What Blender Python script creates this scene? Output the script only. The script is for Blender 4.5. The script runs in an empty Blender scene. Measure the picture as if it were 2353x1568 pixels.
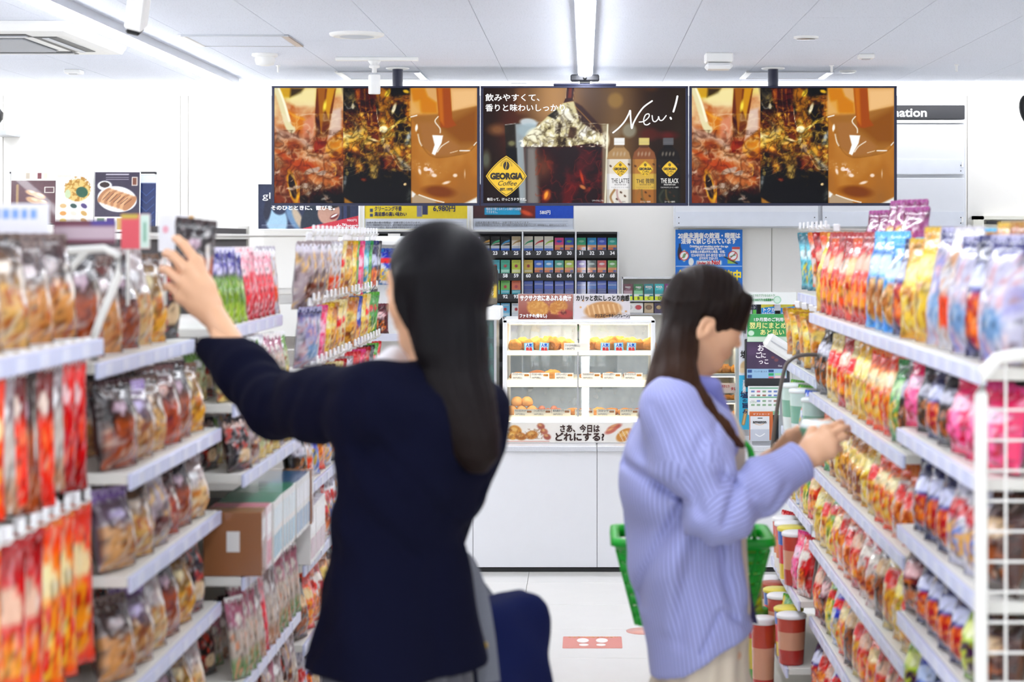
import bpy, math, random
import numpy as np
from mathutils import Vector, Matrix, Euler

# ---------------------------------------------------------------- camera, world, exposure
SC = bpy.context.scene
COL = SC.collection
F = 4270.0            # focal length in photograph pixels (2353 wide)
CX, CY = 1345.0, 550.0  # vanishing point of the aisle in the photograph
H = 1.60              # eye height
CEIL = 2.48
WALL_Y = 10.8
FRONT_Y = 8.93        # front of the counter

cam_d = bpy.data.cameras.new('camera')
cam = bpy.data.objects.new('camera', cam_d)
COL.objects.link(cam)
cam.location = (0, 0, H)
cam.rotation_euler = (math.pi / 2, 0, 0)
cam_d.sensor_width = 36.0
cam_d.lens = 36.0 * F / 2353.0
cam_d.shift_x = -(CX - 1176.5) / 2353.0
cam_d.shift_y = -(784.0 - CY) / 2353.0
cam_d.clip_end = 60
cam_d.dof.use_dof = True
cam_d.dof.focus_distance = 9.5
cam_d.dof.aperture_fstop = 4.2
SC.camera = cam

W = bpy.data.worlds.new('world')
SC.world = W
W.use_nodes = True
W.node_tree.nodes['Background'].inputs[0].default_value = (0.93, 0.96, 1.0, 1)
W.node_tree.nodes['Background'].inputs[1].default_value = 0.9
SC.view_settings.view_transform = 'Standard'
SC.view_settings.look = 'None'
SC.view_settings.gamma = 1.0
SC.view_settings.use_curve_mapping = False
SC.view_settings.exposure = 0.85
TUBE_POWER = 17.0
COVE_POWER = 7.0
SCREEN_POWER = 0.55
SHELF_LIGHT = 5.0


# ---------------------------------------------------------------- helpers
def at(px, py, Y):
    return Vector(((px - CX) / F * Y, Y, H - (py - CY) / F * Y))


def lin(c):
    if isinstance(c, str):
        c = [int(c[i:i + 2], 16) / 255 for i in (0, 2, 4)]
    return [x / 12.92 if x <= 0.04045 else ((x + 0.055) / 1.055) ** 2.4 for x in c[:3]]


def hx(c):
    return np.array([int(c[i:i + 2], 16) / 255 for i in (0, 2, 4)]) if isinstance(c, str) else np.array(c, float)


MATS = {}


def mat(name, col='ffffff', rough=0.5, metal=0.0, spec=0.5, var=0.04, scale=18.0, bump=0.0, emit=0.0, alpha=1.0,
        trans=0.0, coat=0.0, sss=0.0, sheen=0.0):
    if name in MATS:
        return MATS[name]
    m = bpy.data.materials.new(name)
    m.use_nodes = True
    nt = m.node_tree
    b = nt.nodes['Principled BSDF']
    c = lin(col)
    b.inputs['Roughness'].default_value = rough
    b.inputs['Metallic'].default_value = metal
    b.inputs['Specular IOR Level'].default_value = spec
    b.inputs['Coat Weight'].default_value = coat
    if sss:
        b.inputs['Subsurface Weight'].default_value = sss
        b.inputs['Subsurface Radius'].default_value = (0.01, 0.004, 0.002)
        b.inputs['Subsurface Scale'].default_value = 0.6
    if sheen:
        b.inputs['Sheen Weight'].default_value = sheen
    if alpha < 1:
        b.inputs['Alpha'].default_value = alpha
    if trans:
        b.inputs['Transmission Weight'].default_value = trans
    if emit:
        b.inputs['Emission Color'].default_value = (*c, 1)
        b.inputs['Emission Strength'].default_value = emit
    tc = nt.nodes.new('ShaderNodeTexCoord')
    nz = nt.nodes.new('ShaderNodeTexNoise')
    nz.inputs['Scale'].default_value = scale
    nz.inputs['Detail'].default_value = 3
    nt.links.new(tc.outputs['Object'], nz.inputs['Vector'])
    mr = nt.nodes.new('ShaderNodeMix')
    mr.data_type = 'RGBA'
    mr.inputs['A'].default_value = (*[x * (1 - var) for x in c], 1)
    mr.inputs['B'].default_value = (*[min(1, x * (1 + var)) for x in c], 1)
    nt.links.new(nz.outputs['Fac'], mr.inputs['Factor'])
    nt.links.new(mr.outputs['Result'], b.inputs['Base Color'])
    if bump:
        bp = nt.nodes.new('ShaderNodeBump')
        bp.inputs['Strength'].default_value = bump
        bp.inputs['Distance'].default_value = 0.004
        nt.links.new(nz.outputs['Fac'], bp.inputs['Height'])
        nt.links.new(bp.outputs['Normal'], b.inputs['Normal'])
    MATS[name] = m
    return m


def print_mat(name, rough=0.4, emit=0.0, coat=0.0, spec=0.5, bump=0.0, metal=0.0):
    """printed surface: colour from the painted colour attribute"""
    if name in MATS:
        return MATS[name]
    m = bpy.data.materials.new(name)
    m.use_nodes = True
    nt = m.node_tree
    b = nt.nodes['Principled BSDF']
    at_ = nt.nodes.new('ShaderNodeAttribute')
    at_.attribute_name = 'Col'
    b.inputs['Roughness'].default_value = rough
    b.inputs['Coat Weight'].default_value = coat
    b.inputs['Specular IOR Level'].default_value = spec
    b.inputs['Metallic'].default_value = metal
    if emit:
        b.inputs['Base Color'].default_value = (0.01, 0.01, 0.012, 1)
        b.inputs['Emission Strength'].default_value = emit
        nt.links.new(at_.outputs['Color'], b.inputs['Emission Color'])
    else:
        nt.links.new(at_.outputs['Color'], b.inputs['Base Color'])
    if bump:
        tc = nt.nodes.new('ShaderNodeTexCoord')
        nz = nt.nodes.new('ShaderNodeTexNoise')
        nz.inputs['Scale'].default_value = 45
        nt.links.new(tc.outputs['Object'], nz.inputs['Vector'])
        bp = nt.nodes.new('ShaderNodeBump')
        bp.inputs['Strength'].default_value = bump
        bp.inputs['Distance'].default_value = 0.006
        nt.links.new(nz.outputs['Fac'], bp.inputs['Height'])
        nt.links.new(bp.outputs['Normal'], b.inputs['Normal'])
    MATS[name] = m
    return m


def glass_mat(name, tint='e8f4f4', mixf=0.12, rough=0.02, ior=1.28):
    if name in MATS:
        return MATS[name]
    m = bpy.data.materials.new(name)
    m.use_nodes = True
    nt = m.node_tree
    nt.nodes.clear()
    out = nt.nodes.new('ShaderNodeOutputMaterial')
    tr = nt.nodes.new('ShaderNodeBsdfTransparent')
    tr.inputs[0].default_value = (*lin(tint), 1)
    gl = nt.nodes.new('ShaderNodeBsdfGlossy')
    gl.inputs['Roughness'].default_value = rough
    fr = nt.nodes.new('ShaderNodeFresnel')
    fr.inputs[0].default_value = ior
    mu = nt.nodes.new('ShaderNodeMath')
    mu.operation = 'MULTIPLY_ADD'
    mu.inputs[1].default_value = 1.0
    mu.inputs[2].default_value = mixf * 0.3
    mx = nt.nodes.new('ShaderNodeMixShader')
    nt.links.new(fr.outputs[0], mu.inputs[0])
    nt.links.new(mu.outputs[0], mx.inputs[0])
    nt.links.new(tr.outputs[0], mx.inputs[1])
    nt.links.new(gl.outputs[0], mx.inputs[2])
    nt.links.new(mx.outputs[0], out.inputs[0])
    MATS[name] = m
    return m


def link(o, parent=None):
    COL.objects.link(o)
    if parent is not None:
        o.parent = parent
    return o


def tag(o, label=None, cat=None, group=None, kind=None):
    if label:
        o['label'] = label
    if cat:
        o['category'] = cat
    if group:
        o['group'] = group
    if kind:
        o['kind'] = kind
    return o


def empty(name, loc, label=None, cat=None, group=None, rot=(0, 0, 0)):
    o = bpy.data.objects.new(name, None)
    o.empty_display_size = 0.05
    o.location = loc
    o.rotation_euler = rot
    COL.objects.link(o)
    return tag(o, label, cat, group)


class MB:
    """collects shapes; build() links them as one mesh object"""

    def __init__(s):
        s.v, s.f, s.m, s.c, s.sm = [], [], [], [], []

    def add(s, vs, fs, mi=0, col=None, smooth=False):
        n = len(s.v)
        s.v += [tuple(x) for x in vs]
        for f in fs:
            s.f.append([i + n for i in f])
            s.m.append(mi)
            s.c.append(col)
            s.sm.append(smooth)
        return s

    def box(s, lo, hi, mi=0, col=None, M=None, bev=0.0):
        x0, y0, z0 = lo
        x1, y1, z1 = hi
        if bev:
            b = bev
            pts, quads = [], []
            # chamfered box: 24 verts
            for sx in (0, 1):
                for sy in (0, 1):
                    for sz in (0, 1):
                        X, Y, Z = (x0, x1)[sx], (y0, y1)[sy], (z0, z1)[sz]
                        ix, iy, iz = X + (b if sx == 0 else -b), Y + (b if sy == 0 else -b), Z + (b if sz == 0 else -b)
                        pts += [(X, iy, iz), (ix, Y, iz), (ix, iy, Z)]
            idx = lambda sx, sy, sz, a: ((sx * 2 + sy) * 2 + sz) * 3 + a
            fs = []
            for a in range(3):
                for side in (0, 1):
                    q = []
                    for (p, r) in ((0, 0), (1, 0), (1, 1), (0, 1)):
                        k = [0, 0, 0]
                        k[a] = side
                        k[(a + 1) % 3] = p
                        k[(a + 2) % 3] = r
                        q.append(idx(*k, a))
                    fs.append(q if side else q[::-1])
            for a in range(3):
                o1, o2 = (a + 1) % 3, (a + 2) % 3
                for p in (0, 1):
                    for r in (0, 1):
                        k0, k1 = [0, 0, 0], [0, 0, 0]
                        k0[o1] = k1[o1] = p
                        k0[o2] = k1[o2] = r
                        k1[a] = 1
                        q = [idx(*k0, o1), idx(*k1, o1), idx(*k1, o2), idx(*k0, o2)]
                        fs.append(q if p != r else q[::-1])
            for sx in (0, 1):
                for sy in (0, 1):
                    for sz in (0, 1):
                        q = [idx(sx, sy, sz, 0), idx(sx, sy, sz, 1), idx(sx, sy, sz, 2)]
                        fs.append(q if (sx + sy + sz) % 2 else q[::-1])
            vs = pts
        else:
            vs = [(x0, y0, z0), (x1, y0, z0), (x1, y1, z0), (x0, y1, z0), (x0, y0, z1), (x1, y0, z1), (x1, y1, z1), (x0, y1, z1)]
            fs = [(0, 3, 2, 1), (4, 5, 6, 7), (0, 1, 5, 4), (1, 2, 6, 5), (2, 3, 7, 6), (3, 0, 4, 7)]
        if M is not None:
            vs = [M @ Vector(p) for p in vs]
        return s.add(vs, fs, mi, col)

    def tube(s, path, r, seg=10, mi=0, col=None, caps=True, smooth=True):
        path = [Vector(p) for p in path]
        rr = r if isinstance(r, (list, tuple)) else [r] * len(path)
        rings = []
        up = Vector((0, 0, 1))
        for i, p in enumerate(path):
            d = (path[min(i + 1, len(path) - 1)] - path[max(i - 1, 0)]).normalized()
            a = d.cross(up)
            if a.length < 0.05:
                a = d.cross(Vector((1, 0, 0)))
            a.normalize()
            b = d.cross(a).normalized()
            rings.append([p + (a * math.cos(t) + b * math.sin(t)) * rr[i] for t in [2 * math.pi * k / seg for k in range(seg)]])
        return s.loft(rings, mi, col, caps, smooth)

    def loft(s, rings, mi=0, col=None, caps=True, smooth=True):
        n = len(rings[0])
        vs = [p for r in rings for p in r]
        fs = []
        for i in range(len(rings) - 1):
            for k in range(n):
                fs.append((i * n + k, i * n + (k + 1) % n, (i + 1) * n + (k + 1) % n, (i + 1) * n + k))
        s.add(vs, fs, mi, col, smooth)
        if caps:
            s.add(rings[0], [list(range(n))[::-1]], mi, col)
            s.add(rings[-1], [list(range(n))], mi, col)
        return s

    def lathe(s, prof, c=(0, 0, 0), seg=20, mi=0, col=None, smooth=True, caps=True):
        rings = [[(c[0] + r * math.cos(2 * math.pi * k / seg), c[1] + r * math.sin(2 * math.pi * k / seg), c[2] + z) for k in range(seg)] for r, z in prof]
        return s.loft(rings, mi, col, caps, smooth)

    def prism(s, poly, y0, y1, mi=0, col=None):
        """polygon in the XZ plane, from y0 to y1"""
        n = len(poly)
        vs = [(x, y0, z) for x, z in poly] + [(x, y1, z) for x, z in poly]
        fs = [list(range(n)), list(range(2 * n - 1, n - 1, -1))]
        fs += [(i, i + n, (i + 1) % n + n, (i + 1) % n) for i in range(n)]
        return s.add(vs, fs, mi, col)

    def mesh(s, name, mats):
        me = bpy.data.meshes.new(name)
        me.from_pydata(s.v, [], s.f)
        for m in (mats if isinstance(mats, (list, tuple)) else [mats]):
            me.materials.append(m)
        me.polygons.foreach_set('material_index', s.m)
        me.polygons.foreach_set('use_smooth', s.sm)
        if any(c is not None for c in s.c):
            ca = me.color_attributes.new('Col', 'FLOAT_COLOR', 'CORNER')
            out = []
            cache = {}
            for f, c in zip(s.f, s.c):
                k = c if isinstance(c, str) else tuple(c) if c is not None else 'ffffff'
                if k not in cache:
                    cache[k] = [*lin(k), 1.0]
                out += cache[k] * len(f)
            ca.data.foreach_set('color', out)
        me.update()
        return me

    def build(s, name, mats, parent=None, loc=None, rot=None):
        o = bpy.data.objects.new(name, s.mesh(name, mats))
        link(o, parent)
        if loc is not None:
            o.location = loc
        if rot is not None:
            o.rotation_euler = rot
        return o


def rboxpoly(w, h, r, n=4):
    """rounded rectangle polygon centred on 0,0"""
    pts = []
    for cx, cy, a0 in ((w / 2 - r, h / 2 - r, 0), (-w / 2 + r, h / 2 - r, 90), (-w / 2 + r, -h / 2 + r, 180), (w / 2 - r, -h / 2 + r, 270)):
        for k in range(n + 1):
            a = math.radians(a0 + 90 * k / n)
            pts.append((cx + r * math.cos(a), cy + r * math.sin(a)))
    return pts


FIT = []


def text(s, p, h, m, parent=None, w=None, align='LEFT', bold=0.0, rot=None, name='lettering', lead=1.0, shear=0.0, vert=False):
    """flat lettering facing the aisle (-Y); p = baseline start in the parent's space; h = letter height; w = wanted width"""
    if vert:
        s = '\n'.join(s)
    cu = bpy.data.curves.new(name, 'FONT')
    cu.body = s
    cjk = any(ord(ch) > 0x2e80 for ch in s)
    cu.size = h / (0.86 if cjk else 0.72)
    cu.align_x = align
    cu.offset = 0 if cjk else min(bold, .1 * h)
    cu.extrude = 0.0003
    cu.resolution_u = 3
    cu.space_line = lead
    cu.shear = shear
    cu.materials.append(m)
    o = bpy.data.objects.new(name, cu)
    link(o, parent)
    if cjk and bold > 0:
        o['heavy'] = min(bold, .06 * h)
    o.location = p
    o.rotation_euler = rot if rot is not None else (math.pi / 2, 0, 0)
    if w:
        FIT.append((o, w))
    return o


# ---------------------------------------------------------------- painted canvases (printed pictures, screens)
def fbm(X, Y, scale, seed=0, oct=4, warp=0.0):
    rs = np.random.RandomState(seed)
    out = np.zeros_like(X)
    amp, tot = 1.0, 0
    if warp:
        wx = fbm(X, Y, scale * 1.3, seed + 11, 2)
        wy = fbm(X, Y, scale * 1.3, seed + 12, 2)
        X, Y = X + (wx - .5) * warp, Y + (wy - .5) * warp
    for o in range(oct):
        g = rs.rand(64, 64)
        x, y = X / scale * 2 ** o + 7.3, Y / scale * 2 ** o + 3.1
        xi, yi = np.floor(x).astype(int), np.floor(y).astype(int)
        fx, fy = x - xi, y - yi
        fx, fy = fx * fx * (3 - 2 * fx), fy * fy * (3 - 2 * fy)
        a, b = g[yi % 64, xi % 64], g[yi % 64, (xi + 1) % 64]
        c, d = g[(yi + 1) % 64, xi % 64], g[(yi + 1) % 64, (xi + 1) % 64]
        out += amp * ((a * (1 - fx) + b * fx) * (1 - fy) + (c * (1 - fx) + d * fx) * fy)
        tot += amp
        amp *= 0.5
    return out / tot


class Canvas:
    """a picture painted cell by cell, x0..x1 / y0..y1 in its own drawing units, y down"""

    def __init__(s, x0, y0, x1, y1, nx, ny, base='ffffff'):
        s.b = (x0, y0, x1, y1)
        s.nx, s.ny = nx, ny
        s.X, s.Y = np.meshgrid(np.linspace(x0, x1, nx), np.linspace(y0, y1, ny))
        s.rgb = np.zeros((ny, nx, 3)) + hx(base)
        s.u = (x1 - x0) / nx

    def mix(s, a, col):
        a = np.clip(a, 0, 1)[..., None]
        c = col if isinstance(col, np.ndarray) and col.ndim == 3 else hx(col)
        s.rgb = s.rgb * (1 - a) + c * a
        return s

    def rect(s, x0, y0, x1, y1, col, soft=None, a=1.0):
        k = soft or s.u
        m = np.clip((s.X - x0) / k + .5, 0, 1) * np.clip((x1 - s.X) / k + .5, 0, 1) * np.clip((s.Y - y0) / k + .5, 0, 1) * np.clip((y1 - s.Y) / k + .5, 0, 1)
        return s.mix(m * a, col)

    def ell(s, cx, cy, rx, ry, col, ang=0, soft=None, a=1.0, ring=None):
        k = soft or s.u
        t = math.radians(ang)
        x, y = s.X - cx, s.Y - cy
        x, y = x * math.cos(t) + y * math.sin(t), -x * math.sin(t) + y * math.cos(t)
        d = (np.sqrt((x / rx) ** 2 + (y / ry) ** 2) - 1) * min(rx, ry)
        if ring:
            d = np.abs(d) - ring
        return s.mix(np.clip(.5 - d / k, 0, 1) * a, col)

    def poly(s, pts, col, soft=None, a=1.0):
        k = soft or s.u
        d = np.full(s.X.shape, 1e9)
        ins = np.zeros(s.X.shape, bool)
        n = len(pts)
        for i in range(n):
            (x0, y0), (x1, y1) = pts[i], pts[(i + 1) % n]
            ex, ey = x1 - x0, y1 - y0
            wx, wy = s.X - x0, s.Y - y0
            t = np.clip((wx * ex + wy * ey) / (ex * ex + ey * ey + 1e-12), 0, 1)
            d = np.minimum(d, (wx - ex * t) ** 2 + (wy - ey * t) ** 2)
            if y0 != y1:
                ins ^= ((s.Y < y0) != (s.Y < y1)) & (s.X < x0 + (s.Y - y0) / (y1 - y0) * ex)
        d = np.sqrt(d) * np.where(ins, -1, 1)
        return s.mix(np.clip(.5 - d / k, 0, 1) * a, col)

    def line(s, pts, w, col, soft=None, a=1.0, smooth=True):
        k = soft or s.u
        if smooth and len(pts) > 2:
            pts = catmull(pts, 6)
        ws = w if isinstance(w, (list, tuple)) else [w, w]
        d = np.full(s.X.shape, 1e9)
        n = len(pts) - 1
        for i in range(n):
            (x0, y0), (x1, y1) = pts[i], pts[i + 1]
            ex, ey = x1 - x0, y1 - y0
            wx, wy = s.X - x0, s.Y - y0
            t = np.clip((wx * ex + wy * ey) / (ex * ex + ey * ey + 1e-12), 0, 1)
            ww = ws[0] + (ws[-1] - ws[0]) * (i + t) / n
            d = np.minimum(d, np.sqrt((wx - ex * t) ** 2 + (wy - ey * t) ** 2) - ww / 2)
        return s.mix(np.clip(.5 - d / k, 0, 1) * a, col)

    def vgrad(s, stops):
        t = (s.Y - s.b[1]) / (s.b[3] - s.b[1])
        xs = [a for a, _ in stops]
        cs = np.array([hx(c) for _, c in stops])
        s.rgb = np.stack([np.interp(t, xs, cs[:, k]) for k in range(3)], -1)
        return s

    def ramp(s, f, stops):
        xs = [a for a, _ in stops]
        cs = np.array([hx(c) for _, c in stops])
        return np.stack([np.interp(f, xs, cs[:, k]) for k in range(3)], -1)

    def noise(s, scale, seed=0, oct=4, warp=0.0, sx=1.0, sy=1.0):
        return fbm(s.X * sx, s.Y * sy, scale, seed, oct, warp)

    def fuzz(s, amt, scale=4, seed=0):
        s.rgb = np.clip(s.rgb + (s.noise(scale, seed)[..., None] - .5) * amt, 0, 1)
        return s

    def curve(s, con=1.25, sat=1.2, lift=-.03):
        g = s.rgb.mean(-1, keepdims=True)
        s.rgb = np.clip((g + (s.rgb - g) * sat - .5) * con + .5 + lift, 0, 1)
        return s

    def ridges(s, scale, seed, warp, p=10):
        n = s.noise(scale, seed, 3, warp)
        return np.clip(1 - np.abs(2 * n - 1) * 1.6, 0, 1) ** p

    def mesh(s, name, w, h, m):
        """w x h metres, centred on x, bottom at z=0, facing -Y"""
        nx, ny = s.nx, s.ny
        xs = np.linspace(-w / 2, w / 2, nx)
        zs = np.linspace(h, 0, ny)
        XX, ZZ = np.meshgrid(xs, zs)
        co = np.stack([XX, np.zeros_like(XX), ZZ], -1).reshape(-1, 3)
        i = np.arange(ny * nx).reshape(ny, nx)
        q = np.stack([i[1:, :-1], i[1:, 1:], i[:-1, 1:], i[:-1, :-1]], -1).reshape(-1, 4)
        me = np_mesh(name, co, q, m)
        ca = me.color_attributes.new('Col', 'FLOAT_COLOR', 'POINT')
        c = np.clip(s.rgb, 0, 1).reshape(-1, 3)
        c = np.where(c <= .04045, c / 12.92, ((c + .055) / 1.055) ** 2.4)
        ca.data.foreach_set('color', np.concatenate([c, np.ones((len(c), 1))], 1).ravel().astype(np.float32))
        return me


def catmull(pts, n=6):
    P = [pts[0], *pts, pts[-1]]
    out = []
    for i in range(1, len(P) - 2):
        p0, p1, p2, p3 = [np.array(q, float) for q in P[i - 1:i + 3]]
        for k in range(n):
            t = k / n
            out.append(tuple(.5 * ((2 * p1) + (-p0 + p2) * t + (2 * p0 - 5 * p1 + 4 * p2 - p3) * t * t + (-p0 + 3 * p1 - 3 * p2 + p3) * t ** 3)))
    out.append(tuple(pts[-1]))
    return out


def np_mesh(name, co, faces, m=None, smooth=False):
    me = bpy.data.meshes.new(name)
    n, k = faces.shape
    me.vertices.add(len(co))
    me.vertices.foreach_set('co', np.asarray(co, np.float32).ravel())
    me.loops.add(n * k)
    me.loops.foreach_set('vertex_index', faces.astype(np.int32).ravel())
    me.polygons.add(n)
    me.polygons.foreach_set('loop_start', np.arange(0, n * k, k, dtype=np.int32))
    me.update(calc_edges=True)
    me.polygons.foreach_set('use_smooth', np.full(n, smooth))
    if m is not None:
        for x in (m if isinstance(m, (list, tuple)) else [m]):
            me.materials.append(x)
    return me


def obj(name, me, parent=None, loc=None, rot=None):
    o = bpy.data.objects.new(name, me)
    link(o, parent)
    if loc is not None:
        o.location = loc
    if rot is not None:
        o.rotation_euler = rot
    return o


def copy_tree(o, parent=None):
    c = o.copy()
    COL.objects.link(c)
    c.parent = parent
    for ch in list(o.children):
        copy_tree(ch, c)
    return c


ORD = ['first', 'second', 'third', 'fourth', 'fifth', 'sixth', 'seventh', 'eighth', 'ninth', 'tenth', 'eleventh', 'twelfth', 'thirteenth',
       'fourteenth', 'fifteenth', 'sixteenth', 'seventeenth', 'eighteenth', 'nineteenth', 'twentieth', 'twenty-first', 'twenty-second', 'twenty-third',
       'twenty-fourth', 'twenty-fifth', 'twenty-sixth', 'twenty-seventh', 'twenty-eighth', 'twenty-ninth', 'thirtieth']


def numw(n):
    o = 'zero one two three four five six seven eight nine ten eleven twelve thirteen fourteen fifteen sixteen seventeen eighteen nineteen'.split()
    t = 'x x twenty thirty forty fifty sixty seventy eighty ninety'.split()
    if n < 20:
        return o[n]
    if n < 100:
        return t[n // 10] + ('-' + o[n % 10] if n % 10 else '')
    return o[n // 100] + '-hundred' + ('-' + numw(n % 100) if n % 100 else '')
# ---------------------------------------------------------------- room shell
M_WALL = mat('wall_paint', 'f5f3ee', rough=0.55, var=0.015, scale=3)
M_WHITE = mat('white_enamel', 'f2f3f4', rough=0.35, var=0.015)
M_WHITE2 = mat('white_plastic', 'f4f4f2', rough=0.4, var=0.015)
M_GREY = mat('grey_metal', 'c3c6cc', rough=0.35, metal=0.2, var=0.03)
M_SILVER = mat('brushed_silver', 'c8cbd0', rough=0.3, metal=0.8, var=0.03)
M_BLACK = mat('black_plastic', '101114', rough=0.4, var=0.1)
M_NAVYB = mat('dark_bezel', '14193a', rough=0.35, var=0.05)
M_DARK = mat('charcoal', '2b2c31', rough=0.5)
M_LAMP = mat('lamp_diffuser', 'f6f9ff', emit=TUBE_POWER, var=0)
M_COVE = mat('cove_diffuser', 'fdfdff', emit=COVE_POWER, var=0)
M_CARD = mat('white_card', 'f7f6f2', rough=0.6, var=0.01)
M_CREAM = mat('cream_panel', 'e9e6dc', rough=0.5, var=0.02)


def ceiling_mat():
    m = mat('ceiling_board', 'dfe3ea', rough=0.85, var=0.01)
    nt = m.node_tree
    b = nt.nodes['Principled BSDF']
    tc = nt.nodes.new('ShaderNodeTexCoord')
    vz = nt.nodes.new('ShaderNodeTexNoise')
    vz.inputs['Scale'].default_value = 170
    vz.inputs['Detail'].default_value = 1
    cr = nt.nodes.new('ShaderNodeValToRGB')
    cr.color_ramp.elements[0].position = 0.30
    cr.color_ramp.elements[1].position = 0.36
    cr.color_ramp.elements[0].color = (*lin('bfc3cc'), 1)
    cr.color_ramp.elements[1].color = (*lin('e9eefa'), 1)
    nt.links.new(tc.outputs['Object'], vz.inputs['Vector'])
    nt.links.new(vz.outputs['Fac'], cr.inputs['Fac'])
    nt.links.new(cr.outputs['Color'], b.inputs['Base Color'])
    return m


def floor_mat():
    m = mat('floor_tile_gloss', 'e4e2dd', rough=0.13, var=0.03, scale=9)
    nz = [n for n in m.node_tree.nodes if n.type == 'TEX_NOISE'][0]
    nz.inputs['Detail'].default_value = 6
    return m


M_CEIL = ceiling_mat()
M_FLOOR = floor_mat()
M_JOINT = mat('floor_joint', 'a9a6a0', rough=0.7)
M_CJOINT = mat('ceiling_joint', 'a4a8b2', rough=0.9)

# floor: slab with tiles laid on it
f = MB().box((-4.2, -2.0, -0.06), (4.2, WALL_Y + .1, -0.004)).build('floor', M_JOINT)
tag(f, 'glossy pale tiled shop floor', kind='structure')
T = 0.52
tile_me = MB().box((-T / 2 + .0012, -T / 2 + .0012, -0.004), (T / 2 - .0012, T / 2 - .0012, 0), bev=.0008).mesh('floor_tile', M_FLOOR)
for i in range(-3, 4):
    for j in range(12, 22):
        obj('tile', tile_me, f, (-.27 + T / 2 + i * T, 7.09 - T * 4 + T / 2 + (j - 12) * T, 0))
fl = MB()
fl.box((-4.2, -2.0, -.004), (4.2, 7.09 - T * 4, 0))
fl.box((-4.2, 7.09 - T * 4, -.004), (-.27 - 3 * T, WALL_Y, 0))
fl.box((-.27 + 4 * T, 7.09 - T * 4, -.004), (4.2, WALL_Y, 0))
fl.build('floor_surface', M_FLOOR, f)

# ceiling: slab with acoustic boards under it
c = MB().box((-4.2, -2.0, CEIL + .002), (4.2, WALL_Y + .1, CEIL + .06)).build('ceiling', M_CJOINT)
tag(c, 'pale acoustic board ceiling', kind='structure')
A, B = 0.43, 0.86
cb = MB().box((-A / 2 + .0012, -B / 2 + .0012, 0), (A / 2 - .0012, B / 2 - .0012, .003)).mesh('ceiling_board', M_CEIL)
for i in range(-9, 7):
    for j in range(6):
        obj('board', cb, c, ((i + .5) * A, WALL_Y - B / 2 - j * B, CEIL - .001))
cl = MB()
cl.box((-4.2, -2.0, CEIL - .001), (4.2, WALL_Y - 6 * B, CEIL + .002))
cl.box((-4.2, WALL_Y - 6 * B, CEIL - .001), (-9 * A, WALL_Y, CEIL + .002))
cl.box((7 * A, WALL_Y - 6 * B, CEIL - .001), (4.2, WALL_Y, CEIL + .002))
cl.build('ceiling_surface', M_CEIL, c)

# back wall with its panels
wb = MB().box((-4.2, WALL_Y, 0), (4.2, WALL_Y + .1, CEIL)).build('wall_back', mat('wall_joint', 'cfccc6', rough=.7))
tag(wb, 'white panelled back wall behind the counter', kind='structure')
xs = [-4.2, (8 - CX) / F * WALL_Y, (415 - CX) / F * WALL_Y, (433 - CX) / F * WALL_Y, (1052 - CX) / F * WALL_Y, (1560 - CX) / F * WALL_Y, (1773 - CX) / F * WALL_Y,
      (2222 - CX) / F * WALL_Y, 4.2]
for a, b in zip(xs, xs[1:]):
    MB().box((a + .002, WALL_Y - .008, 0.002), (b - .002, WALL_Y, CEIL - .002), bev=.002).build('panel', M_WALL, wb)
for nm, x0, x1 in (('wall_left', -4.3, -4.2), ('wall_right', 4.2, 4.3)):
    w = MB().box((x0, -2.0, 0), (x1, WALL_Y + .1, CEIL)).build(nm, M_WALL)
    tag(w, 'plain white side wall of the shop', kind='structure')

# narrow metal trim where wall and ceiling meet
t = MB().box((-4.2, WALL_Y - .05, CEIL - .022), (4.2, WALL_Y - .008, CEIL - .002)).build('trim_1', M_GREY)
tag(t, 'grey trim along the top of the back wall', kind='structure')

# long wall-washing light along the top of the back wall
for k, (a, b, n) in enumerate(((-4.1, 4.1, 'passing behind the screens'),)):
    e = empty('wall_light', ((a + b) / 2, WALL_Y - .30, CEIL - .03), 'long white strip light along the top of the back wall, ' + n, 'light')
    L = (b - a) / 2
    MB().box((-L, -.02, .0), (L, .04, .03)).build('housing', M_WHITE2, e)
    MB().box((-L, -.03, -.035), (L, .03, .0), bev=.006).build('diffuser', M_COVE, e)

# door at the far right of the back wall
dx0 = (2232 - CX) / F * WALL_Y
d = empty('door_1', (dx0, WALL_Y - .01, 0))
d['kind'] = 'structure'
d['label'] = 'cream service door in the back wall behind snack shelves'
zt = 1.6 + (550 - 497) / F * WALL_Y
M_DOOR = mat('door_cream', 'eceade', rough=.45, var=.01)
MB().box((0, -.05, 0), (.06, 0, zt)).box((0, -.05, zt - .02), (1.2, 0, zt)).build('door_frame', M_DOOR, d)
MB().box((.065, -.03, 0), (1.1, -.005, zt - .045), bev=.003).build('door_leaf', M_DOOR, d)
MB().box((.08, -.05, zt - .045), (.16, -.03, zt - .028)).build('door_closer', M_DARK, d)
MB().lathe([(.012, 0), (.012, .02)], (.055, -.055, zt - .14), 10).build('hinge', M_WHITE2, d)

# ---------------------------------------------------------------- ceiling fittings
def strip(x, y0, y1, label):
    e = empty('strip_light', (x, (y0 + y1) / 2, CEIL - .001), label, 'light')
    L = (y1 - y0) / 2
    MB().box((-.038, -L, -.036), (.038, L, 0)).build('housing', M_GREY, e)
    MB().box((-.034, -L + .002, -.05), (.034, L - .002, -.036), bev=.006).build('diffuser', M_LAMP, e)
    return e


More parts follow.
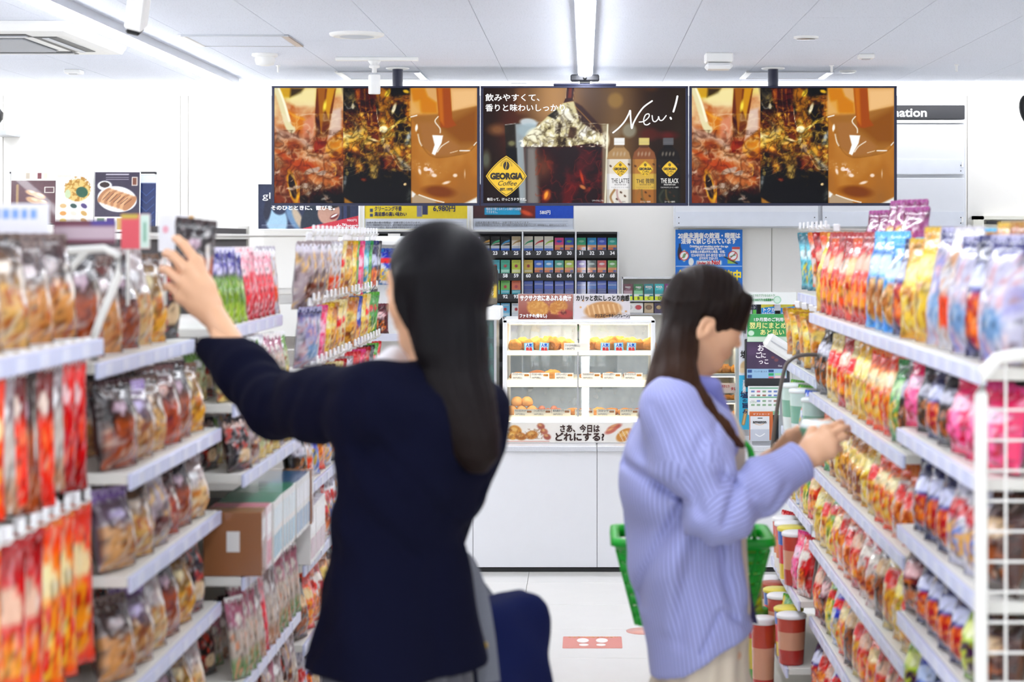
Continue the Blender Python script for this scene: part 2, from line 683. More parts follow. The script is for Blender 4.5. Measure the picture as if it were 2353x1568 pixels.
strip(-1.93, -1.5, 10.15, 'long white strip light running towards the wall beside the air conditioner')
strip(0.0, -1.5, 10.15, 'long white strip light running over the middle of the aisle')
strip(-3.6, -1.5, 10.15, 'added unseen white strip light out of view beyond the bread shelves')  # unseen lamp, added for more bounce onto the ceiling
strip(3.3, -1.5, 10.15, 'added unseen white strip light out of view beyond the snack shelves')  # extra lamp out of view, added to brighten the room

# ceiling air conditioner
ac = empty('air_conditioner', (-2.575, 7.95, CEIL - .002), 'white square ceiling air conditioner with grille and dark louvre slots', 'air conditioner')
prof = []
for hw, z in ((.49, 0), (.49, -.012), (.475, -.04), (.44, -.044)):
    prof.append([(sx * hw, sy * hw, z) for sx, sy in ((-1, -1), (1, -1), (1, 1), (-1, 1))])
MB().loft(prof, smooth=False).build('panel', M_WHITE2, ac)
g = MB()
for k in range(26):
    g.box((-.24, -.24 + k * .0192, -.052), (.24, -.24 + k * .0192 + .009, -.044))
for k in range(12):
    g.box((-.24 + k * .0435, -.24, -.050), (-.236 + k * .0435, .25, -.046))
gr = g.build('grille', M_GREY, ac)
gr['kind'] = 'stuff'
MB().box((-.25, -.25, -.0455), (.25, .25, -.044)).build('grille_backing', mat('grille_dark', '6b6e78', rough=.7), ac)
for k in range(4):
    Mx = Matrix.Rotation(k * math.pi / 2, 4, 'Z')
    s_ = MB().box((.30, -.30, -.0465), (.40, .30, -.044), M=Mx).build('louvre_slot', M_BLACK, ac)
    MB().box((.335, -.29, -.0505), (.36, .29, -.0468), M=Mx).build('louvre_blade', M_GREY, s_)

# hatches in the ceiling
for (px0, py0, px1, py1, lab) in ((440, 79, 672, 103, 'square white access hatch in the ceiling beside the air conditioner'),
                                  (788, 163, 965, 179, 'white ceiling hatch close to the pole of the first screen'),
                                  (1714, 163, 1898, 178, 'white ceiling hatch close to the pole of the third screen')):
    za = CEIL - 1.6
    Y0, Y1 = za * F / (550 - py0), za * F / (550 - py1)
    Ym = (Y0 + Y1) / 2
    X0, X1 = (px0 - CX) / F * Ym, (px1 - CX) / F * Ym
    e = empty('ceiling_hatch', ((X0 + X1) / 2, Ym, CEIL - .001), lab, 'hatch')
    a, b = (X1 - X0) / 2, (Y1 - Y0) / 2
    MB().box((-a + .02, -b + .01, -.006), (a - .02, b - .01, 0)).build('hatch_leaf', M_CEIL, e)
    for s_ in (-1, 1):
        MB().box((s_ * a - .018, -b, -.009), (s_ * a + .018, b, 0), bev=.003).build('frame_rail', M_SILVER if s_ > 0 else M_WHITE2, e)
        MB().box((-a, s_ * b - .006, -.008), (a, s_ * b + .006, 0)).build('frame_rail', M_GREY, e)


def ceil_at(px, py, z=CEIL):
    Y = (z - 1.6) * F / (550 - py)
    return Vector(((px - CX) / F * Y, Y, CEIL - .001))


e = empty('ceiling_speaker', ceil_at(820, 77), 'round white ceiling speaker disc above the first screen', 'speaker')
MB().lathe([(.118, 0), (.116, -.008), (.10, -.014)], seg=32).build('rim', M_WHITE2, e)
MB().lathe([(.098, -.010), (.05, -.018), (0.001, -.020)], seg=32).build('speaker_cover', mat('speaker_cloth', 'cfd3da', rough=.8), e)
e = empty('smoke_detector', ceil_at(609, 123), 'white dome smoke detector with stub on the ceiling', 'smoke detector')
MB().lathe([(.06, 0), (.062, -.01), (.05, -.016)], seg=28).build('base', M_WHITE2, e)
MB().lathe([(.045, -.015), (.048, -.03), (.042, -.052), (.02, -.058), (0.001, -.059)], seg=28).build('sensor_dome', M_WHITE2, e)
for (px, py, r, lab) in ((1852, 84, .055, 'oval silver downlight near the top of the picture'), (1948, 162, .045, 'small white downlight behind the third screen pole'),
                         ):
    e = empty('downlight', ceil_at(px, py), lab, 'light')
    MB().lathe([(r, 0), (r, -.006), (r * .8, -.01)], seg=24).build('rim', M_WHITE2, e)
    MB().lathe([(r * .75, -.011), (0.001, -.013)], seg=24).build('lens', mat('downlight_glass', '9ba0aa', rough=.2), e)
for (px, py, w, h, lab) in ((170, 160, .085, .022, 'small flat white sensor on the ceiling behind the air conditioner'),
                            (1990, 124, .075, .022, 'small flat white sensor on the ceiling above snack bags'),
                            (1193, 192, .1, .01, 'thin white sensor plate beside the camera on the middle screen')):
    e = empty('ceiling_sensor', ceil_at(px, py), lab, 'sensor')
    MB().box((-w / 2, -w / 2, -h), (w / 2, w / 2, 0), bev=.005).build('casing', M_WHITE2, e)
    MB().box((-w / 4, -w / 4, -h - .004), (w / 4, w / 4, -h)).build('sensor_window', M_GREY, e)
p = ceil_at(1651, 122)
e = empty('ceiling_box', p, 'white rectangular junction box hanging from ceiling above the third screen', 'box')
MB().box((-.065, -.06, -.045), (.065, .06, 0), bev=.006).build('casing', M_WHITE2, e)
MB().box((-.063, -.058, -.078), (.063, .058, -.048), bev=.012).build('lid', M_WHITE, e)
for (px, py, lab) in ((639, 150, 'thin white rod hanging from ceiling beside the smoke detector'), (2198, 148, 'thin white rod hanging from ceiling near the notice board'),
                      (1911, 150, 'thin white rod hanging from ceiling behind the third screen')):
    pp = ceil_at(px, py)
    e = empty('ceiling_rod', pp, lab, 'rod')
    MB().tube([(0, 0, 0), (0, 0, -.035)], .006, 8).build('rod', M_WHITE2, e)
    MB().lathe([(.012, -.004), (.012, 0)], seg=10).build('flange', M_WHITE2, e)

# security camera at the top of the frame
p = at(316, 30, 6.3)
e = empty('security_camera', p, 'white boxy security camera with black lens hanging beside the strip light', 'camera')
Mx = Matrix.Rotation(math.radians(14), 4, 'Y') @ Matrix.Rotation(math.radians(25), 4, 'X')
MB().box((-.032, -.035, -.055), (.032, .035, .09), M=Mx, bev=.008).build('casing', M_WHITE2, e)
MB().box((-.026, -.03, -.072), (.022, .03, -.056), M=Mx, bev=.006).build('lens_hood', M_BLACK, e)
MB().box((-.034, -.037, .088), (.034, .037, .1), M=Mx).build('end_cap', M_DARK, e)
MB().tube([(.02, .03, .06), (.03, .06, CEIL - p.z)], .008, 8).build('bracket', M_WHITE2, e)

# spotlight on a short rail
p = ceil_at(866, 131)
e = empty('track_spotlight', p, 'white cylinder spotlight on a short ceiling rail before the first screen', 'spotlight')
MB().box((-.2, -.018, -.018), (.2, .018, 0), bev=.003).build('rail', M_WHITE2, e)
MB().lathe([(.012, -.075), (.012, -.055), (.026, -.05), (.026, -.04), (.02, -.035), (.03, -.02), (.03, -.018)], (-.012, 0, 0), 16).build('joint', M_WHITE2, e)
MB().tube([(-.012, 0, -.03), (-.012, 0, -.1)], .009, 10).build('stem', M_WHITE2, e)
MB().lathe([(.001, -.085), (.027, -.085), (.029, -.09), (.029, -.175), (.026, -.178), (.001, -.178)], (-.012, 0, 0), 24).build('lamp_shade', M_WHITE2, e)
MB().lathe([(.001, -.079), (.02, -.079), (.024, -.0845), (.001, -.0845)], (-.012, 0, 0), 16).build('heat_sink', M_GREY, e)

# black camera ball at the left edge and its bracket
p = at(-14, 268, 10.5)
e = empty('dome_camera', p, 'black dome camera on a grey wall bracket at the picture edge', 'camera')
MB().lathe([(.001, -.05), (.03, -.042), (.048, -.015), (.052, .02), (.03, .05), (.001, .052)], seg=20).build('dome', M_BLACK, e)
MB().box((-.05, .03, -.1), (.06, .292, -.075)).build('bracket', M_GREY, e)

# convex mirror at the right edge
p = at(2384, 258, 9.9)
e = empty('convex_mirror', p, 'dark rimmed round convex mirror at the picture edge', 'mirror')
Mx = Matrix.Rotation(math.radians(28), 4, 'Z') @ Matrix.Rotation(math.radians(70), 4, 'X')
m_ = MB().lathe([(.001, .045), (.05, .038), (.08, .022), (.105, 0)], seg=28)
m_.v = [tuple(Mx @ Vector(q)) for q in m_.v]
m_.build('mirror_face', mat('mirror_grey', '8d9096', rough=.08, metal=1.0), e)
m_ = MB().lathe([(.105, -.012), (.117, -.008), (.117, .006), (.104, .008)], seg=28)
m_.v = [tuple(Mx @ Vector(q)) for q in m_.v]
m_.build('rim', M_BLACK, e)
MB().tube([(0, .02, 0), (.1, .3, .2), (.1, .88, .2)], .012, 8).build('arm', M_BLACK, e)
# ---------------------------------------------------------------- notice board on the back wall
T_WHITE = mat('ink_white', 'ffffff', rough=.5, var=0)
T_BLACK = mat('ink_black', '16130f', rough=.5, var=0)
T_GREY = mat('ink_grey', '6f7076', rough=.5, var=0)
T_RED = mat('ink_red', 'd8202a', rough=.5, var=0)
T_YELLOW = mat('ink_yellow', 'ffe632', rough=.5, var=0)
T_PALEY = mat('ink_pale_yellow', 'f6f3a0', rough=.5, var=0)
T_BLUE = mat('ink_blue', '1f66d0', rough=.5, var=0)
T_NAVY = mat('ink_navy', '222a5c', rough=.5, var=0)
T_GREEN = mat('ink_green', '3f9a52', rough=.5, var=0)
PRINT = print_mat('printed_card', rough=.45)
PRINT_G = print_mat('printed_gloss', rough=.22, coat=.3)


def at_l(px, py, Y, o):
    """the point of the photograph at depth Y, in the space of an unrotated empty o"""
    return at(px, py, Y) - Vector(o.location)


YB = 10.70
nb = empty('notice_board', at(1884, 382, YB), 'wide white notice board with black Information header behind the third screen', 'notice board')


def pbox(o, px0, py0, px1, py1, Y, d, name, m, bev=0.0):
    a, b = at_l(px0, py1, Y, o), at_l(px1, py0, Y, o)
    return MB().box((a.x, a.y, a.z), (b.x, a.y + d, b.z), bev=bev).build(name, m, o)


M_BOARD = mat('board_white', 'e3e6ec', rough=.4, var=.01)
pbox(nb, 1548, 238, 2220, 524, YB + .03, .055, 'backing', M_BOARD, .004)
pbox(nb, 1890, 242, 2217, 274, YB, .02, 'header', M_DARK, .003)
pbox(nb, 1890, 276, 2217, 283, YB + .005, .02, 'rail', M_WHITE, .001)
for (a, b, c_, d_) in ((1890, 286, 2216, 402), (1890, 409, 2216, 522), (1552, 286, 1880, 402), (1552, 409, 1880, 522)):
    s_ = pbox(nb, a, b, c_, d_, YB + .008, .018, 'panel', M_BOARD, .003)
    pbox(nb, a + 1, d_ - 35, c_ - 1, d_ - 2, YB + .004, .004, 'holder_strip', mat('clear_strip', 'dfe4ee', rough=.15), )
    for qx in (a + 8, c_ - 8):
        for qy in (d_ - 22, d_ - 9):
            pos = at_l(qx, qy, YB + .002, nb)
            MB().box((pos.x - .003, pos.y, pos.z - .003), (pos.x + .003, pos.y + .003, pos.z + .003), bev=.001).build('screw', M_DARK, nb)
for (px, py) in ((2212, 378), (2212, 505)):
    pbox(nb, px - 2, py - 6, px + 2, py + 6, YB, .01, 'latch', M_WHITE2)
text('Information', at_l(2131, 268, YB - .001, nb), 20 / F * YB, T_WHITE, nb, w=148 / F * YB, align='RIGHT', bold=.0015)


# ---------------------------------------------------------------- posters
def poster(name, label, cat, px0, py0, px1, py1, Y, cv, thick=.012, frame=None, fw=4, m=None, group=None):
    """flat framed print; returns the empty whose origin is the print's bottom left corner, and a helper for lettering"""
    a, b = at(px0, py1, Y), at(px1, py0, Y)
    w, h = b.x - a.x, b.z - a.z
    e = empty(name, a, label, cat, group)
    MB().box((0, .002, 0), (w, thick, h), bev=.001).build('backing', M_CARD if frame is None else frame, e)
    p = obj('print', cv.mesh(name + '_print', w, h, m or PRINT), e, (w / 2, 0, 0))
    if frame is not None:
        k = fw / F * Y
        for (x0, z0, x1, z1) in ((-k, -k, w + k, 0), (-k, h, w + k, h + k), (-k, 0, 0, h), (w, 0, w + k, h)):
            MB().box((x0, -.008, z0), (x1, thick, z1), bev=.001).build('frame_bar', frame, e)

    def put(s, px, py, hp, mt, wp=None, **kw):
        q = at(px, py, Y) - a
        return text(s, (q.x, -.0015, q.z), hp / F * Y, mt, e, w=wp / F * Y if wp else None, **kw)
    return e, put


YP = 10.62
# 1: dark blue poster with laughing man
cv = Canvas(590, 420, 828, 528, 150, 74, '26304f')
cv.mix(np.clip((cv.X - 700) / 100, 0, 1) * .35, '3a3f5c').ell(632, 505, 26, 40, 'a9cfe6', -12, 6).ell(640, 470, 20, 24, '2a3350', 0, 4)
cv.ell(612, 478, 9, 34, '20253c', 8, 4).ell(672, 500, 12, 34, '6f93b8', -25, 5).ell(684, 502, 9, 30, 'c9b49a', -25, 5).ell(715, 505, 22, 40, '1d2b3c', 20, 4)
cv.ell(757, 488, 26, 30, 'c99a86', 15, 3).ell(757, 462, 28, 16, '16161f', 10, 3).ell(770, 498, 11, 6, '7a2b2b', -28, 2).ell(770, 496, 9, 2.2, 'ffffff', -28, 1).ell(763, 482, 4, 1.4, '1a1a22', 10, 1)
cv.rect(788, 440, 808, 510, '1b2037', 1).rect(792, 442, 800, 508, '2f3a60', 1)
cv.poly([(690, 528), (828, 496), (828, 528)], 'd9384a', 1).fuzz(.06, 3)
for y in (519, 523):
    cv.line([(598, y), (676, y)], 1.0, 'b9c3d8', 1, .7, False)
e, put = poster('wall_poster', 'dark blue framed poster with a laughing man and red corner, above shelves', 'poster', 594, 424, 824, 526, YP, cv, frame=M_WHITE2)
put('glo', 603, 457, 15, T_WHITE, 37)
put('そのひとときに、歓びを。', 622, 482, 10, T_WHITE, 146, bold=.0012)
put('glo™hyper+', 773, 523, 9, T_WHITE, 50, bold=.0006)
put('980円', 797, 509, 6, T_WHITE, 22)
# 2: yellow poster
cv = Canvas(838, 420, 1076, 528, 130, 60, 'f0d52f')
cv.rect(838, 502, 1076, 528, 'd9dde6', 1).rect(959, 420, 971, 497, '7d7fa0', 1).rect(972, 440, 984, 492, '35395e', 1).ell(965, 452, 4, 20, 'a9abc9', 0, 2).rect(850, 478, 857, 486, '34406e').rect(850, 490, 857, 497, '34406e').fuzz(.03)
for y in (511, 517, 523):
    cv.line([(842, y), (1066, y)], 1.6, '9ba2b4', 1, .55, False)
e, put = poster('wall_poster', 'yellow framed price poster with small print strip, between two others', 'poster', 838, 424, 1074, 528, YP, cv, frame=M_WHITE2)
put('クリーニング不要', 860, 484, 10, T_NAVY, 62, bold=.0006)
put('満足感の高い味わい', 860, 496, 9, T_NAVY, 74, bold=.0006)
put('6,980円', 995, 485, 14, T_NAVY, 50, bold=.0008)
put('20歳未満の者の喫煙は、法律で禁じられています。', 842, 514, 5, T_GREY, 125)
put('望まない受動喫煙が生じないよう、屋外や家庭でも周囲の状況に配慮することが、健康増進法上、義務付けられています。', 842, 519.5, 4.5, T_GREY, 205)
put('加熱式たばこの煙は、発がん性物質や依存性のあるニコチンが含まれるなど、健康への影響が否定できません。', 842, 525, 4.5, T_GREY, 220)
# 3: blue and dark poster
cv = Canvas(1084, 420, 1326, 528, 130, 60, '2a2b34')
cv.rect(1084, 420, 1116, 500, '4a2a2e', 6).rect(1112, 476, 1200, 492, '22a6d6', 1).rect(1200, 420, 1236, 500, '7a2318', 8).ell(1212, 488, 14, 5, 'e0552f', 20, 4).rect(1234, 420, 1326, 501, '1f4fc0', 1).rect(1084, 501, 1326, 528, 'd5dbe6', 1).fuzz(.04)
for y in (508, 514, 520):
    cv.line([(1090, y), (1312, y)], 1.6, '9aa3b8', 1, .5, False)
e, put = poster('wall_poster', 'framed blue and black price poster above the numbered cigarette packs', 'poster', 1087, 424, 1318, 528, YP, cv, frame=M_WHITE2)
put('増進法で禁じられている場所では使用', 1117, 483, 6, T_WHITE, 80)
put('できません。', 1117, 490, 6, T_WHITE, 26)
put('580円', 1240, 492, 9, T_WHITE, 24, bold=.0005)
put('20歳未満の者の喫煙は、法律で禁じられています。', 1092, 514, 5, T_GREY, 125)
put('望まない受動喫煙が生じないよう、屋外や家庭でも周囲の状況に配慮することが、健康増進法上、義務付けられています。', 1092, 519.5, 4.5, T_GREY, 210)
# blue age-check poster
cv = Canvas(1552, 528, 1706, 700, 120, 134, '1476d8')
cv.rect(1553, 611.5, 1705, 613, 'dff0ff').ell(1562, 582, 5, 16, '20243a', 0, 1).rect(1560, 560, 1564, 575, '20243a').ell(1572, 588, 5, 14, 'd7e6c2', 0, 1).ell(1588, 602, 6, 9, 'eef2f0', 0, 1)
cv.ell(1572, 588, 10, 10, 'ffffff', 0, 1).ell(1572, 588, 10, 10, 'd63838', 0, 1, 1, 1.1).line([(1565, 595), (1579, 581)], 2, 'd63838', 1).ell(1572, 588, 3, 6, '7aa06a', 20, 1)
cv.rect(1682, 568, 1700, 600, 'f2f0ec').rect(1682, 568, 1700, 573, 'd6423a').rect(1672, 590, 1690, 606, '9cc24a', 1).line([(1664, 590), (1694, 606)], 3, '20222e', 1, 1, False)
cv.ell(1684, 588, 10, 10, 'ffffff', 0, 1).ell(1684, 588, 10, 10, 'd63838', 0, 1, 1, 1.1).line([(1677, 595), (1691, 581)], 2, 'd63838', 1).line([(1678, 590), (1690, 586)], 2, '3a8a4a', 1)
cv.rect(1600, 599, 1658, 609, 'ffffff', 4)
e, put = poster('age_check_poster', 'tall blue poster with white and yellow lettering about age checks', 'poster', 1552, 528, 1706, 700, 10.76, cv, thick=.006)
put('20歳未満者の飲酒・喫煙は', 1558, 547, 12, T_WHITE, 142, bold=.002)
put('法律で禁じられています', 1565, 559.5, 12, T_WHITE, 126, bold=.002)
put('Drinking and smoking under the age', 1585, 568.5, 5, T_WHITE, 88, bold=.0007)
put('of 20 is prohibited by law.', 1597, 574, 5, T_WHITE, 62, bold=.0007)
put('法律禁止未满20岁的人喝酒、吸烟。', 1586, 581.5, 6, T_WHITE, 80, bold=.0005)
put('만20세미만의 음주·흡연은 법으로', 1588, 589.5, 6, T_WHITE, 78, bold=.0005)
put('금지되어 있습니다.', 1606, 596.5, 6, T_WHITE, 44, bold=.0005)
put('Under 20', 1602, 608, 7, T_RED, 30, bold=.0008)
put('No!', 1635, 608, 10, T_RED, 19, bold=.0015)
put('年齢確認実施中', 1557, 643, 22, T_YELLOW, 144, bold=.003)
put('ご協力をお願いします', 1562, 659, 10, T_YELLOW, 134, bold=.001)
# small blue plate right
cv = Canvas(0, 0, 10, 20, 8, 14, '1b5fc0')
e, put = poster('blue_plate', 'tiny blue plate with white mark on the wall by the door', 'sign', 2158, 549, 2172, 574, 10.78, cv, thick=.006)
put('ス', 2161, 560, 8, T_WHITE, bold=.0006)
put('タ', 2161, 571, 8, T_WHITE, bold=.0006)

# ---------------------------------------------------------------- gift catalogue boards at the back left
st = empty('catalogue_stand', at(190, 540, 9.9), 'dark floor rack holding tall gift catalogue boards near the back wall', 'rack')
for px in (26, 128, 214, 318, 357):
    a, b = at_l(px - 1.5, 600, 9.93, st), at_l(px + 1.5, 396, 9.93, st)
    MB().box((a.x, .03, -1.62), (b.x, .05, b.z)).build('post', M_DARK, st)
a, b = at_l(22, 399, 9.93, st), at_l(357, 395, 9.93, st)
MB().box((a.x, .03, a.z), (b.x, .06, b.z)).build('top_bar', M_DARK, st)
MB().box((a.x, -.1, -.37), (b.x, .06, -.35)).build('ledge', M_DARK, st)
MB().box((a.x, -.12, -1.622), (b.x, .12, -1.57)).build('base', M_DARK, st)


def cat_canvas(k):
    cv = Canvas(0, 0, 100, 150, 60, 90, 'f4f1ea')
    if k == 0:
        cv.rect(0, 26, 100, 150, '5a3038', 1).rect(0, 0, 100, 26, 'f3efe6', 1)
        for q in range(7):
            cv.rect(6 + q * 13, 4, 15 + q * 13, 21, ['d9cdbf', 'f7f3ea', 'c7b9a4', 'efe2d0', '7a3038', 'e9dcc9', 'f2ede2'][q])
        for (x, y, r) in ((45, 62, 14), (62, 70, 16), (50, 84, 18), (70, 88, 12)):
            cv.ell(x, y, r, r * .5, 'd1a67c', 25, 3).ell(x + 3, y - 2, r * .5, r * .2, 'ead0ac', 25, 2)
        cv.rect(74, 44, 96, 62, 'e9dfd4', 1).rect(76, 46, 94, 60, '5a3038', 1).line([(14, 40), (14, 110)], 6, 'b99a62', 2, .8)
    elif k == 1:
        cv.ell(58, 50, 34, 30, 'e3c271', 0, 4)
        n = cv.noise(7, 3)
        cv.mix((((cv.X - 58) / 36) ** 2 + ((cv.Y - 46) / 34) ** 2 < 1) * np.clip((n - .45) * 6, 0, 1), 'b98432')
        cv.ell(70, 55, 16, 14, '2c5a44', 15, 2).ell(32, 60, 8, 12, 'c8d6a8', 0, 2).rect(4, 8, 40, 16, 'd9d0c2', 2, .6)
        for r_ in range(3):
            for q in range(3):
                cv.ell(20 + q * 28, 92 + r_ * 20, 9, 6, ['d8b37a', '2e4b46', '55457a', 'd9974a', 'e4d9c7', 'caa05a', 'e8cf6a', 'efe8d8', 'c7a15e'][r_ * 3 + q], 15 * q, 2)
    elif k == 2:
        cv.rect(0, 0, 100, 150, '3b3346', 1).ell(50, 68, 44, 32, 'f2efe9', 10, 2).ell(22, 34, 16, 12, 'f6f4f0', 0, 2).ell(22, 32, 11, 7, '33201a', 0, 1)
        for q in range(9):
            cv.ell(22 + q * 7, 58 + q * 2.6, 9, 22, 'd9a878' if q % 2 else 'b67c52', 38, 2)
        for q in range(7):
            cv.line([(18 + q * 8, 70 + q * 2), (34 + q * 8, 50 + q * 3)], 1.6, '5a3326', 1, .9)
        cv.rect(82, 12, 95, 34, 'e6d9cc', 1).rect(84, 14, 93, 32, '7a4a38', 1).rect(0, 112, 100, 150, 'efe9e0', 1)
        for q in range(4):
            cv.rect(6 + q * 22, 116, 22 + q * 22, 144, ['6a8a5a', '57407a', 'c9a35a', '93542f'][q], 2)
        for y in (6, 14, 19):
            cv.line([(25, y), (75, y)], 2.4 if y == 6 else 1.2, 'efe8f2', 1, .8, False)
    else:
        cv.rect(0, 0, 100, 150, '223263', 1).rect(0, 0, 100, 24, 'dfe6ef', 4)
        for q in range(5):
            cv.line([(10, 40 + q * 22), (50, 60 + q * 22), (90, 40 + q * 22)], 3, '35508f', 2, .9, False)
    return cv.fuzz(.04, 5, k)


for k, (px0, py0, px1, py1, lab) in enumerate(((24, 393, 128, 500, 'maroon gift catalogue board showing biscuits, first in the rack'),
                                              (127, 393, 213, 510, 'white gift catalogue board showing fried snacks, second in the rack'),
                                              (216, 394, 320, 520, 'dark gift catalogue board showing a plate of cakes and coffee'),
                                              (312, 400, 358, 510, 'navy gift catalogue board at the end of the rack'))):
    Y = 9.85 if k < 3 else 9.9
    a, b = at(px0, py1 + 14, Y), at(px1, py0, Y)
    w, h = b.x - a.x, b.z - a.z
    e = empty('catalogue_board', ((a.x + b.x) / 2, Y, a.z), lab, 'catalogue', 'gift catalogues in the rack', rot=(math.radians(-4), 0, math.radians([3, 4, 3, 2][k])))
    MB().box((-w / 2, .001, 0), (w / 2, .02, h), bev=.002).build('board', M_CARD, e)
    obj('print', cat_canvas(k).mesh('catalogue_print', w - .004, h - .004, PRINT_G), e, (0, 0, .002))
    MB().box((-w / 2 - .004, -.004, -.004), (w / 2 + .004, .022, .0)).build('edge_strip', M_DARK, e)

# ---------------------------------------------------------------- cigarette cabinet behind the counter
YC = 10.42
cab = empty('cigarette_cabinet', at(1130, 640, YC), 'black cabinet of numbered cigarette compartments with silver posts', 'cabinet')


def cbx(px0, py0, px1, py1, y0, y1, name, m, bev=0.0):
    a, b = at_l(px0, py1, YC, cab), at_l(px1, py0, YC, cab)
    return MB().box((a.x, y0, a.z), (b.x, y1, b.z), bev=bev).build(name, m, cab)


cbx(838, 534, 1420, 900, .16, .2, 'back_panel', M_BLACK)
cbx(838, 533, 1420, 538, -.01, .2, 'top_panel', M_DARK)
for px in (838, 1081, 1201, 1323, 1420):
    cbx(px - 1.8, 533, px + 1.8, 900, -.02, .2, 'post', M_SILVER, .001)
ROWS = [(587, 593), (639, 645), (687, 694), (739, 745), (791, 797), (843, 849)]
for (a, b) in ROWS:
    cbx(838, a, 1420, b, -.01, .16, 'shelf', M_BLACK)
    cbx(838, a - 11, 1420, a, -.014, -.010, 'number_strip', M_DARK)

COLS = [1092, 1115, 1138, 1161, 1186, 1214, 1238, 1261, 1285, 1308, 1336, 1360, 1383, 1407]
LCOLS = [852, 876, 900, 924, 948, 972, 996, 1020, 1044, 1066]


def pack_mesh(ca, cb, cc, h=.08, style=0, seed=0):
    """cigarette box: lid and body in colour ca, warning block cb/cc at the foot, mark in the middle"""
    cv = Canvas(0, 0, 20, 30, 16, 24, ca)
    if style == 0:      # swoosh
        cv.rect(0, 0, 20, 8, cc, 1).line([(2, 17), (9, 12), (19, 9)], [1, 4], cb, 1).line([(2, 18), (10, 15), (19, 14)], [1, 2.5], 'f2ead8', 1, .8)
        cv.rect(0, 19, 20, 24, 'e9edf2', 1).rect(0, 24, 20, 30, '2a63c4', 1).line([(2, 21.5), (18, 21.5)], 1.6, '8a97a8', 1, .7, False)
    elif style == 1:    # emblem above an orange warning
        cv.ell(10, 8, 6, 2.6, cb, 0, 1).rect(0, 16, 20, 22, 'e79a5c', 1).rect(0, 22, 20, 27, 'e2703d', 1).rect(12, 22, 19, 26, '2f4fa0', 1).rect(0, 27, 20, 30, cc, 1)
    elif style == 2:    # blue
        cv.rect(0, 0, 20, 6, cb, 2).line([(2, 9), (18, 9)], 2, 'ced8f0', 1, .8, False).rect(0, 18, 20, 30, cc, 1)
        for y in (20, 23, 26):
            cv.line([(2, y), (18, y)], 1.2, 'e4e8f4', 1, .5, False)
    elif style == 3:    # bright with round mark
        cv.line([(3, 4), (17, 4)], 2, cb, 1, .8, False).ell(10, 13, 3.4, 3.4, 'b8333a', 0, 1).rect(0, 20, 20, 30, cc, 1).line([(3, 24), (17, 24)], 3, 'ffffff', 1, .5, False)
    elif style == 4:    # menthol
        cv.rect(0, 12, 20, 19, cb, 1).rect(0, 19, 20, 26, 'f0f3f4', 1).rect(11, 20, 19, 25, '2a8f93', 1).line([(5, 10), (10, 9.4), (15, 8.6)], .9, 'ffffff', 1, .9).rect(0, 26, 20, 30, cc, 1)
    elif style == 5:    # red disc
        cv.ell(10, 13, 6.5, 6.5, cb, 0, 1).ell(10, 13, 6.5, 6.5, cc, 0, 1, 1, .7)
    w = .05
    me = cv.mesh('pack_front', w, h, PRINT_G)
    return me, w, h, ca


PM_PACK = {}


def pack(px, pyb, Y, spec, label, name='cigarette_pack', grp='cigarette packs in the cabinet', tilt=0.0):
    key = spec
    if key not in PM_PACK:
        PM_PACK[key] = pack_mesh(*spec)
    me, w, h, ca = PM_PACK[key]
    o = at(px, pyb, Y)
    mk = 'pack_' + ca
    e = empty(name, o, label, 'cigarettes', grp, rot=(math.radians(-6 + tilt), 0, 0))
    if ('body', key) not in PM_PACK:
        PM_PACK['body', key] = MB().box((-w / 2, .0008, 0), (w / 2, .023, h * .7), bev=.001).box((-w / 2, .0008, h * .7 + .0006), (w / 2, .023, h), bev=.001).mesh('pack_body', mat(mk, ca, rough=.35))
    obj('carton', PM_PACK['body', key], e)
    obj('front_print', me, e)
    return e


GN = {'6f4f2c': 'brown', '2d3030': 'black'}
row1 = [('cfc4e4', 'a89fd0', 'b9aee0', .08, 3), ('3a3326', 'd9a24a', '211d18', .084, 0), ('33382f', '38b07a', '211d18', .084, 0), ('2f3338', '3a9ad8', '211d18', .084, 0),
        ('e9dfcc', 'b08a50', 'c3ae88', .084, 0), ('efeadd', '2fae74', 'e9e4d4', .084, 0), ('efe9dd', 'd8333f', 'e9e4d4', .084, 0), ('efeadd', '9ac83a', 'e9e4d4', .084, 0),
        ('d84a8a', '2f62c8', '2a2c3a', .076, 1), ('2f58b8', '57c070', '2a2c3a', .076, 1), ('35b886', '8fe0b0', '2a2c3a', .076, 1), ('2f9ad8', '8fd0f0', '2a2c3a', .076, 1),
        ('3f58c8', '8f9ff0', '2a2c3a', .076, 1), ('2fb4a4', '8fe8d8', '2a2c3a', .076, 1)]
row1n = ['lilac', 'dark pack with gold swoosh', 'dark pack with green swoosh', 'dark pack with blue swoosh', 'cream pack with tan swoosh', 'white pack with green swoosh',
         'white pack with red swoosh', 'white pack with lime swoosh', 'pink and blue', 'blue and green', 'green', 'sky blue', 'royal blue', 'teal']
row2 = [('7a5ab8', 'b8a0e0', '9a80d0', .078, 3), ('4ab8c8', '2f7f98', '8ad8e0', .078, 3), ('46b89a', '2f8f78', '8ae0c0', .078, 3), ('c8d83a', '8a9a2a', 'e4ee8a', .078, 3), ('e8c83a', 'a88a2a', 'd8c060', .078, 3),
        ('2f6ad8', 'd8e4f8', '2a2c3a', .076, 1), ('2f9ae0', 'd8f0fc', '2a2c3a', .076, 1), ('2fa890', 'd8f8f0', '2a2c3a', .076, 1), ('b8cf2f', 'f4f8d8', '2a2c3a', .076, 1),
        ('7a4ac0', 'e4d8f8', '2a2c3a', .076, 1), ('3a4a44', 'c8d8d0', '2a2c3a', .076, 1), ('d8443f', 'f8d8d8', '2a2c3a', .076, 1), ('62b83f', 'd8f8d0', '2a2c3a', .076, 1)]
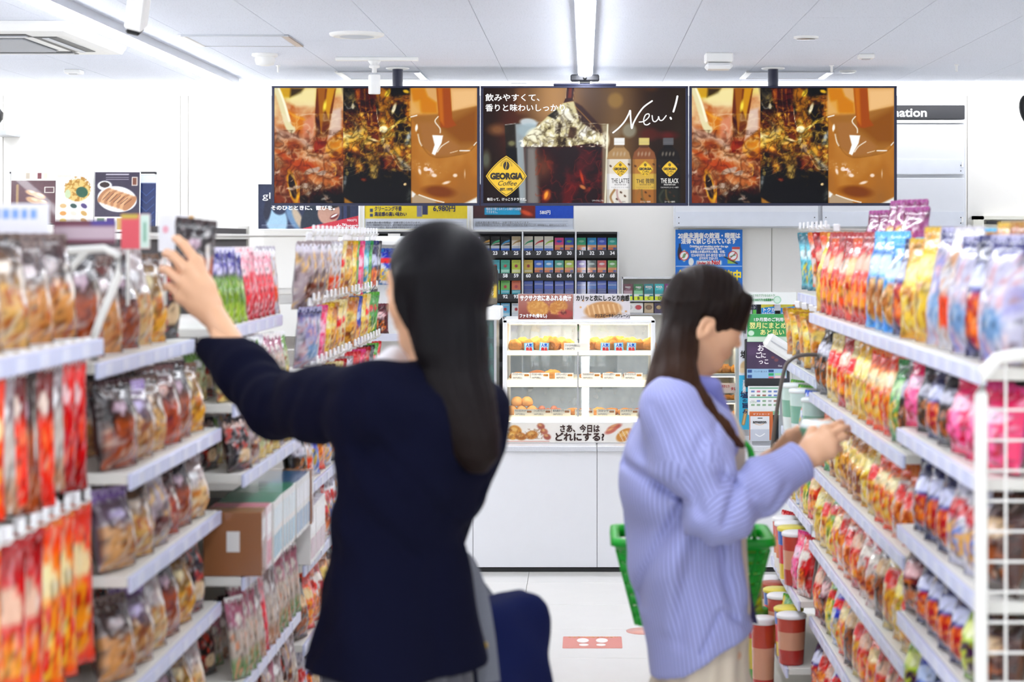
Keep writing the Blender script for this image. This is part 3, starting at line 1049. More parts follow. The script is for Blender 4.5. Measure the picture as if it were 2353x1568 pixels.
row2n = ['violet', 'aqua pack with red spot', 'sea-green pack with red spot', 'lime pack with red spot', 'gold pack with red spot', 'blue', 'azure', 'jade', 'yellow-green', 'purple', 'black-green', 'red', 'leaf green']
text21 = [str(n) for n in range(21, 35)]


def num(s, px, py, Y, mt, h=8):
    q = at_l(px, py, Y, cab)
    text(s, (q.x, q.y, q.z), h / F * Y, mt, cab, align='CENTER', bold=.0008, name='number')


for k, px in enumerate(COLS):
    r = 'royal' if 0 else row1n[k]
    lab = (r if ' pack ' in r else r + ' cigarette pack') + f' standing above number {numw(21 + k)}, top row of cabinet'
    pack(px, 577.5, YC + .03, row1[k], lab)
    num(text21[k], px, 585.5, YC - .016, T_WHITE)
for k in range(13):
    px = [1115, 1138, 1161, 1186, 1214, 1238, 1261, 1285, 1308, 1336, 1360, 1383, 1407][k]
    lab = (row2n[k] if ' pack ' in row2n[k] else row2n[k] + ' cigarette pack') + f' standing above number {numw(56 + k)}, second row of cabinet'
    pack(px, 629.5, YC + .03, row2[k], lab)
    num(str(56 + k), px, 637.5, YC - .016, T_WHITE)
blues = ['2f4ab0', '3358c0', '3c5ac8', '3450b8', '2f4cc0', '3a62cc', '3a78d8', '3a5ad0', '2f78d8']
for k, px in enumerate([1138, 1161, 1186, 1214, 1238, 1261, 1285, 1308, 1336, 1360, 1383, 1407]):
    sp = ('a0b83f', '3f8f4a', '44b8c8', .08, 3) if k == 0 else ('74c25a', '3f8f4a', '44b8c8', .08, 3) if k == 1 else ('e0714a', 'b84a2a', '44b8c8', .08, 3) if k == 2 else (blues[k - 3], '5a78d8', '2a3f98', .078 + .008 * (k % 3 == 1), 2)
    lab = (('olive', 'green', 'orange')[k] if k < 3 else 'blue') + f' cigarette pack above number {numw(91 + k)}, third row of cabinet'
    pack(px, 677.5, YC + .03, sp, lab)
    num(str(91 + k), px, 685.5, YC - .016, T_WHITE)
for k, px in enumerate([1138, 1161, 1186, 1214, 1238, 1261, 1285, 1308, 1336, 1360, 1383, 1407]):
    sp = [('5fb8e4', 'ffffff', '9ad8f0', .08, 3), ('6fc0ea', 'ffffff', 'a8dcf4', .08, 3), ('eef2f4', '8aa8c8', 'dfe8f0', .08, 3), ('3f62b8', 'c8d8f8', '2a3f88', .08, 2), ('2f8f5a', 'c8f0d8', '1f6a42', .08, 2),
          ('d8c03f', 'f8f0c8', 'a8902a', .08, 2), ('4a8ad8', 'c8e0f8', '2a5a9a', .08, 2), ('c8d0d4', '8a98a0', 'e8ecee', .08, 2)][min(k, 7)]
    pack(px, 729.5, YC + .03, sp, f'{["pale blue", "light blue", "white", "indigo", "green", "mustard", "cobalt", "silver"][min(k, 7)]} cigarette pack above number {numw(125 + k)}, fourth row of cabinet')
    num(str(125 + k), px, 737.5, YC - .016, T_WHITE)
# packs seen through the food case
low = ['3f5fb0', '2f8060', 'e0b83a', '4f8ad8', 'c8d4dc', '4aa8a0', '5a9a3a', '9aa8a0', '78b03a', '8ab89a', '6f8fb0', '7f98b8']
lown = ['indigo', 'dark green', 'amber', 'blue', 'silver', 'turquoise', 'green', 'grey-green', 'bright green', 'sage', 'slate blue', 'steel blue']
for r_, (pyb, n0) in enumerate(((781.5, 160), (833.5, 200))):
    for k in range(12):
        px = 1186 + k * 24.6 - (6 if k < 6 else 0)
        if r_ == 1 and k not in (2, 3, 5, 6, 7, 8):
            continue
        pack(px, pyb, YC + .03, (low[(k + r_ * 6) % 12], 'dfe6e4', 'c8d4d4', .08, 4), f'{lown[(k + r_ * 6) % 12]} cigarette pack in the {["fifth", "sixth"][r_]} cabinet row, seen behind the food case, {ORD[k]} along')
        num(str(n0 + k - 4), px, pyb + 8, YC - .016, T_WHITE)
# tops of packs left of the woman's head
for k, px in enumerate(LCOLS):
    cc = ['5fb0dc', 'd8e6ee', '6fc4e0', 'e8d23a', '8ac8e4', '4ac0d8', 'cfe4da', 'a8c48a', 'b8d0c0', 'e8a878'][k]
    pack(px, 577.5, YC + .03, (cc, 'ffffff', 'e4ecf0', .08, 3), f'{["blue", "white", "aqua", "yellow", "pale blue", "cyan", "mint", "olive", "sage", "peach"][k]} cigarette pack in the top cabinet row, {ORD[k]} from the cabinet edge')
for (px, w) in ((851, 26), (907, 28), (968, 26)):
    cbx(px - w / 2, 537, px + w / 2, 551, -.035, -.033, 'price_flag', M_CARD)

# second, smaller silver rack
YR = 10.25
rk = empty('silver_cigarette_rack', at(1490, 680, YR), 'small silver rack of lettered cigarette packs under the blue poster', 'rack')


def rbx(px0, py0, px1, py1, y0, y1, name, m):
    a, b = at_l(px0, py1, YR, rk), at_l(px1, py0, YR, rk)
    return MB().box((a.x, y0, a.z), (b.x, y1, b.z)).build(name, m, rk)


rbx(1429, 637, 1556, 641, -.02, .12, 'top_bar', M_SILVER)
for px in (1430, 1552):
    rbx(px - 1.5, 637, px + 1.5, 800, -.02, .12, 'side_panel', M_SILVER)
rbx(1430, 690, 1552, 693, -.03, .12, 'shelf', M_GREY)
rbx(1430, 720, 1552, 723, -.03, .12, 'shelf', M_GREY)
rbx(1430, 641, 1552, 800, .11, .12, 'back_panel', M_CREAM)
sp = [('6a2038', 'b08a98', 'c8d83a'), ('2f7a44', '8ad0a0', 'c8d83a'), ('1f8f98', '1f7f88', 'd8e04a'), ('2fbcc4', '20a4ac', 'd8e04a'), ('a83aa8', '983098', 'd8e04a')]
for k, px in enumerate((1443, 1467, 1491, 1515, 1539)):
    e = pack(px, 690, YR + .01, (*sp[k], .09, 4), f'{["maroon", "green", "teal", "aqua", "purple"][k]} menthol cigarette pack above letter {"ABCDE"[k]} in the silver rack', grp='packs in the silver rack')
    text('KOOL' if k > 1 else 'neo', (0, -.002, .068), .011, T_WHITE, e, w=.036 if k > 1 else .03, align='CENTER', bold=.0006)
    q = at_l(px, 688.5, YR - .03, rk)
    a, b = at_l(px - 10, 690, YR, rk), at_l(px + 10, 681, YR, rk)
    MB().box((a.x, -.028, a.z), (b.x, -.024, b.z)).build('letter_tag', mat('tag_lime', 'd8e83a', rough=.5), rk)
    text('ABCDE'[k], (q.x, q.y, q.z), 6.5 / F * YR, T_BLACK, rk, align='CENTER', bold=.0004, name='letter')
for k, px in enumerate((1446, 1467, 1491, 1514, 1537)):
    s5 = [('f4f3f0', 'd8d8d8', 'c8c8c8', .055, 5), ('f6f4f0', 'c8202a', 'b01820', .055, 5), ('c8b08a', '8a6a4a', '5a4434', .055, 5), ('4a3a5a', 'b89a6a', '2a2030', .055, 5), ('2f78b8', 'e8d8a8', '1f4f88', .055, 5)][k]
    pack(px, 719.5, YR + .0, s5, ['plain white square cigarette pack', 'white square pack with red disc', 'beige square pack with brown disc', 'dark purple square pack', 'blue square pack with cream disc'][k] + ' in the lower row of the silver rack', grp='packs in the silver rack')
# ---------------------------------------------------------------- hanging screens
SCREEN = print_mat('screen_glow', rough=.5, emit=SCREEN_POWER, spec=.1)
YM = 9.44
S_INK = {}


def glow(col):
    if col not in S_INK:
        S_INK[col] = mat('screen_ink_' + col, col, emit=SCREEN_POWER, var=0)
        b = S_INK[col].node_tree.nodes['Principled BSDF']
        for l in list(b.inputs['Base Color'].links):
            S_INK[col].node_tree.links.remove(l)
        b.inputs['Base Color'].default_value = (0.01, 0.01, 0.01, 1)
    return S_INK[col]


def splash_canvas():
    """three upright panels of poured coffee: red-amber, black, milky"""
    cv = Canvas(632, 204, 1098, 468, 300, 170, '3a2010')
    X, Y = cv.X, cv.Y
    # crop units of the left panels: 5.406 per pixel from (620,190); right panel 5.406 from (940,190)
    a = lambda x, y: (620 + x / 5.406, 190 + y / 5.406)
    A_ = lambda pts: [a(*p) for p in pts]
    # --- left panel
    L = np.clip((790 - X) + .5, 0, 1)
    n1 = cv.noise(38, 5, 4, 30)
    n2 = cv.noise(16, 9, 4, 20)
    base = cv.ramp(n1 * .75 + (Y - 204) / 264 * .45 - .12, [(0, 'f6e7a8'), (.25, 'e0b888'), (.38, 'd09060'), (.5, 'c06a30'), (.62, 'a04a18'), (.75, '6a2c0e'), (1, '1a0c06')])
    cv.mix(L, base)
    cv.poly(A_([(50, 80), (900, 80), (900, 140), (560, 250), (300, 260), (120, 210)]), 'e9dc7c', 14, .8)
    cv.poly(A_([(130, 80), (290, 80), (260, 190), (180, 190)]), 'd3a41a', 6, .9).poly(A_([(270, 80), (430, 80), (400, 150), (260, 190)]), '2e2008', 7, .8)
    cv.poly(A_([(450, 90), (590, 80), (570, 300), (330, 310), (220, 230)]), 'efe3b0', 9, .8)
    cv.poly(A_([(240, 350), (420, 440), (430, 620), (300, 600)]), 'd9821a', 9, .9).line(A_([(250, 380), (330, 430), (440, 470)]), 4, 'f0a21c', 4, .8)
    cv.poly(A_([(440, 480), (560, 420), (560, 800), (460, 760), (400, 600)]), 'd98a6c', 10, .8)
    cv.poly(A_([(780, 350), (900, 320), (900, 620), (720, 720)]), 'd9c2b6', 8, .9)
    cv.poly(A_([(690, 780), (900, 600), (915, 950), (780, 940), (700, 860)]), 'e0900f', 7, .95).ell(*a(820, 890), 11, 6, '7a4208', 20, 4, .9)
    cv.poly(A_([(90, 860), (330, 900), (560, 1010), (620, 1080), (420, 1150), (200, 1000)]), 'c4561f', 14, .9)
    cv.poly(A_([(70, 560), (320, 620), (560, 800), (540, 860), (330, 720), (80, 720)]), 'c3a294', 12, .8)
    cv.line(A_([(90, 80), (150, 250), (230, 520), (280, 590)]), [13, 17], 'e3d9ae', 4).line(A_([(120, 80), (190, 270), (250, 480)]), [4, 6], 'f8f2d6', 3)
    cv.poly(A_([(590, 80), (830, 80), (790, 330), (720, 680), (690, 860), (560, 880), (580, 700), (570, 400)]), '7a3e0c', 3)
    cv.poly(A_([(600, 80), (700, 80), (680, 330), (650, 660), (610, 600), (620, 350)]), 'b27412', 4, .9).poly(A_([(720, 80), (820, 80), (770, 300), (740, 460), (690, 330)]), 'd9a11c', 4, .95)
    cv.ell(*a(690, 300), 3.5, 12, 'fff060', 8, 4, .9).poly(A_([(580, 440), (620, 420), (640, 640), (600, 660)]), '4a1a06', 3, .9).poly(A_([(570, 690), (715, 690), (680, 900), (540, 880)]), 'a83808', 6, .9)
    cv.poly(A_([(60, 1060), (200, 1120), (260, 1510), (80, 1510)]), '8a4a34', 12, .85)
    cv.ell(*a(290, 1300), 9, 34, '2a1606', -12, 3).ell(*a(290, 1300), 9, 34, 'd99a12', -12, 2, .95, 1.6).ell(*a(365, 1400), 3, 14, 'f2b41c', 10, 3)
    dark = np.clip((Y - 418) / 40 + (n2 - .5) * 1.6, 0, 1) * L * (X > 690)
    cv.mix(dark, '12100c')
    hl = np.clip((n2 - .62) * 9, 0, 1) * L * np.clip((Y - 300) / 120, 0, 1)
    cv.mix(hl * .75, 'e6d2c4')
    for (x, y, r, c_) in ((500, 1110, 16, 'cfc4bc'), (580, 1090, 14, 'b8aaa2'), (660, 1130, 13, 'd8ccc4'), (490, 1380, 9, 'c8d2d0'), (670, 1450, 7, 'b8c4c2'), (890, 1190, 5, 'e8e8e8'), (240, 880, 7, 'e8c8bc'), (800, 1040, 9, 'e08a1c')):
        cv.ell(*a(x, y), r * .8, r * .38, c_, -25, 3, .75)
    cv.line(A_([(780, 1010), (830, 1060), (820, 1160)]), 2.5, 'f0a020', 2, .9)
    rg_ = cv.ridges(24, 61, 30, 4)
    cv.mix(rg_ * L * .5 * (Y > 262), 'f0dcc0').mix(cv.ridges(19, 67, 26, 3) * L * .45 * (Y > 300), '3a1606')
    # --- middle panel
    Mk = np.clip(X - 790, 0, 1) * np.clip(946 - X, 0, 1)
    m1 = cv.noise(26, 21, 5, 34)
    m2 = cv.noise(12, 27, 4, 16)
    yy = (Y - 204) / 264
    basem = cv.ramp(m1 * .9 + .25 - np.abs(yy - .42) * .75, [(0, '08090a'), (.3, '17150f'), (.42, '3a2a0c'), (.52, '7a4a12'), (.62, 'b8701a'), (.74, 'e0a832'), (.9, 'fff0b0')])
    cv.mix(Mk, basem)
    cv.mix(Mk * np.clip((yy - .66) * 9 + (m2 - .5) * 2, 0, 1) * .94, '0b0e0e')
    cv.poly(A_([(910, 80), (1060, 80), (1070, 330), (960, 330)]), '3c3a3c', 8, .85).ell(*a(1040, 300), 3, 6, 'f0f0ee', 0, 3).line(A_([(930, 250), (980, 330), (1050, 300)]), 3, '9a9896', 3, .8)
    cv.poly(A_([(915, 370), (1130, 350), (1200, 560), (950, 640)]), '7a3e14', 12, .8).poly(A_([(1000, 470), (1100, 500), (1140, 620), (1080, 600)]), '8a7a76', 8, .6)
    cv.poly(A_([(1055, 80), (1330, 80), (1330, 330), (1380, 620), (1340, 720), (1240, 640), (1190, 480), (1080, 250)]), '5a1f08', 3)
    for (x0, x1, c_) in ((1070, 1130, 'b0601a'), (1160, 1200, 'c87a24'), (1225, 1245, 'a04f14'), (1285, 1300, '8a3f10')):
        cv.poly(A_([(x0, 90), (x1, 80), (x1 - 5, 350), (x0 + 60, 400)]), c_, 3, .85)
    cv.poly(A_([(1130, 390), (1170, 390), (1200, 490), (1140, 430)]), 'd9902c', 2).poly(A_([(1215, 390), (1235, 390), (1240, 480)]), 'e8a63a', 2).poly(A_([(1260, 390), (1285, 390), (1270, 420)]), 'e0963a', 2)
    cv.poly(A_([(1210, 520), (1350, 500), (1390, 640), (1340, 720), (1240, 660)]), '8a4208', 6, .9).line(A_([(1335, 330), (1350, 480), (1400, 620)]), 1.2, 'f2e0c0', 1.2)
    cv.poly(A_([(1330, 80), (1500, 80), (1500, 450), (1440, 480), (1330, 230)]), 'b0740c', 8, .8)
    for (x, y, rx, ry, t, c_) in ((1470, 140, 9, 5, -60, 'ffe04a'), (1550, 330, 4, 13, 20, 'fff4d0'), (1420, 590, 10, 8, 0, 'fff8d8'), (1530, 560, 14, 3, -35, 'ffe88a'), (1640, 490, 12, 3, -15, 'e8c030'), (1700, 120, 7, 4, 20, 'ffd23a'),
                               (1410, 720, 4, 9, 10, 'fff0b0'), (1300, 720, 12, 2.4, 20, 'ffe6b0'), (1010, 640, 7, 4, 20, 'e89a3a'), (1060, 820, 10, 3, 20, 'f0a640'), (1240, 760, 9, 3, -15, 'e8b060'), (1100, 690, 7, 2, 35, 'f0b450')):
        cv.ell(*a(x, y), rx, ry, c_, t, 3, .95)
    cv.poly(A_([(1560, 570), (1755, 540), (1755, 800), (1560, 760)]), '1e1c12', 10, .8).ell(*a(1730, 690), 5, 16, 'cfdbe0', 20, 6, .8)
    cv.poly(A_([(1420, 760), (1510, 780), (1500, 880), (1420, 870)]), 'a89084', 5, .8).poly(A_([(1540, 860), (1760, 1050), (1755, 1100), (1640, 1060)]), 'aab4b6', 8, .7)
    cv.poly(A_([(1180, 900), (1360, 890), (1390, 1000), (1330, 1180), (1260, 1190), (1250, 1060)]), 'b88a3a', 8, .75).poly(A_([(1260, 1060), (1340, 1020), (1350, 1190), (1280, 1210)]), 'a89054', 4, .9)
    cv.poly(A_([(1380, 910), (1560, 900), (1620, 1080), (1400, 1090)]), '6a1f0e', 9, .7).line(A_([(1510, 880), (1570, 980), (1640, 1080), (1760, 1090)]), 1.3, 'e8d8c8', 1.5, .8)
    for y in (1040, 1070, 1110, 1160):
        cv.line(A_([(930, y + 20), (1030, y), (1180, y - 70)]), 1.1, '9aa4a6', 1.5, .5)
    cv.ell(*a(1180, 1210), 9, 4, '8a3414', 10, 5, .9).ell(*a(940, 1240), 4, 15, 'c8d0d2', 10, 6, .7).poly(A_([(930, 1430), (1060, 1510), (930, 1515)]), 'c08a3a', 5, .9).ell(*a(1690, 1270), 4, 3, 'ffe0a8', 0, 2).ell(*a(1730, 1400), 7, 16, '6a7072', 10, 7, .7)
    cv.mix(Mk * np.clip((m2 - .66) * 10, 0, 1) * np.clip(1.2 - np.abs(yy - .45) * 2.6, 0, 1) * .8, 'ffd870')
    cv.mix(cv.ridges(17, 71, 26, 5) * Mk * .6 * np.clip(1.15 - np.abs(yy - .42) * 2.2, .1, 1), 'ffd86a').mix(cv.ridges(14, 77, 20, 3) * Mk * .5, '0c0806')
    # --- right panel, milky
    b = lambda x, y: (940 + x / 5.406, 190 + y / 5.406)
    B_ = lambda pts: [b(*p) for p in pts]
    R = np.clip(X - 946, 0, 1)
    r1 = cv.noise(60, 31, 3, 20)
    baser = cv.ramp(r1 * .6 + yy * .35, [(0, 'd9a86a'), (.35, 'c88f48'), (.55, 'b87c34'), (.8, 'a8743a'), (1, 'b08c64')])
    cv.mix(R, baser)
    cv.poly(B_([(20, 75), (850, 75), (850, 300), (540, 390), (360, 390), (110, 390), (20, 420)]), 'dcae74', 6, .9).poly(B_([(530, 100), (850, 90), (850, 280), (540, 370)]), 'ecc28c', 12, .9)
    cv.poly(B_([(25, 75), (200, 75), (240, 180), (350, 260), (360, 390), (150, 385), (60, 260)]), 'd58a14', 7, .95).poly(B_([(30, 250), (140, 230), (160, 390), (30, 400)]), 'e0b068', 8, .8)
    cv.poly(B_([(20, 430), (360, 400), (850, 300), (850, 760), (640, 900), (350, 940), (170, 800), (110, 560)]), 'a9773c', 5, .9).poly(B_([(130, 500), (340, 500), (400, 640), (640, 800), (560, 900), (330, 920), (180, 800)]), 'b07d4c', 8, .8)
    cv.poly(B_([(400, 560), (850, 330), (850, 760), (640, 760)]), '965e1c', 14, .75)
    cv.poly(B_([(345, 75), (520, 75), (545, 460), (600, 540), (480, 575), (400, 560), (375, 430)]), 'b05e06', 3).poly(B_([(360, 75), (420, 75), (440, 540), (390, 480)]), 'cf7e14', 5, .9)
    cv.poly(B_([(295, 660), (430, 665), (410, 760), (350, 870), (330, 910), (290, 890), (325, 780)]), 'fdfbf4', 2).line(B_([(360, 870), (410, 800), (500, 740)]), 2, 'f4ece0', 2).line(B_([(370, 430), (330, 490), (390, 575), (395, 630)]), 2.2, 'f8f0e4', 1.6)
    cv.line(B_([(120, 650), (140, 740), (165, 790)]), 3, 'fbf6ec', 2).ell(*b(100, 570), 3, 8, 'fbf6ec', 5, 2).line(B_([(30, 435), (105, 415)]), 2.4, 'f6f0e8', 1.5).line(B_([(640, 853), (760, 853)]), 2.6, 'fdfaf4', 1.5).line(B_([(520, 880), (610, 855)]), 1.4, 'f0dcc0', 1.5).line(B_([(815, 785), (845, 750)]), 2.4, 'fdfaf4', 1.5)
    cv.line(B_([(110, 600), (180, 810), (330, 935), (620, 905), (760, 860), (850, 760)]), 2.2, '8a5a24', 3, .5)
    sp_ = np.clip((cv.noise(7, 41, 3) - .58) * 10, 0, 1) * np.exp(-(((X - 985) / 24) ** 2 + ((Y - 390 - (X - 985) * .25) / 10) ** 2))
    cv.mix(sp_, 'f2dcd8')
    for (x, y, rx, ry, t) in ((140, 1110, 3, 7, -15), (470, 1250, 9, 3, -15), (580, 1160, 5, 4, 0), (700, 1140, 1, 6, 0), (320, 1160, 6, 4, 10), (215, 1080, 5, 5, 0)):
        cv.ell(*b(x, y), rx, ry, 'f6e6de', t, 2.5, .85)
    cv.ell(*b(380, 1360), 36, 13, '8a4f14', 6, 8, .9).poly(B_([(40, 1380), (180, 1420), (330, 1470), (350, 1510), (40, 1510)]), 'b8a48c', 5, .9).line(B_([(130, 1400), (240, 1440), (340, 1470), (440, 1495)]), 2.2, 'fdfaf4', 2).poly(B_([(690, 1510), (850, 1430), (860, 1510)]), 'e9eef2', 5, .95)
    cv.poly(B_([(40, 1350), (90, 1390), (60, 1430), (40, 1430)]), 'eef2f4', 3, .9)
    return cv.curve(1.25, .92, -.06)


def glass_canvas():
    """tumbler of iced coffee on a dark brown ground, three bottles"""
    cv = Canvas(1110, 204, 1579, 467, 300, 170, '2a1c12')
    X, Y = cv.X, cv.Y
    a = lambda x, y: (1100 + x / 5.406, 190 + y / 5.406)
    A_ = lambda pts: [a(*p) for p in pts]
    b = lambda x, y: (1380 + x / 5.406, 190 + y / 5.406)
    B_ = lambda pts: [b(*p) for p in pts]
    cv.mix(np.exp(-((X - 1275) / 80) ** 2) * np.clip(1.25 - (Y - 204) / 190, 0, 1), 'b08a60').mix(np.exp(-((X - 1420) / 60) ** 2) * .9, '7a6040').mix(np.exp(-((X - 1175) / 30) ** 2) * np.exp(-((Y - 300) / 60) ** 2) * .8, '5a2a18')
    cv.mix(np.clip((X - 1480) / 80, 0, 1) * .75, '3a3022').ell(*a(230, 590), 20, 12, '8a6240', 0, 14, .8).ell(*a(90, 960), 10, 20, '6a7064', 0, 10, .8).rect(1186, 204, 1212, 262, '8a6242', 12, .6)
    cv.ell(*b(195, 230), 17, 17, '9a7c48', 0, 8, .75).ell(*b(370, 600), 16, 16, '9a9a8e', 0, 8, .7).ell(*b(190, 610), 14, 14, '8a8074', 0, 10, .5).ell(*b(640, 60), 18, 10, '5a3c20', 0, 8, .8).ell(*b(850, 660), 20, 8, '6a2420', 0, 10, .8).ell(*b(620, 650), 22, 14, '6a2c24', 0, 10, .6)
    n = cv.noise(14, 51, 4, 16)
    n2 = cv.noise(30, 53, 4, 20)
    # rear glass
    cv.poly(A_([(320, 530), (540, 505), (560, 1510), (390, 1510), (340, 850)]), '2a2c26', 3, .8).poly(A_([(455, 520), (740, 500), (600, 800), (590, 1510), (510, 1510), (470, 900)]), 'a9b4ba', 5, .85)
    cv.ell(*a(620, 500), 20, 9, 'c3ced4', 5, 4, .9).ell(*a(620, 600), 24, 16, '9fb0b6', 0, 6, .8).poly(A_([(340, 820), (470, 820), (500, 1510), (400, 1510)]), '0e0d0b', 5, .9).ell(*a(410, 760), 8, 6, 'a8a87c', 0, 5, .6).line(A_([(330, 530), (455, 515)]), 1.5, 'd8dce0', 1.5, .7)
    # coffee in the main glass
    cv.poly(A_([(560, 780), (1590, 750), (1570, 1510), (600, 1510)]), '2a0c08', 4)
    cv.mix(np.clip((n2 - .5) * 4, 0, 1) * (X > 1245) * (X < 1390) * (Y > 335), '5a120c').mix(np.exp(-((X - 1225) / 14) ** 2) * (Y > 330) * .9, '6e6a66').mix(np.exp(-((X - 1250) / 22) ** 2) * np.exp(-((Y - 385) / 32) ** 2) * .8, '6a4a34')
    cv.poly(A_([(570, 800), (700, 830), (760, 1510), (590, 1510)]), '8e8c8a', 10, .7).line(A_([(600, 820), (600, 1500)]), 3, '3a3a3a', 4, .7)
    cv.ell(*a(850, 1400), 9, 13, '9a5418', 10, 5).ell(*a(840, 1400), 4, 9, 'f0a848', 20, 3).ell(*a(1290, 1180), 3, 14, 'b0481c', -15, 3).ell(*a(1300, 1300), 8, 4, 'd8925a', 30, 3, .8).ell(*a(1370, 1330), 10, 4, '7a3418', -30, 4, .8)
    # ice and foam mound
    cv.poly(A_([(550, 790), (560, 690), (720, 560), (960, 330), (1060, 260), (1200, 240), (1330, 400), (1500, 560), (1600, 700), (1590, 780), (1400, 760), (1100, 800), (850, 800)]), 'cfc69c', 3)
    cv.mix(np.clip((n - .55) * 7, 0, 1) * (Y < 338) * np.clip(1 - np.abs(X - 1297) / 95, 0, 1) * np.clip((Y - 236 - np.abs(X - 1303) * .75) / 6, 0, 1), '3a2c14')
    cv.mix(np.clip((.42 - n) * 9, 0, 1) * (Y < 338) * np.clip((Y - 240 - np.abs(X - 1303) * .75) / 6, 0, 1), 'fffdf0')
    cv.poly(A_([(860, 420), (970, 340), (1010, 400), (960, 470)]), '1c1a12', 3, .9).poly(A_([(960, 520), (1030, 540), (1020, 640), (950, 640)]), '2c2014', 3, .9).poly(A_([(1140, 560), (1220, 560), (1220, 700), (1110, 690)]), '4a3018', 4, .9).poly(A_([(1040, 380), (1120, 330), (1190, 480), (1100, 480)]), 'f6f4e6', 4, .9).ell(*a(700, 650), 20, 14, 'f2efd6', -20, 8, .9).ell(*a(1310, 630), 8, 8, 'fffef6', 0, 4)
    cv.poly(A_([(1190, 240), (1290, 300), (1500, 520), (1600, 680), (1440, 600), (1260, 480)]), '3a1e0e', 4, .95).line(A_([(1200, 300), (1330, 430), (1560, 680)]), 1.6, 'c8a064', 2, .8)
    cv.poly(A_([(1095, 70), (1205, 70), (1185, 230), (1060, 260), (1085, 200)]), '3a140a', 2).poly(A_([(1130, 70), (1165, 70), (1160, 200), (1110, 200)]), '7a3a1a', 3, .9).line(A_([(1095, 75), (1090, 200)]), 1.4, 'e8d8b8', 1.2, .8).line(A_([(1198, 75), (1180, 220)]), 1.2, 'd8b888', 1.2, .8)
    cv.poly(A_([(1540, 530), (1622, 525), (1600, 1510), (1540, 1510)]), 'b8b49c', 5, .55).line(A_([(1612, 530), (1598, 1000), (1580, 1510)]), 3.5, 'eeecd8', 2, .85).ell(*a(1590, 720), 8, 16, 'fff8e0', 0, 6, .8).line(A_([(740, 500), (1100, 495), (1620, 525)]), 1.1, 'd8d4c0', 1, .6)
    mnd = (Y < 338) * np.clip((Y - 240 - np.abs(X - 1303) * .75) / 6, 0, 1) * (np.abs(X - 1297) < 98)
    cv.mix(cv.ridges(15, 81, 22, 4) * mnd * .7, 'fffbe8').mix(cv.ridges(18, 87, 26, 4) * mnd * .55, '2a1c0c')
    cv.mix(cv.ridges(24, 91, 30, 10) * (Y > 345) * (X > 1230) * (X < 1385) * .5, '9a3a1c')
    cv.curve(1.2, 1.05, -.005)
    # bottles
    for x0, x1, xc, body, neck, cap, lab, band, foot in ((90, 388, 245, 'b08a5a', '8a6a44', 'f4f4f2', 'e6dccc', 'f0eeee', 'e8e2d6'), (410, 705, 555, '8a5230', '5a3420', 'dcc878', 'b57a38', 'd8b24a', 'a86a2c'),
                                                         (710, 1005, 858, '17130f', '0c0a08', '5c5c60', '1c1916', '171513', '1e211a')):
        cv.poly(B_([(x0, 1510), (x0, 950), (x0 + 20, 870), (xc - 55, 800), (xc - 52, 770), (xc + 52, 770), (xc + 55, 800), (x1 - 22, 870), (x1, 950), (x1, 1510)]), body, 2)
        cv.rect(*b(xc - 52, 770), *b(xc + 52, 815), neck, 2).rect(*b(xc - 66, 692), *b(xc + 66, 780), cap, 2).line(B_([(xc - 64, 745), (xc + 64, 745)]), 1, '9a968c', 1, .5)
        cv.rect(*b(x0, 955), *b(x1, 1510), lab, 1.5).rect(*b(x0, 1135), *b(x1, 1330), band, 1.5).rect(*b(x0, 1332), *b(x1, 1500), foot, 1.5)
        cv.rect(*b(x0, 950), *b(x0 + 26, 1510), '000000', 4, .18).rect(*b(x1 - 30, 950), *b(x1, 1510), '000000', 4, .25)
        for q in range(4):
            cv.ell(*b(xc - 70 + q * 45, 890), 2.2, 5, 'd8ccb8', 10, 2, .45)
        for (dx, dy) in ((-110, 1040), (120, 1020), (20, 1365), (70, 1410), (-30, 1450)):
            cv.ell(*b(xc + dx, dy), 3.2, 2.2, '4a2c18', 40, 1.2, .9)
        cv.line(B_([(xc - 60, 1335), (xc - 110, 1420), (xc - 80, 1500)]), 5, '9a6a30' if xc < 700 else '3a4030', 2, .8).line(B_([(xc - 30, 1335), (xc - 20, 1430), (xc + 30, 1500)]), 4, 'b08080' if xc < 400 else '6a5a30', 2, .7)
    return cv


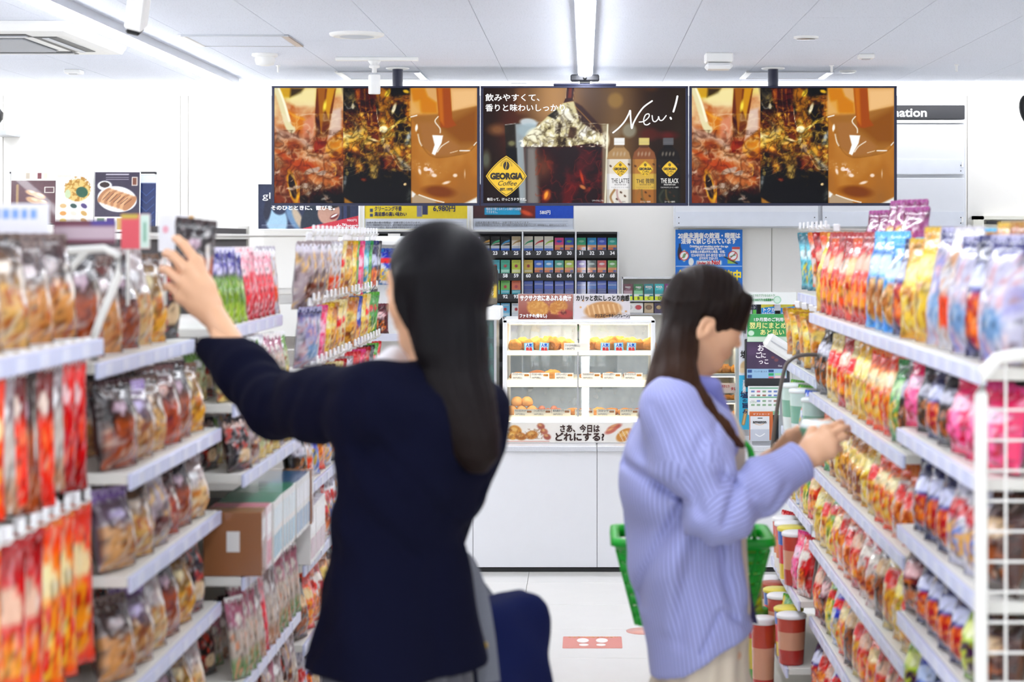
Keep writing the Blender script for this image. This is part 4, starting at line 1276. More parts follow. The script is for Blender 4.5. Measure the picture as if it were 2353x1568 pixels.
def bean_logo(e, c, s, big):
    """yellow rounded diamond with rays, a bean and the wordmark, centre c, half height s"""
    def dia(r, corner):
        pts = []
        for k in range(4):
            a0 = math.pi / 2 * k
            for t in np.linspace(-.5, .5, 7):
                aa = a0 + t * math.pi / 2 * corner
                # superellipse-like diamond
                q = math.cos(aa), math.sin(aa)
                d = (abs(q[0]) ** 1.18 + abs(q[1]) ** 1.18) ** (-1 / 1.18)
                pts.append((q[0] * d * r, q[1] * d * r))
        return pts
    y = -.0012
    for r, col, dy in ((1.0, 'f3c713', 0), (.95, '1c1408', .0003), (.915, 'f5c814', .0006)):
        MB().prism([(c[0] + x * s, c[1] + z * s) for x, z in dia(r, 1.0)], y - dy - .0003, y - dy).build('emblem', glow(col), e)
    ink = glow('1a120a')
    m_ = MB()
    for k in range(25 if big else 13):
        aa = math.radians(-5 + k * 190 / (24 if big else 12))
        r0, r1 = .22, .46 + .24 * abs(math.cos(aa)) ** 2
        p0 = np.array([math.cos(aa), math.sin(aa)])
        q = np.array([-p0[1], p0[0]]) * .009
        o_ = np.array([0, .51])
        if (o_ + p0 * r1)[1] > .86 or abs((o_ + p0 * r1)[0]) > .55:
            r1 = .36
        pts = [o_ + p0 * r0 - q, o_ + p0 * r1, o_ + p0 * r0 + q]
        m_.prism([(c[0] + x * s, c[1] + z * s) for x, z in pts], y - .0011, y - .0009)
    rb = m_.build('rays', ink, e)
    rb['kind'] = 'stuff'
    MB().prism([(c[0] + .155 * s * math.cos(t), c[1] + (.51 + .21 * math.sin(t)) * s) for t in np.linspace(0, 2 * math.pi, 25)[:-1]], y - .0013, y - .0011).build('bean', ink, e)
    MB().prism([(c[0] + x * s, c[1] + (.51 + z) * s) for x, z in ((-.012, .21), (.02, .2), (.03, .05), (-.01, -.08), (.0, -.2), (-.03, -.2), (-.04, -.08), (.0, .06))], y - .0016, y - .0014).build('bean_crease', glow('f5c814'), e)
    text('GEORGIA', (c[0], y - .0012, c[1] - .14 * s), .29 * s, ink, e, w=1.62 * s, align='CENTER', bold=.0036 * (s / .1))
    text('Coffee', (c[0] + .02 * s, y - .0012, c[1] - .46 * s), .24 * s, ink, e, w=.92 * s, align='CENTER', shear=.35, bold=.0003)
    text('EST. 1975', (c[0], y - .0012, c[1] - .70 * s), .115 * s, ink, e, w=.62 * s, align='CENTER', bold=.0012 * (s / .1))


sp_me = None
TILT = math.radians(7)
for k, (px0, px1, lab) in enumerate(((624, 1103, 'hanging screen showing three panels of swirling coffee, beside the spotlight'),
                                     (1104, 1582, 'hanging screen showing an iced coffee tumbler and three bottles'),
                                     (1583, 2061, 'hanging screen showing three panels of swirling coffee, before the notice board'))):
    a, b = at(px0, 473, YM), at(px1, 198, YM)
    w, h = b.x - a.x, b.z - a.z
    e = empty('hanging_screen', ((a.x + b.x) / 2, YM, b.z), lab, 'screen', 'screens hanging above the counter', rot=(-TILT * 0, 0, 0))
    bz = .0135
    for nm, lo, hi in (('bezel', (-w / 2 + .001, -.006, -h), (w / 2 - .001, .02, -h + bz)), ('bezel', (-w / 2 + .001, -.006, -bz * .7), (w / 2 - .001, .02, 0)),
                       ('bezel', (-w / 2 + .001, -.006, -h + bz), (-w / 2 + bz * 1.1, .02, -bz * .7)), ('bezel', (w / 2 - bz * 1.1, -.006, -h + bz), (w / 2 - .001, .02, -bz * .7))):
        MB().box(lo, hi, bev=.001).build(nm, M_NAVYB, e)
    MB().box((-w / 2 + .004, .004, -h + .004), (w / 2 - .004, .055, -.004), bev=.004).build('casing', M_BLACK, e)
    pw, ph = w - 2 * bz * 1.05, h - bz * 1.7
    if k == 1:
        me = glass_canvas().mesh('screen_picture', pw, ph, SCREEN)
    else:
        sp_me = sp_me or splash_canvas().mesh('screen_picture', pw, ph, SCREEN)
        me = sp_me
    obj('display', me, e, (0, 0, -h + bz))
    if k == 1:
        q = lambda px, py: at(px, py, YM) - Vector(e.location)
        g = lambda s, px, py, hp, col, wp=None, **kw: text(s, q(px, py) + Vector((0, -.0015, 0)), hp / F * YM, glow(col), e, w=wp / F * YM if wp else None, **kw)
        g('飲みやすくて、', 1115, 231, 15.5, 'ffffff', 124, bold=.0008)
        g('香りと味わいしっかり。', 1115, 254.5, 15.5, 'ffffff', 192, bold=.0008)
        g('毎日って、けっこうドラマだ。', 1119, 461, 6.5, 'ffffff', 90, bold=.0004)
        g('リサイクルしてね', 1360, 463, 4, 'ffffff', 26)
        c_ = q(1163.5, 405)
        bean_logo(e, (c_.x, c_.z), 47 / F * YM, True)
        # handwritten New!
        bb = lambda x, y: q(1380 + x / 5.406, 190 + y / 5.406)
        ink = glow('ffffff')
        for nm, pts, rw in (('handwriting', [(155, 622), (230, 560), (300, 480), (350, 390), (368, 345), (372, 420), (378, 500), (388, 570), (410, 500), (470, 390), (540, 300), (640, 228)], 10),
                            ('handwriting', [(480, 490), (540, 480), (598, 430), (600, 390), (560, 400), (535, 460), (545, 515), (580, 525), (612, 505)], 7),
                            ('handwriting', [(640, 410), (650, 470), (680, 485), (715, 450), (720, 420), (735, 465), (770, 465), (815, 410)], 7),
                            ('handwriting', [(955, 170), (935, 260), (905, 360)], 12), ('handwriting', [(868, 436), (876, 450)], 12)):
            P_ = [bb(*p) for p in catmull(pts, 5)]
            m_ = MB()
            hw = rw / 5.406 / F * YM
            L_, R_ = [], []
            for i_, p in enumerate(P_):
                d_ = (P_[min(i_ + 1, len(P_) - 1)] - P_[max(i_ - 1, 0)]).normalized()
                nrm = Vector((-d_.z, 0, d_.x)) * hw
                L_.append(p + nrm)
                R_.append(p - nrm)
            vs = [(v.x, -.0015, v.z) for v in L_] + [(v.x, -.0015, v.z) for v in R_]
            n_ = len(P_)
            m_.add(vs, [(i_, i_ + 1, n_ + i_ + 1, n_ + i_) for i_ in range(n_ - 1)])
            for pt in (P_[0], P_[-1]):
                m_.add([(pt.x + hw * math.cos(t), -.0016, pt.z + hw * math.sin(t)) for t in np.linspace(0, 2 * math.pi, 13)[:-1]], [list(range(12))])
            m_.build(nm, ink, e)
        for (xc, s1, ck) in ((245, 'THE LATTE', '2a2220'), (555, 'THE 微糖', '2a2018'), (858, 'THE BLACK', 'f4f2ee')):
            cc = bb(xc, 1072)
            bean_logo(e, (cc.x, cc.z), 18.2 / F * YM, False)
            px, py = 1380 + xc / 5.406, 190 + 1248 / 5.406
            g(s1, px, py, 11, ck, 41, align='CENTER', bold=.0004)
            g('猿田彦珈琲 監修', px, 190 + 1276 / 5.406, 3.4, ck, 27, align='CENTER')
            g('ミルクのコクとコーヒーの香り', px, 190 + 1310 / 5.406, 3.4, ck, 41, align='CENTER')
            g('コーヒー飲料', px, 190 + 1490 / 5.406, 4, 'f0ece4' if xc > 300 else '3a3028', 24, align='CENTER')
    # ceiling poles on the outer screens
    if k != 1:
        pc = ((910 if k == 0 else 1780) - CX) / F * YM - (a.x + b.x) / 2
        zc = CEIL - .002 - b.z
        MB().tube([(pc, .08, -.12), (pc, .08, zc)], .027, 20).build('pole', M_NAVYB, e)
        MB().lathe([(.05, zc - .008), (.06, zc - .004), (.06, zc)], (pc, .08, 0), 24).build('ceiling_flange', M_WHITE2, e)
        MB().box((pc - .12, .055, -.3), (pc + .12, .1, -.06)).build('bracket', M_BLACK, e)
    else:
        MB().box((-.5, .056, -.22), (.5, .085, -.16)).build('bracket', M_BLACK, e)
# bracket plate with camera on the middle screen
p = at(1344, 198, YM)
e = empty('screen_camera', (p.x, p.y + .03, p.z), 'black wide camera on a flat plate on top of the middle screen', 'camera')
k = YM / F
MB().box((-72 * k, -.03, .001), (72 * k, .05, 6 * k), bev=.002).build('plate', M_NAVYB, e)
MB().box((-12 * k, -.02, 6 * k), (12 * k, .03, 12 * k), bev=.003).build('foot', M_BLACK, e)
MB().box((-33 * k, -.03, 12 * k), (33 * k, .03, 27 * k), bev=.006).build('camera_body', M_DARK, e)
MB().lathe([(.001, -.002), (.008, -.002), (.010, .002), (.001, .002)], seg=14).build('lens', M_BLACK, e, (0, -.031, 19 * k), (math.pi / 2, 0, 0))
# ---------------------------------------------------------------- counter
CT = .607    # counter top height
M_CTR = mat('counter_front', 'e9eaee', rough=.3, var=.01)
M_TOP = mat('counter_stone', 'd6d8de', rough=.3, var=.12, scale=160)
ct = empty('counter', (0, FRONT_Y, 0), 'long low white shop counter with speckled grey top', 'counter')
xs = [-2.2, -1.14, -.54, (1372 - CX) / F * FRONT_Y, .66, 1.26, 2.4]
for a, b in zip(xs, xs[1:]):
    MB().box((a + .0012, .004, .022), (b - .0012, .03, CT - .026), bev=.001).build('front_panel', M_CTR, ct)
MB().box((-2.2, .012, .018), (2.4, .58, CT - .026)).build('carcass', M_DARK, ct)
MB().box((-2.2, .004, 0), (2.4, .5, .018)).build('plinth', M_BLACK, ct)
for a, b in ((-2.2, xs[3]), (xs[3], 2.4)):
    MB().box((a + .0008, -.012, CT - .028), (b - .0008, .6, CT), bev=.004).build('worktop', M_TOP, ct)

# ---------------------------------------------------------------- hot food cases
def haze_mat():
    m = bpy.data.materials.new('hazy_glass')  # milky blue mix stands in for the bright haze reflected in the glass
    m.use_nodes = True
    nt = m.node_tree
    out = nt.nodes['Material Output']
    b = nt.nodes['Principled BSDF']
    b.inputs['Base Color'].default_value = (*lin('c4d4e8'), 1)
    b.inputs['Roughness'].default_value = .3
    tr = nt.nodes.new('ShaderNodeBsdfTransparent')
    nz = nt.nodes.new('ShaderNodeTexNoise')
    nz.inputs['Scale'].default_value = 5
    mr = nt.nodes.new('ShaderNodeMapRange')
    mr.inputs['To Min'].default_value = .2
    mr.inputs['To Max'].default_value = .5
    mx = nt.nodes.new('ShaderNodeMixShader')
    nt.links.new(nz.outputs['Fac'], mr.inputs['Value'])
    nt.links.new(mr.outputs[0], mx.inputs[0])
    nt.links.new(tr.outputs[0], mx.inputs[1])
    nt.links.new(b.outputs[0], mx.inputs[2])
    nt.links.new(mx.outputs[0], out.inputs[0])
    return m


M_WARM = mat('warm_shelf_light', 'fff0d2', emit=SHELF_LIGHT, var=0)
M_GLASS = glass_mat('case_glass', 'fdffff', .0, .01, 1.5)
M_GLASS2 = glass_mat('plain_glass', 'fafdfd', .0)
M_HAZE = haze_mat()
M_TRAY = mat('white_tray', 'f3eee2', rough=.4)
CRUST = [mat('crust_gold', 'd08e44', rough=.9, var=.4, scale=90, bump=1.0, spec=.2), mat('crust_amber', 'b87834', rough=.9, var=.4, scale=90, bump=1.0, spec=.2), mat('crust_brown', '9a5a24', rough=.7, var=.35, scale=70, bump=.9)]
M_BALL = mat('dough_ball', 'c98f4e', rough=.55, var=.2, scale=30)
M_SAUS = mat('sausage', 'a8624a', rough=.4, var=.2)


def lump(seed, rx, ry, rz, n=18, rough=.2):
    """a knobbly fried piece sitting on z=0"""
    rs = np.random.RandomState(seed)
    th = np.linspace(0, np.pi, n)
    ph = np.linspace(0, 2 * np.pi, 2 * n, endpoint=False)
    T_, P_ = np.meshgrid(th, ph, indexing='ij')
    d = np.stack([np.sin(T_) * np.cos(P_), np.sin(T_) * np.sin(P_), np.cos(T_)], -1)
    r = np.ones_like(T_)
    for k in range(60 if rough > .1 else 12):
        v = rs.randn(3)
        v /= np.linalg.norm(v)
        r += rough * np.exp(-(1 - d @ v) * (34 if rough > .1 else 12)) * rs.uniform(-.6, 1)
    co = d * r[..., None] * np.array([rx, ry, rz])
    co[..., 2] = np.maximum(co[..., 2], -rz * .55) + rz * .55
    i = np.arange(n * 2 * n).reshape(n, 2 * n)
    q = np.stack([i[:-1], i[1:], np.roll(i[1:], -1, 1), np.roll(i[:-1], -1, 1)], -1).reshape(-1, 4)
    return co.reshape(-1, 3), q


CHK = []
for s_ in range(4):
    co, q = lump(s_ + 3, .037, .03, .034)
    CHK.append(np_mesh('fried_chicken', co, q, CRUST[s_ % 2], True))
NUG = []
for s_ in range(4):
    co, q = lump(s_ + 13, .04, .022, .02)
    NUG.append(np_mesh('fried_patty', co, q, CRUST[(s_ + 1) % 3], True))
co, q = lump(40, .029, .029, .029, 14, .03)
BALL = np_mesh('dough_ball', co, q, M_BALL, True)
co, q = lump(41, .019, .019, .02, 12, .05)
BALL2 = np_mesh('meat_ball', co, q, M_SAUS, True)

YH = 9.05
s = YH / F
hc = empty('hot_food_case', at(1330, 1018.5, YH), 'white glass fronted hot food case lit by warm shelf lights, on counter', 'food case')
hc.location.z = CT
X0, X1 = (1155 - 1330) * s, (1506 - 1330) * s
zz = lambda py: at(0, py, YH).z - CT
ztop = zz(735)
D = .42
MB().box((X0, 0, .012), (X1, D, zz(970)), bev=.004).build('base', M_WHITE, hc)
for x in (X0 + .05, X1 - .05):
    for y in (.04, D - .04):
        MB().lathe([(.018, 0), (.018, .012)], (x, y, 0), 12).build('foot', M_GREY, hc)
for x in (X0, X1 - .022):
    MB().box((x, 0, zz(970)), (x + .022, .022, ztop), bev=.003).build('front_post', M_WHITE, hc)
    MB().box((x, D - .022, zz(970)), (x + .022, D, ztop), bev=.003).build('rear_post', M_WHITE, hc)
    MB().box((x + .009, .022, zz(970)), (x + .013, D - .022, ztop - .02)).build('side_glass', M_GLASS2, hc)
MB().box((X0, 0, ztop - .018), (X1, D, ztop), bev=.004).build('top_panel', M_WHITE, hc)
MB().box((X0 + .03, .03, ztop - .022), (X1 - .03, .26, ztop - .0185)).build('top_light', M_WARM, hc)
for (py0, py1) in ((807, 817), (874, 890), (958, 968)):
    sh = MB().box((X0 + .022, .02, zz(py0 + 4)), (X1 - .022, D - .03, zz(py0)), bev=.001).build('shelf', M_TRAY, hc)
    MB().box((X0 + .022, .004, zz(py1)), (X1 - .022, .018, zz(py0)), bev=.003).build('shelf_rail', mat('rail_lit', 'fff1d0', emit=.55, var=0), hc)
    MB().box((X0 + .03, .03, zz(py0 + 6)), (X1 - .03, .09, zz(py0 + 4))).build('shelf_light', M_WARM, hc)
xm = (1328 - 1330) * s
MB().box((xm - .004, .0, zz(958)), (xm + .004, .012, zz(808)), bev=.001).build('mullion', M_SILVER, hc)
for a, b in ((X0 + .022, xm - .004), (xm + .004, X1 - .022)):
    ga = math.radians(7.5)
    gl_ = (ztop - .018 - zz(960)) / math.cos(ga)
    MB().box((a, -.0015, 0), (b, .0015, gl_), M=Matrix.Translation((0, .004, zz(960))) @ Matrix.Rotation(-ga, 4, 'X')).build('front_glass', M_GLASS, hc)
    MB().box((a, D - .012, zz(960)), (b, D - .009, ztop - .018)).build('rear_glass', M_HAZE, hc)
# band with lettering along the foot
a, b = (1160 - 1330) * s, (1504 - 1330) * s
z0, z1 = zz(1018), zz(972)
cv = Canvas(1160, 972, 1504, 1018, 170, 30, 'ece6db')
cv.mix(np.exp(-((cv.X - 1340) / 90) ** 2) * .7, 'f7f4ee')
for (x, y, rx, ry, t, c_) in ((1184, 990, 15, 12, 20, 'c8842c'), (1178, 1002, 13, 9, 0, 'd99a3c'), (1196, 1003, 14, 9, 10, 'b8702a'), (1222, 1000, 14, 10, -10, 'c07a34'), (1243, 980, 9, 7, 20, 'a85848'), (1250, 992, 9, 7, 20, 'b86a54'), (1257, 1004, 9, 7, 20, 'a85848'),
                           (1412, 982, 17, 6, -20, 'b8584a'), (1404, 990, 15, 6, -25, 'c86a58'), (1436, 1000, 22, 13, -30, 'd08a3a'), (1480, 996, 18, 13, 0, 'c8782c')):
    cv.ell(x, y, rx, ry, c_, t, 3).ell(x - 2, y - 3, rx * .5, ry * .4, 'f0c878', t, 3, .6)
for q_ in range(4):
    cv.line([(1420 + q_ * 10, 990 + q_), (1432 + q_ * 10, 1014)], 2, 'f2e2c8', 1.5, .8)
cv.mix((cv.noise(5, 3) > .56) * (np.abs(cv.X - 1205) < 42) * (np.abs(cv.Y - 998) < 12) * .4, '7a4214')
cv.line([(1166, 1014.5), (1262, 1014.5)], 1.6, 'c8503a', 1, .6, False)
o = obj('foot_print', cv.mesh('foot_print', b - a, z1 - z0, PRINT_G), hc, ((a + b) / 2, -.0012, z0))
q_ = lambda px, py: Vector(((px - 1330) * s, -.0028, zz(py)))
M_INK = mat('ink_brown', '3a2018', rough=.5, var=0)
text('さあ、今日は', q_(1285, 992), 16 * s, M_INK, hc, w=90 * s, bold=.0016)
text('どれにする?', q_(1273, 1012), 18 * s, M_INK, hc, w=111 * s, bold=.0020)
# header panels over the case
for k, (px0, px1, lines) in enumerate(((1190, 1318, None), (1318, 1449, None))):
    cv = Canvas(px0, 674, px1, 735, 96, 46, 'a86a5e' if k == 0 else 'd9d3d6')
    if k == 0:
        cv.vgrad([(0, 'b07a70'), (.5, 'a05a4c'), (1, '7a2f26')])
        cv.ell(1236, 708, 26, 19, 'c98a44', 10, 4).ell(1284, 706, 22, 17, 'c07c3a', -20, 4).ell(1300, 722, 18, 10, 'a83a34', 0, 4).ell(1296, 719, 7, 5, '6a1818', 0, 2)
        cv.mix(np.clip((cv.noise(4, 5) - .5) * 6, 0, 1) * (np.abs(cv.Y - 708) < 16) * (np.abs(cv.X - 1255) < 45) * .5, 'e8b868')
    else:
        cv.ell(1386, 712, 44, 20, 'c8925a', -6, 4)
        for q2 in range(7):
            cv.line([(1350 + q2 * 12, 702 - q2 * .4), (1356 + q2 * 12, 728 - q2)], 4, 'e8c08c', 2, .8)
        cv.ell(1386, 726, 40, 5, 'a8703a', -6, 4, .6)
        for (x, y) in ((1334, 706), (1432, 690), (1440, 716), (1340, 690)):
            cv.ell(x, y, 2.4, 2.4, 'c8925a', 0, 1)
    e_w = (px1 - px0) * s
    z0h, z1h = zz(734), zz(676)
    e = empty('case_header', (hc.location.x + (px0 - 1330) * s, YH + .03, CT + ztop), ['brown header card with fried chicken picture standing on the food case', 'pale header card with chicken fillet picture standing on the food case'][k], 'sign', 'header cards on the hot food case')
    hh = z1h - ztop
    MB().box((0, .001, 0), (e_w - .002, .004, hh)).build('card', M_CARD, e)
    obj('print', cv.mesh('header_print', e_w - .004, hh - .002, PRINT_G), e, (e_w / 2 - .001, 0, .001))
    g = lambda t_, px, py, hp, mt, wp, **kw: text(t_, ((px - px0) * s, -.0016, zz(py) - ztop), hp * s, mt, e, w=wp * s, **kw)
    if k == 0:
        g('サクサク衣にあふれる肉汁', 1194, 691, 12, T_WHITE, 118, bold=.0016)
        g('ファミチキ(骨なし)', 1193, 730, 8, T_WHITE, 62, bold=.001)
    else:
        g('カリッと衣にしっとり肉感', 1323, 691, 12, T_BLACK, 122, bold=.0014)
        g('クリスピーチキン(プレーン)', 1366, 730, 8, T_BLACK, 80, bold=.0008)

# food on the shelves
z_sh = [zz(807), zz(874), zz(958)]
hx0 = hc.location.x


def food(me, px, zsh, dy, lab, cat, grp, rz=0.0, sc=1.0, Y=YH, name='fried_chicken'):
    o = obj(name, me, None, ((px - CX) / F * (Y + dy), Y + dy, CT + zsh + .0005), (0, 0, rz))
    o.scale = (sc, sc, sc)
    return tag(o, lab, cat, grp)


rnd = random.Random(4)
xs1 = [1184, 1213, 1241, 1270, 1306, 1352, 1380, 1409, 1438, 1466, 1490]
for k, px in enumerate(xs1):
    food(CHK[k % 4], px, z_sh[0], .10, f'golden fried chicken piece on the food case top shelf, {ORD[k]} in the front row', 'fried chicken', 'fried chicken on the top shelf', rnd.uniform(-1, 1), rnd.uniform(.95, 1.15))
for k, px in enumerate([1200, 1230, 1258, 1290, 1366, 1395, 1424, 1452]):
    food(CHK[(k + 1) % 4], px, z_sh[0], .19, f'golden fried chicken piece at the back of the food case top shelf, {ORD[k]} along', 'fried chicken', 'fried chicken on the top shelf', rnd.uniform(-1, 1), 1.08)
for k, px in enumerate([1190, 1236, 1268, 1350, 1400, 1450]):
    food(NUG[k % 4], px, z_sh[1], .12, f'brown fried fillet lying behind price cards on the middle shelf, {ORD[k]} along', 'fried chicken', 'fillets on the middle shelf', rnd.uniform(-.5, .5), 1.0 if k not in (1, 2) else 1.3, name='fried_fillet')
for k, (px, dz, sc) in enumerate(((1176, 0, 1), (1198, .0, 1), (1222, 0, 1), (1188, .042, 1.02), (1211, .042, 1.02))):
    food(BALL, px, z_sh[2] + dz, .11 if dz == 0 else .125, 'golden dough ball in the food case, ' + ['first of the bottom three', 'second of the bottom three', 'third of the bottom three', 'resting on top at the case side', 'resting on top nearer the middle'][k], 'dough ball', 'dough balls on the bottom shelf', k, sc, name='dough_ball')
for k, px in enumerate((1232, 1245, 1259, 1273, 1284)):
    food(BALL2, px, z_sh[2] + .012 * (k % 2), .12, f'reddish meat ball on the bottom shelf of food case, {ORD[k]} from the dough balls', 'meat ball', 'meat balls on the bottom shelf', k, 1, name='meat_ball')
for k, px in enumerate((1316, 1345, 1375, 1404, 1436, 1468)):
    food(NUG[k % 4], px, z_sh[2], .10, f'brown breaded croquette on the bottom shelf of food case, {ORD[k]} from the mullion', 'croquette', 'croquettes on the bottom shelf', .2 * k, 1.1, name='croquette')
# price cards and popular-item cards, parts of the case
M_PCARD = mat('price_card', 'fdf8ea', rough=.5, var=.01)
for (px, py, w, t1, t2) in ((1296, 801, 55, 'ファミチキ(骨なし)', '180円'),):
    x = (px - 1330) * s
    c_ = MB().box((x, .012, zz(806)), (x + w * s, .014, zz(789))).build('price_card', M_PCARD, hc)
    text(t1, (x + .004, .0113, zz(797)), 5 * s, T_BLACK, c_, w=34 * s)
    text(t2, (x + .004, .0113, zz(804)), 5 * s, T_GREY, c_, w=20 * s)
for row, cards in ((1, ((1175, 'クリスピーチキン'), (1219, 'クリスピーチキン'), (1275, 'スパイシーチキン'), (1337, 'アメリカンドッグ'), (1385, 'ハッシュポテト'), (1434, 'ポークフランク'))),
                   (2, ((1181, 'アメリカンドッグ'), (1224, 'ジャンボフランク'), (1268, '炭火焼きとり'), (1321, 'フライドポテト'), (1371, 'コロッケ'), (1425, 'メンチカツ')))):
    zb = z_sh[row]
    for (px, t1) in cards:
        x = (px - 1330) * s
        c_ = MB().box((x, .022, zb + .0005), (x + 43 * s, .024, zb + .034)).build('price_card', M_PCARD, hc)
        MB().box((x + .062, .0212, zb + .018), (x + .085, .022, zb + .027), bev=.002).build('price_picture', CRUST[row - 1], c_)
        text(t1, (x + .004, .0212, zb + .022), 5 * s, T_BLACK, c_, w=25 * s)
        text('180円(税込)', (x + .004, .0212, zb + .006), 4 * s, T_GREY, c_, w=22 * s)
M_POP = [mat('pop_pink', 'f08ab0', rough=.5), mat('pop_blue', '7ad0ee', rough=.5)]
for k, px in enumerate((1215, 1250, 1391, 1422, 1451)):
    x = (px - 1330) * s
    Mx = Matrix.Translation((x, .02, zz(798))) @ Matrix.Rotation(math.radians((-4, 5, 2, -3, 4)[k]), 4, 'Y')
    c_ = MB().box((-10.5 * s, 0, -9.5 * s), (10.5 * s, .0015, 9.5 * s), M=Mx).build('popular_card', M_POP[1], hc)
    MB().box((-8 * s, -.0008, -7.5 * s), (8 * s, -.0001, 8.5 * s), M=Mx).build('popular_card_inset', mat('pop_white', 'e8f8ff', rough=.5), c_)
    text('人気', (x - 7 * s, .0175, zz(797)), 7 * s, T_BLUE, c_, w=14 * s, bold=.0008)
    text('商品', (x - 7 * s, .0175, zz(806)), 7 * s, T_RED, c_, w=14 * s, bold=.0008)

# second narrower case beyond the striped shirt
h2 = empty('hot_food_case', at(1640, 1018.5, YH + .03), 'narrow warm lit snack case beside the salt banner, on counter', 'food case')
h2.location.z = CT
xa, xb = (1590 - 1640) * s, (1697 - 1640) * s
MB().box((xa, 0, .01), (xb, .4, zz(985)), bev=.004).build('base', M_WHITE, h2)
for x in (xa, xb - .016):
    MB().box((x, 0, zz(985)), (x + .016, .4, zz(790)), bev=.003).build('side_panel', M_WHITE, h2)
MB().box((xa, 0, zz(795)), (xb, .4, zz(783)), bev=.003).build('top_panel', M_WHITE, h2)
MB().box((xa + .02, .03, zz(797)), (xb - .02, .06, zz(795.2))).build('top_light', M_WARM, h2)
MB().box((xa + .016, .385, zz(985)), (xb - .016, .395, zz(795))).build('back_panel', mat('case_back_warm', 'f2e2c4', rough=.5), h2)
for k, py in enumerate((860, 922, 968)):
    MB().box((xa + .016, .01, zz(py + 7)), (xb - .016, .39, zz(py)), bev=.002).build('shelf', M_SILVER, h2)
    MB().box((xa + .02, .02, zz(py + 9)), (xb - .02, .04, zz(py + 7.1))).build('shelf_light', M_WARM, h2)
    for q2 in range(5):
        px = 1608 + q2 * 20
        food(CHK[(q2 + k) % 4] if k != 1 else NUG[q2 % 4], px, zz(py), .1, f'{["golden", "dark brown", "amber"][k]} fried snack in the narrow case, {ORD[q2]} on its {["upper", "middle", "lower"][k]} shelf', 'fried snack', 'fried snacks in the narrow case', q2, .72, name='fried_snack')
x = (1655 - 1640) * s
c_ = MB().box((x, .004, zz(905)), (x + 38 * s, .006, zz(882))).build('price_card', mat('card_rose', 'f8dcd0', rough=.5), h2)
text('タレ', (x + 24 * s, .003, zz(898)), 7 * s, T_RED, c_, w=13 * s, bold=.0006)
text('焼きとり', (x + 3 * s, .003, zz(892)), 6 * s, T_RED, c_, w=18 * s, bold=.0004)
MB().box((xa, -.004, zz(985)), (xb, -.001, zz(795))).build('front_glass', M_GLASS2, h2)

# upright salt banner
cv = Canvas(1698, 700, 1722, 988, 30, 200, 'e4e6ec')
cv.rect(1698, 863, 1722, 988, '35b4dc', 1).ell(1711, 842, 10, 12, 'd9b98a', 20, 4).ell(1706, 852, 7, 6, 'e9d3ac', 0, 3).line([(1714, 944), (1708, 974)], 8, 'b8844a', 2).line([(1714, 944), (1708, 974)], 4, 'e0b878', 2)
e, put = poster('salt_banner', 'slim upright white and blue banner with brushed characters on the counter', 'banner', 1698, 700, 1722, 988, YH - .02, cv, thick=.006)
put('おつまみに最適！', 1707, 722, 7, T_BLACK, vert=True, lead=.92)
put('塩', 1701, 822, 16, T_BLACK, 18, bold=.001)
put('五島灘産', 1706, 880, 7, T_WHITE, vert=True, lead=.95, bold=.0006)
put('塩', 1701, 914, 15, T_NAVY, 17, bold=.001)
put('の', 1706, 924, 7, T_NAVY, 8, bold=.0005)
put('旨', 1704, 937, 11, T_NAVY, 13, bold=.0008)
put('み', 1706, 950, 9, T_NAVY, 10, bold=.0006)
MB().box((.0, .006, -.03), (.05, .03, .4)).build('stand', M_SILVER, e)
e.location.z = max(e.location.z, CT + .031)

# tall drink machine edge beside the woman's hair: round topped sign over a glass cooler
cv = Canvas(1060, 604, 1146, 708, 50, 70, '2a2822')
cv.rect(1060, 655, 1146, 700, 'e4c03a', 10).rect(1060, 690, 1146, 708, '6a6256', 5).rect(1122, 626, 1136, 696, '6a655c', 1, .6)
dm = empty('counter_cooler', at(1085, 1018, YH), 'glass doored counter cooler with dark round-topped sign, beside the food case', 'cooler')
dm.location.z = CT
q3 = lambda px, py: Vector(((px - 1085) * s, 0, zz(py)))
a, b = q3(1030, 905), q3(1140, 737)
MB().box((a.x, .05, .01), (b.x, .4, zz(905)), bev=.005).build('base', M_WHITE, dm)
MB().box((a.x, .33, zz(905)), (b.x, .35, b.z)).build('back_panel', M_GREY, dm)
for x in (a.x, b.x - .012):
    MB().box((x, .04, zz(905)), (x + .012, .35, b.z)).build('side_panel', M_SILVER, dm)
MB().box((a.x + .012, .04, zz(905)), (b.x - .012, .045, b.z)).build('glass_door', glass_mat('cooler_glass', 'bfe0e0', .2), dm)
MB().box((a.x - .002, .03, b.z), (q3(1149, 0).x, .36, zz(708)), bev=.006).build('top_panel', M_WHITE2, dm)
for py in (780, 830, 880):
    MB().box((a.x + .012, .06, zz(py)), (b.x - .012, .33, zz(py - 2))).build('shelf', M_GREY, dm)
    for k, px in enumerate((1098, 1112, 1126)):
        o = MB().lathe([(.013, 0), (.014, .004), (.014, .05), (.008, .066), (.008, .076), (.001, .076)], seg=14).build('drink_bottle', mat(['drink_pale', 'drink_tea', 'drink_mint'][k], ['d8e8e8', 'b88a4a', '9ad0c0'][k], rough=.2), None,
                                                                                                        (dm.location.x + (px - 1085) * s, YH + .12, CT + zz(py - 2) + .0005))
        tag(o, f'{["pale", "tea brown", "mint"][k]} drink bottle on the {["upper", "middle", "lower"][[780, 830, 880].index(py)]} shelf of the counter cooler', 'bottle', 'bottles in the counter cooler')
w_, h_ = 82 * s, 100 * s
poly = [(x - 0.0, z) for x, z in rboxpoly(w_, h_, 24 * s, 5)]
sg = MB().prism([(q3(1103, 0).x + x, zz(656) + z) for x, z in poly], .05, .06).build('sign_board', M_DARK, dm)
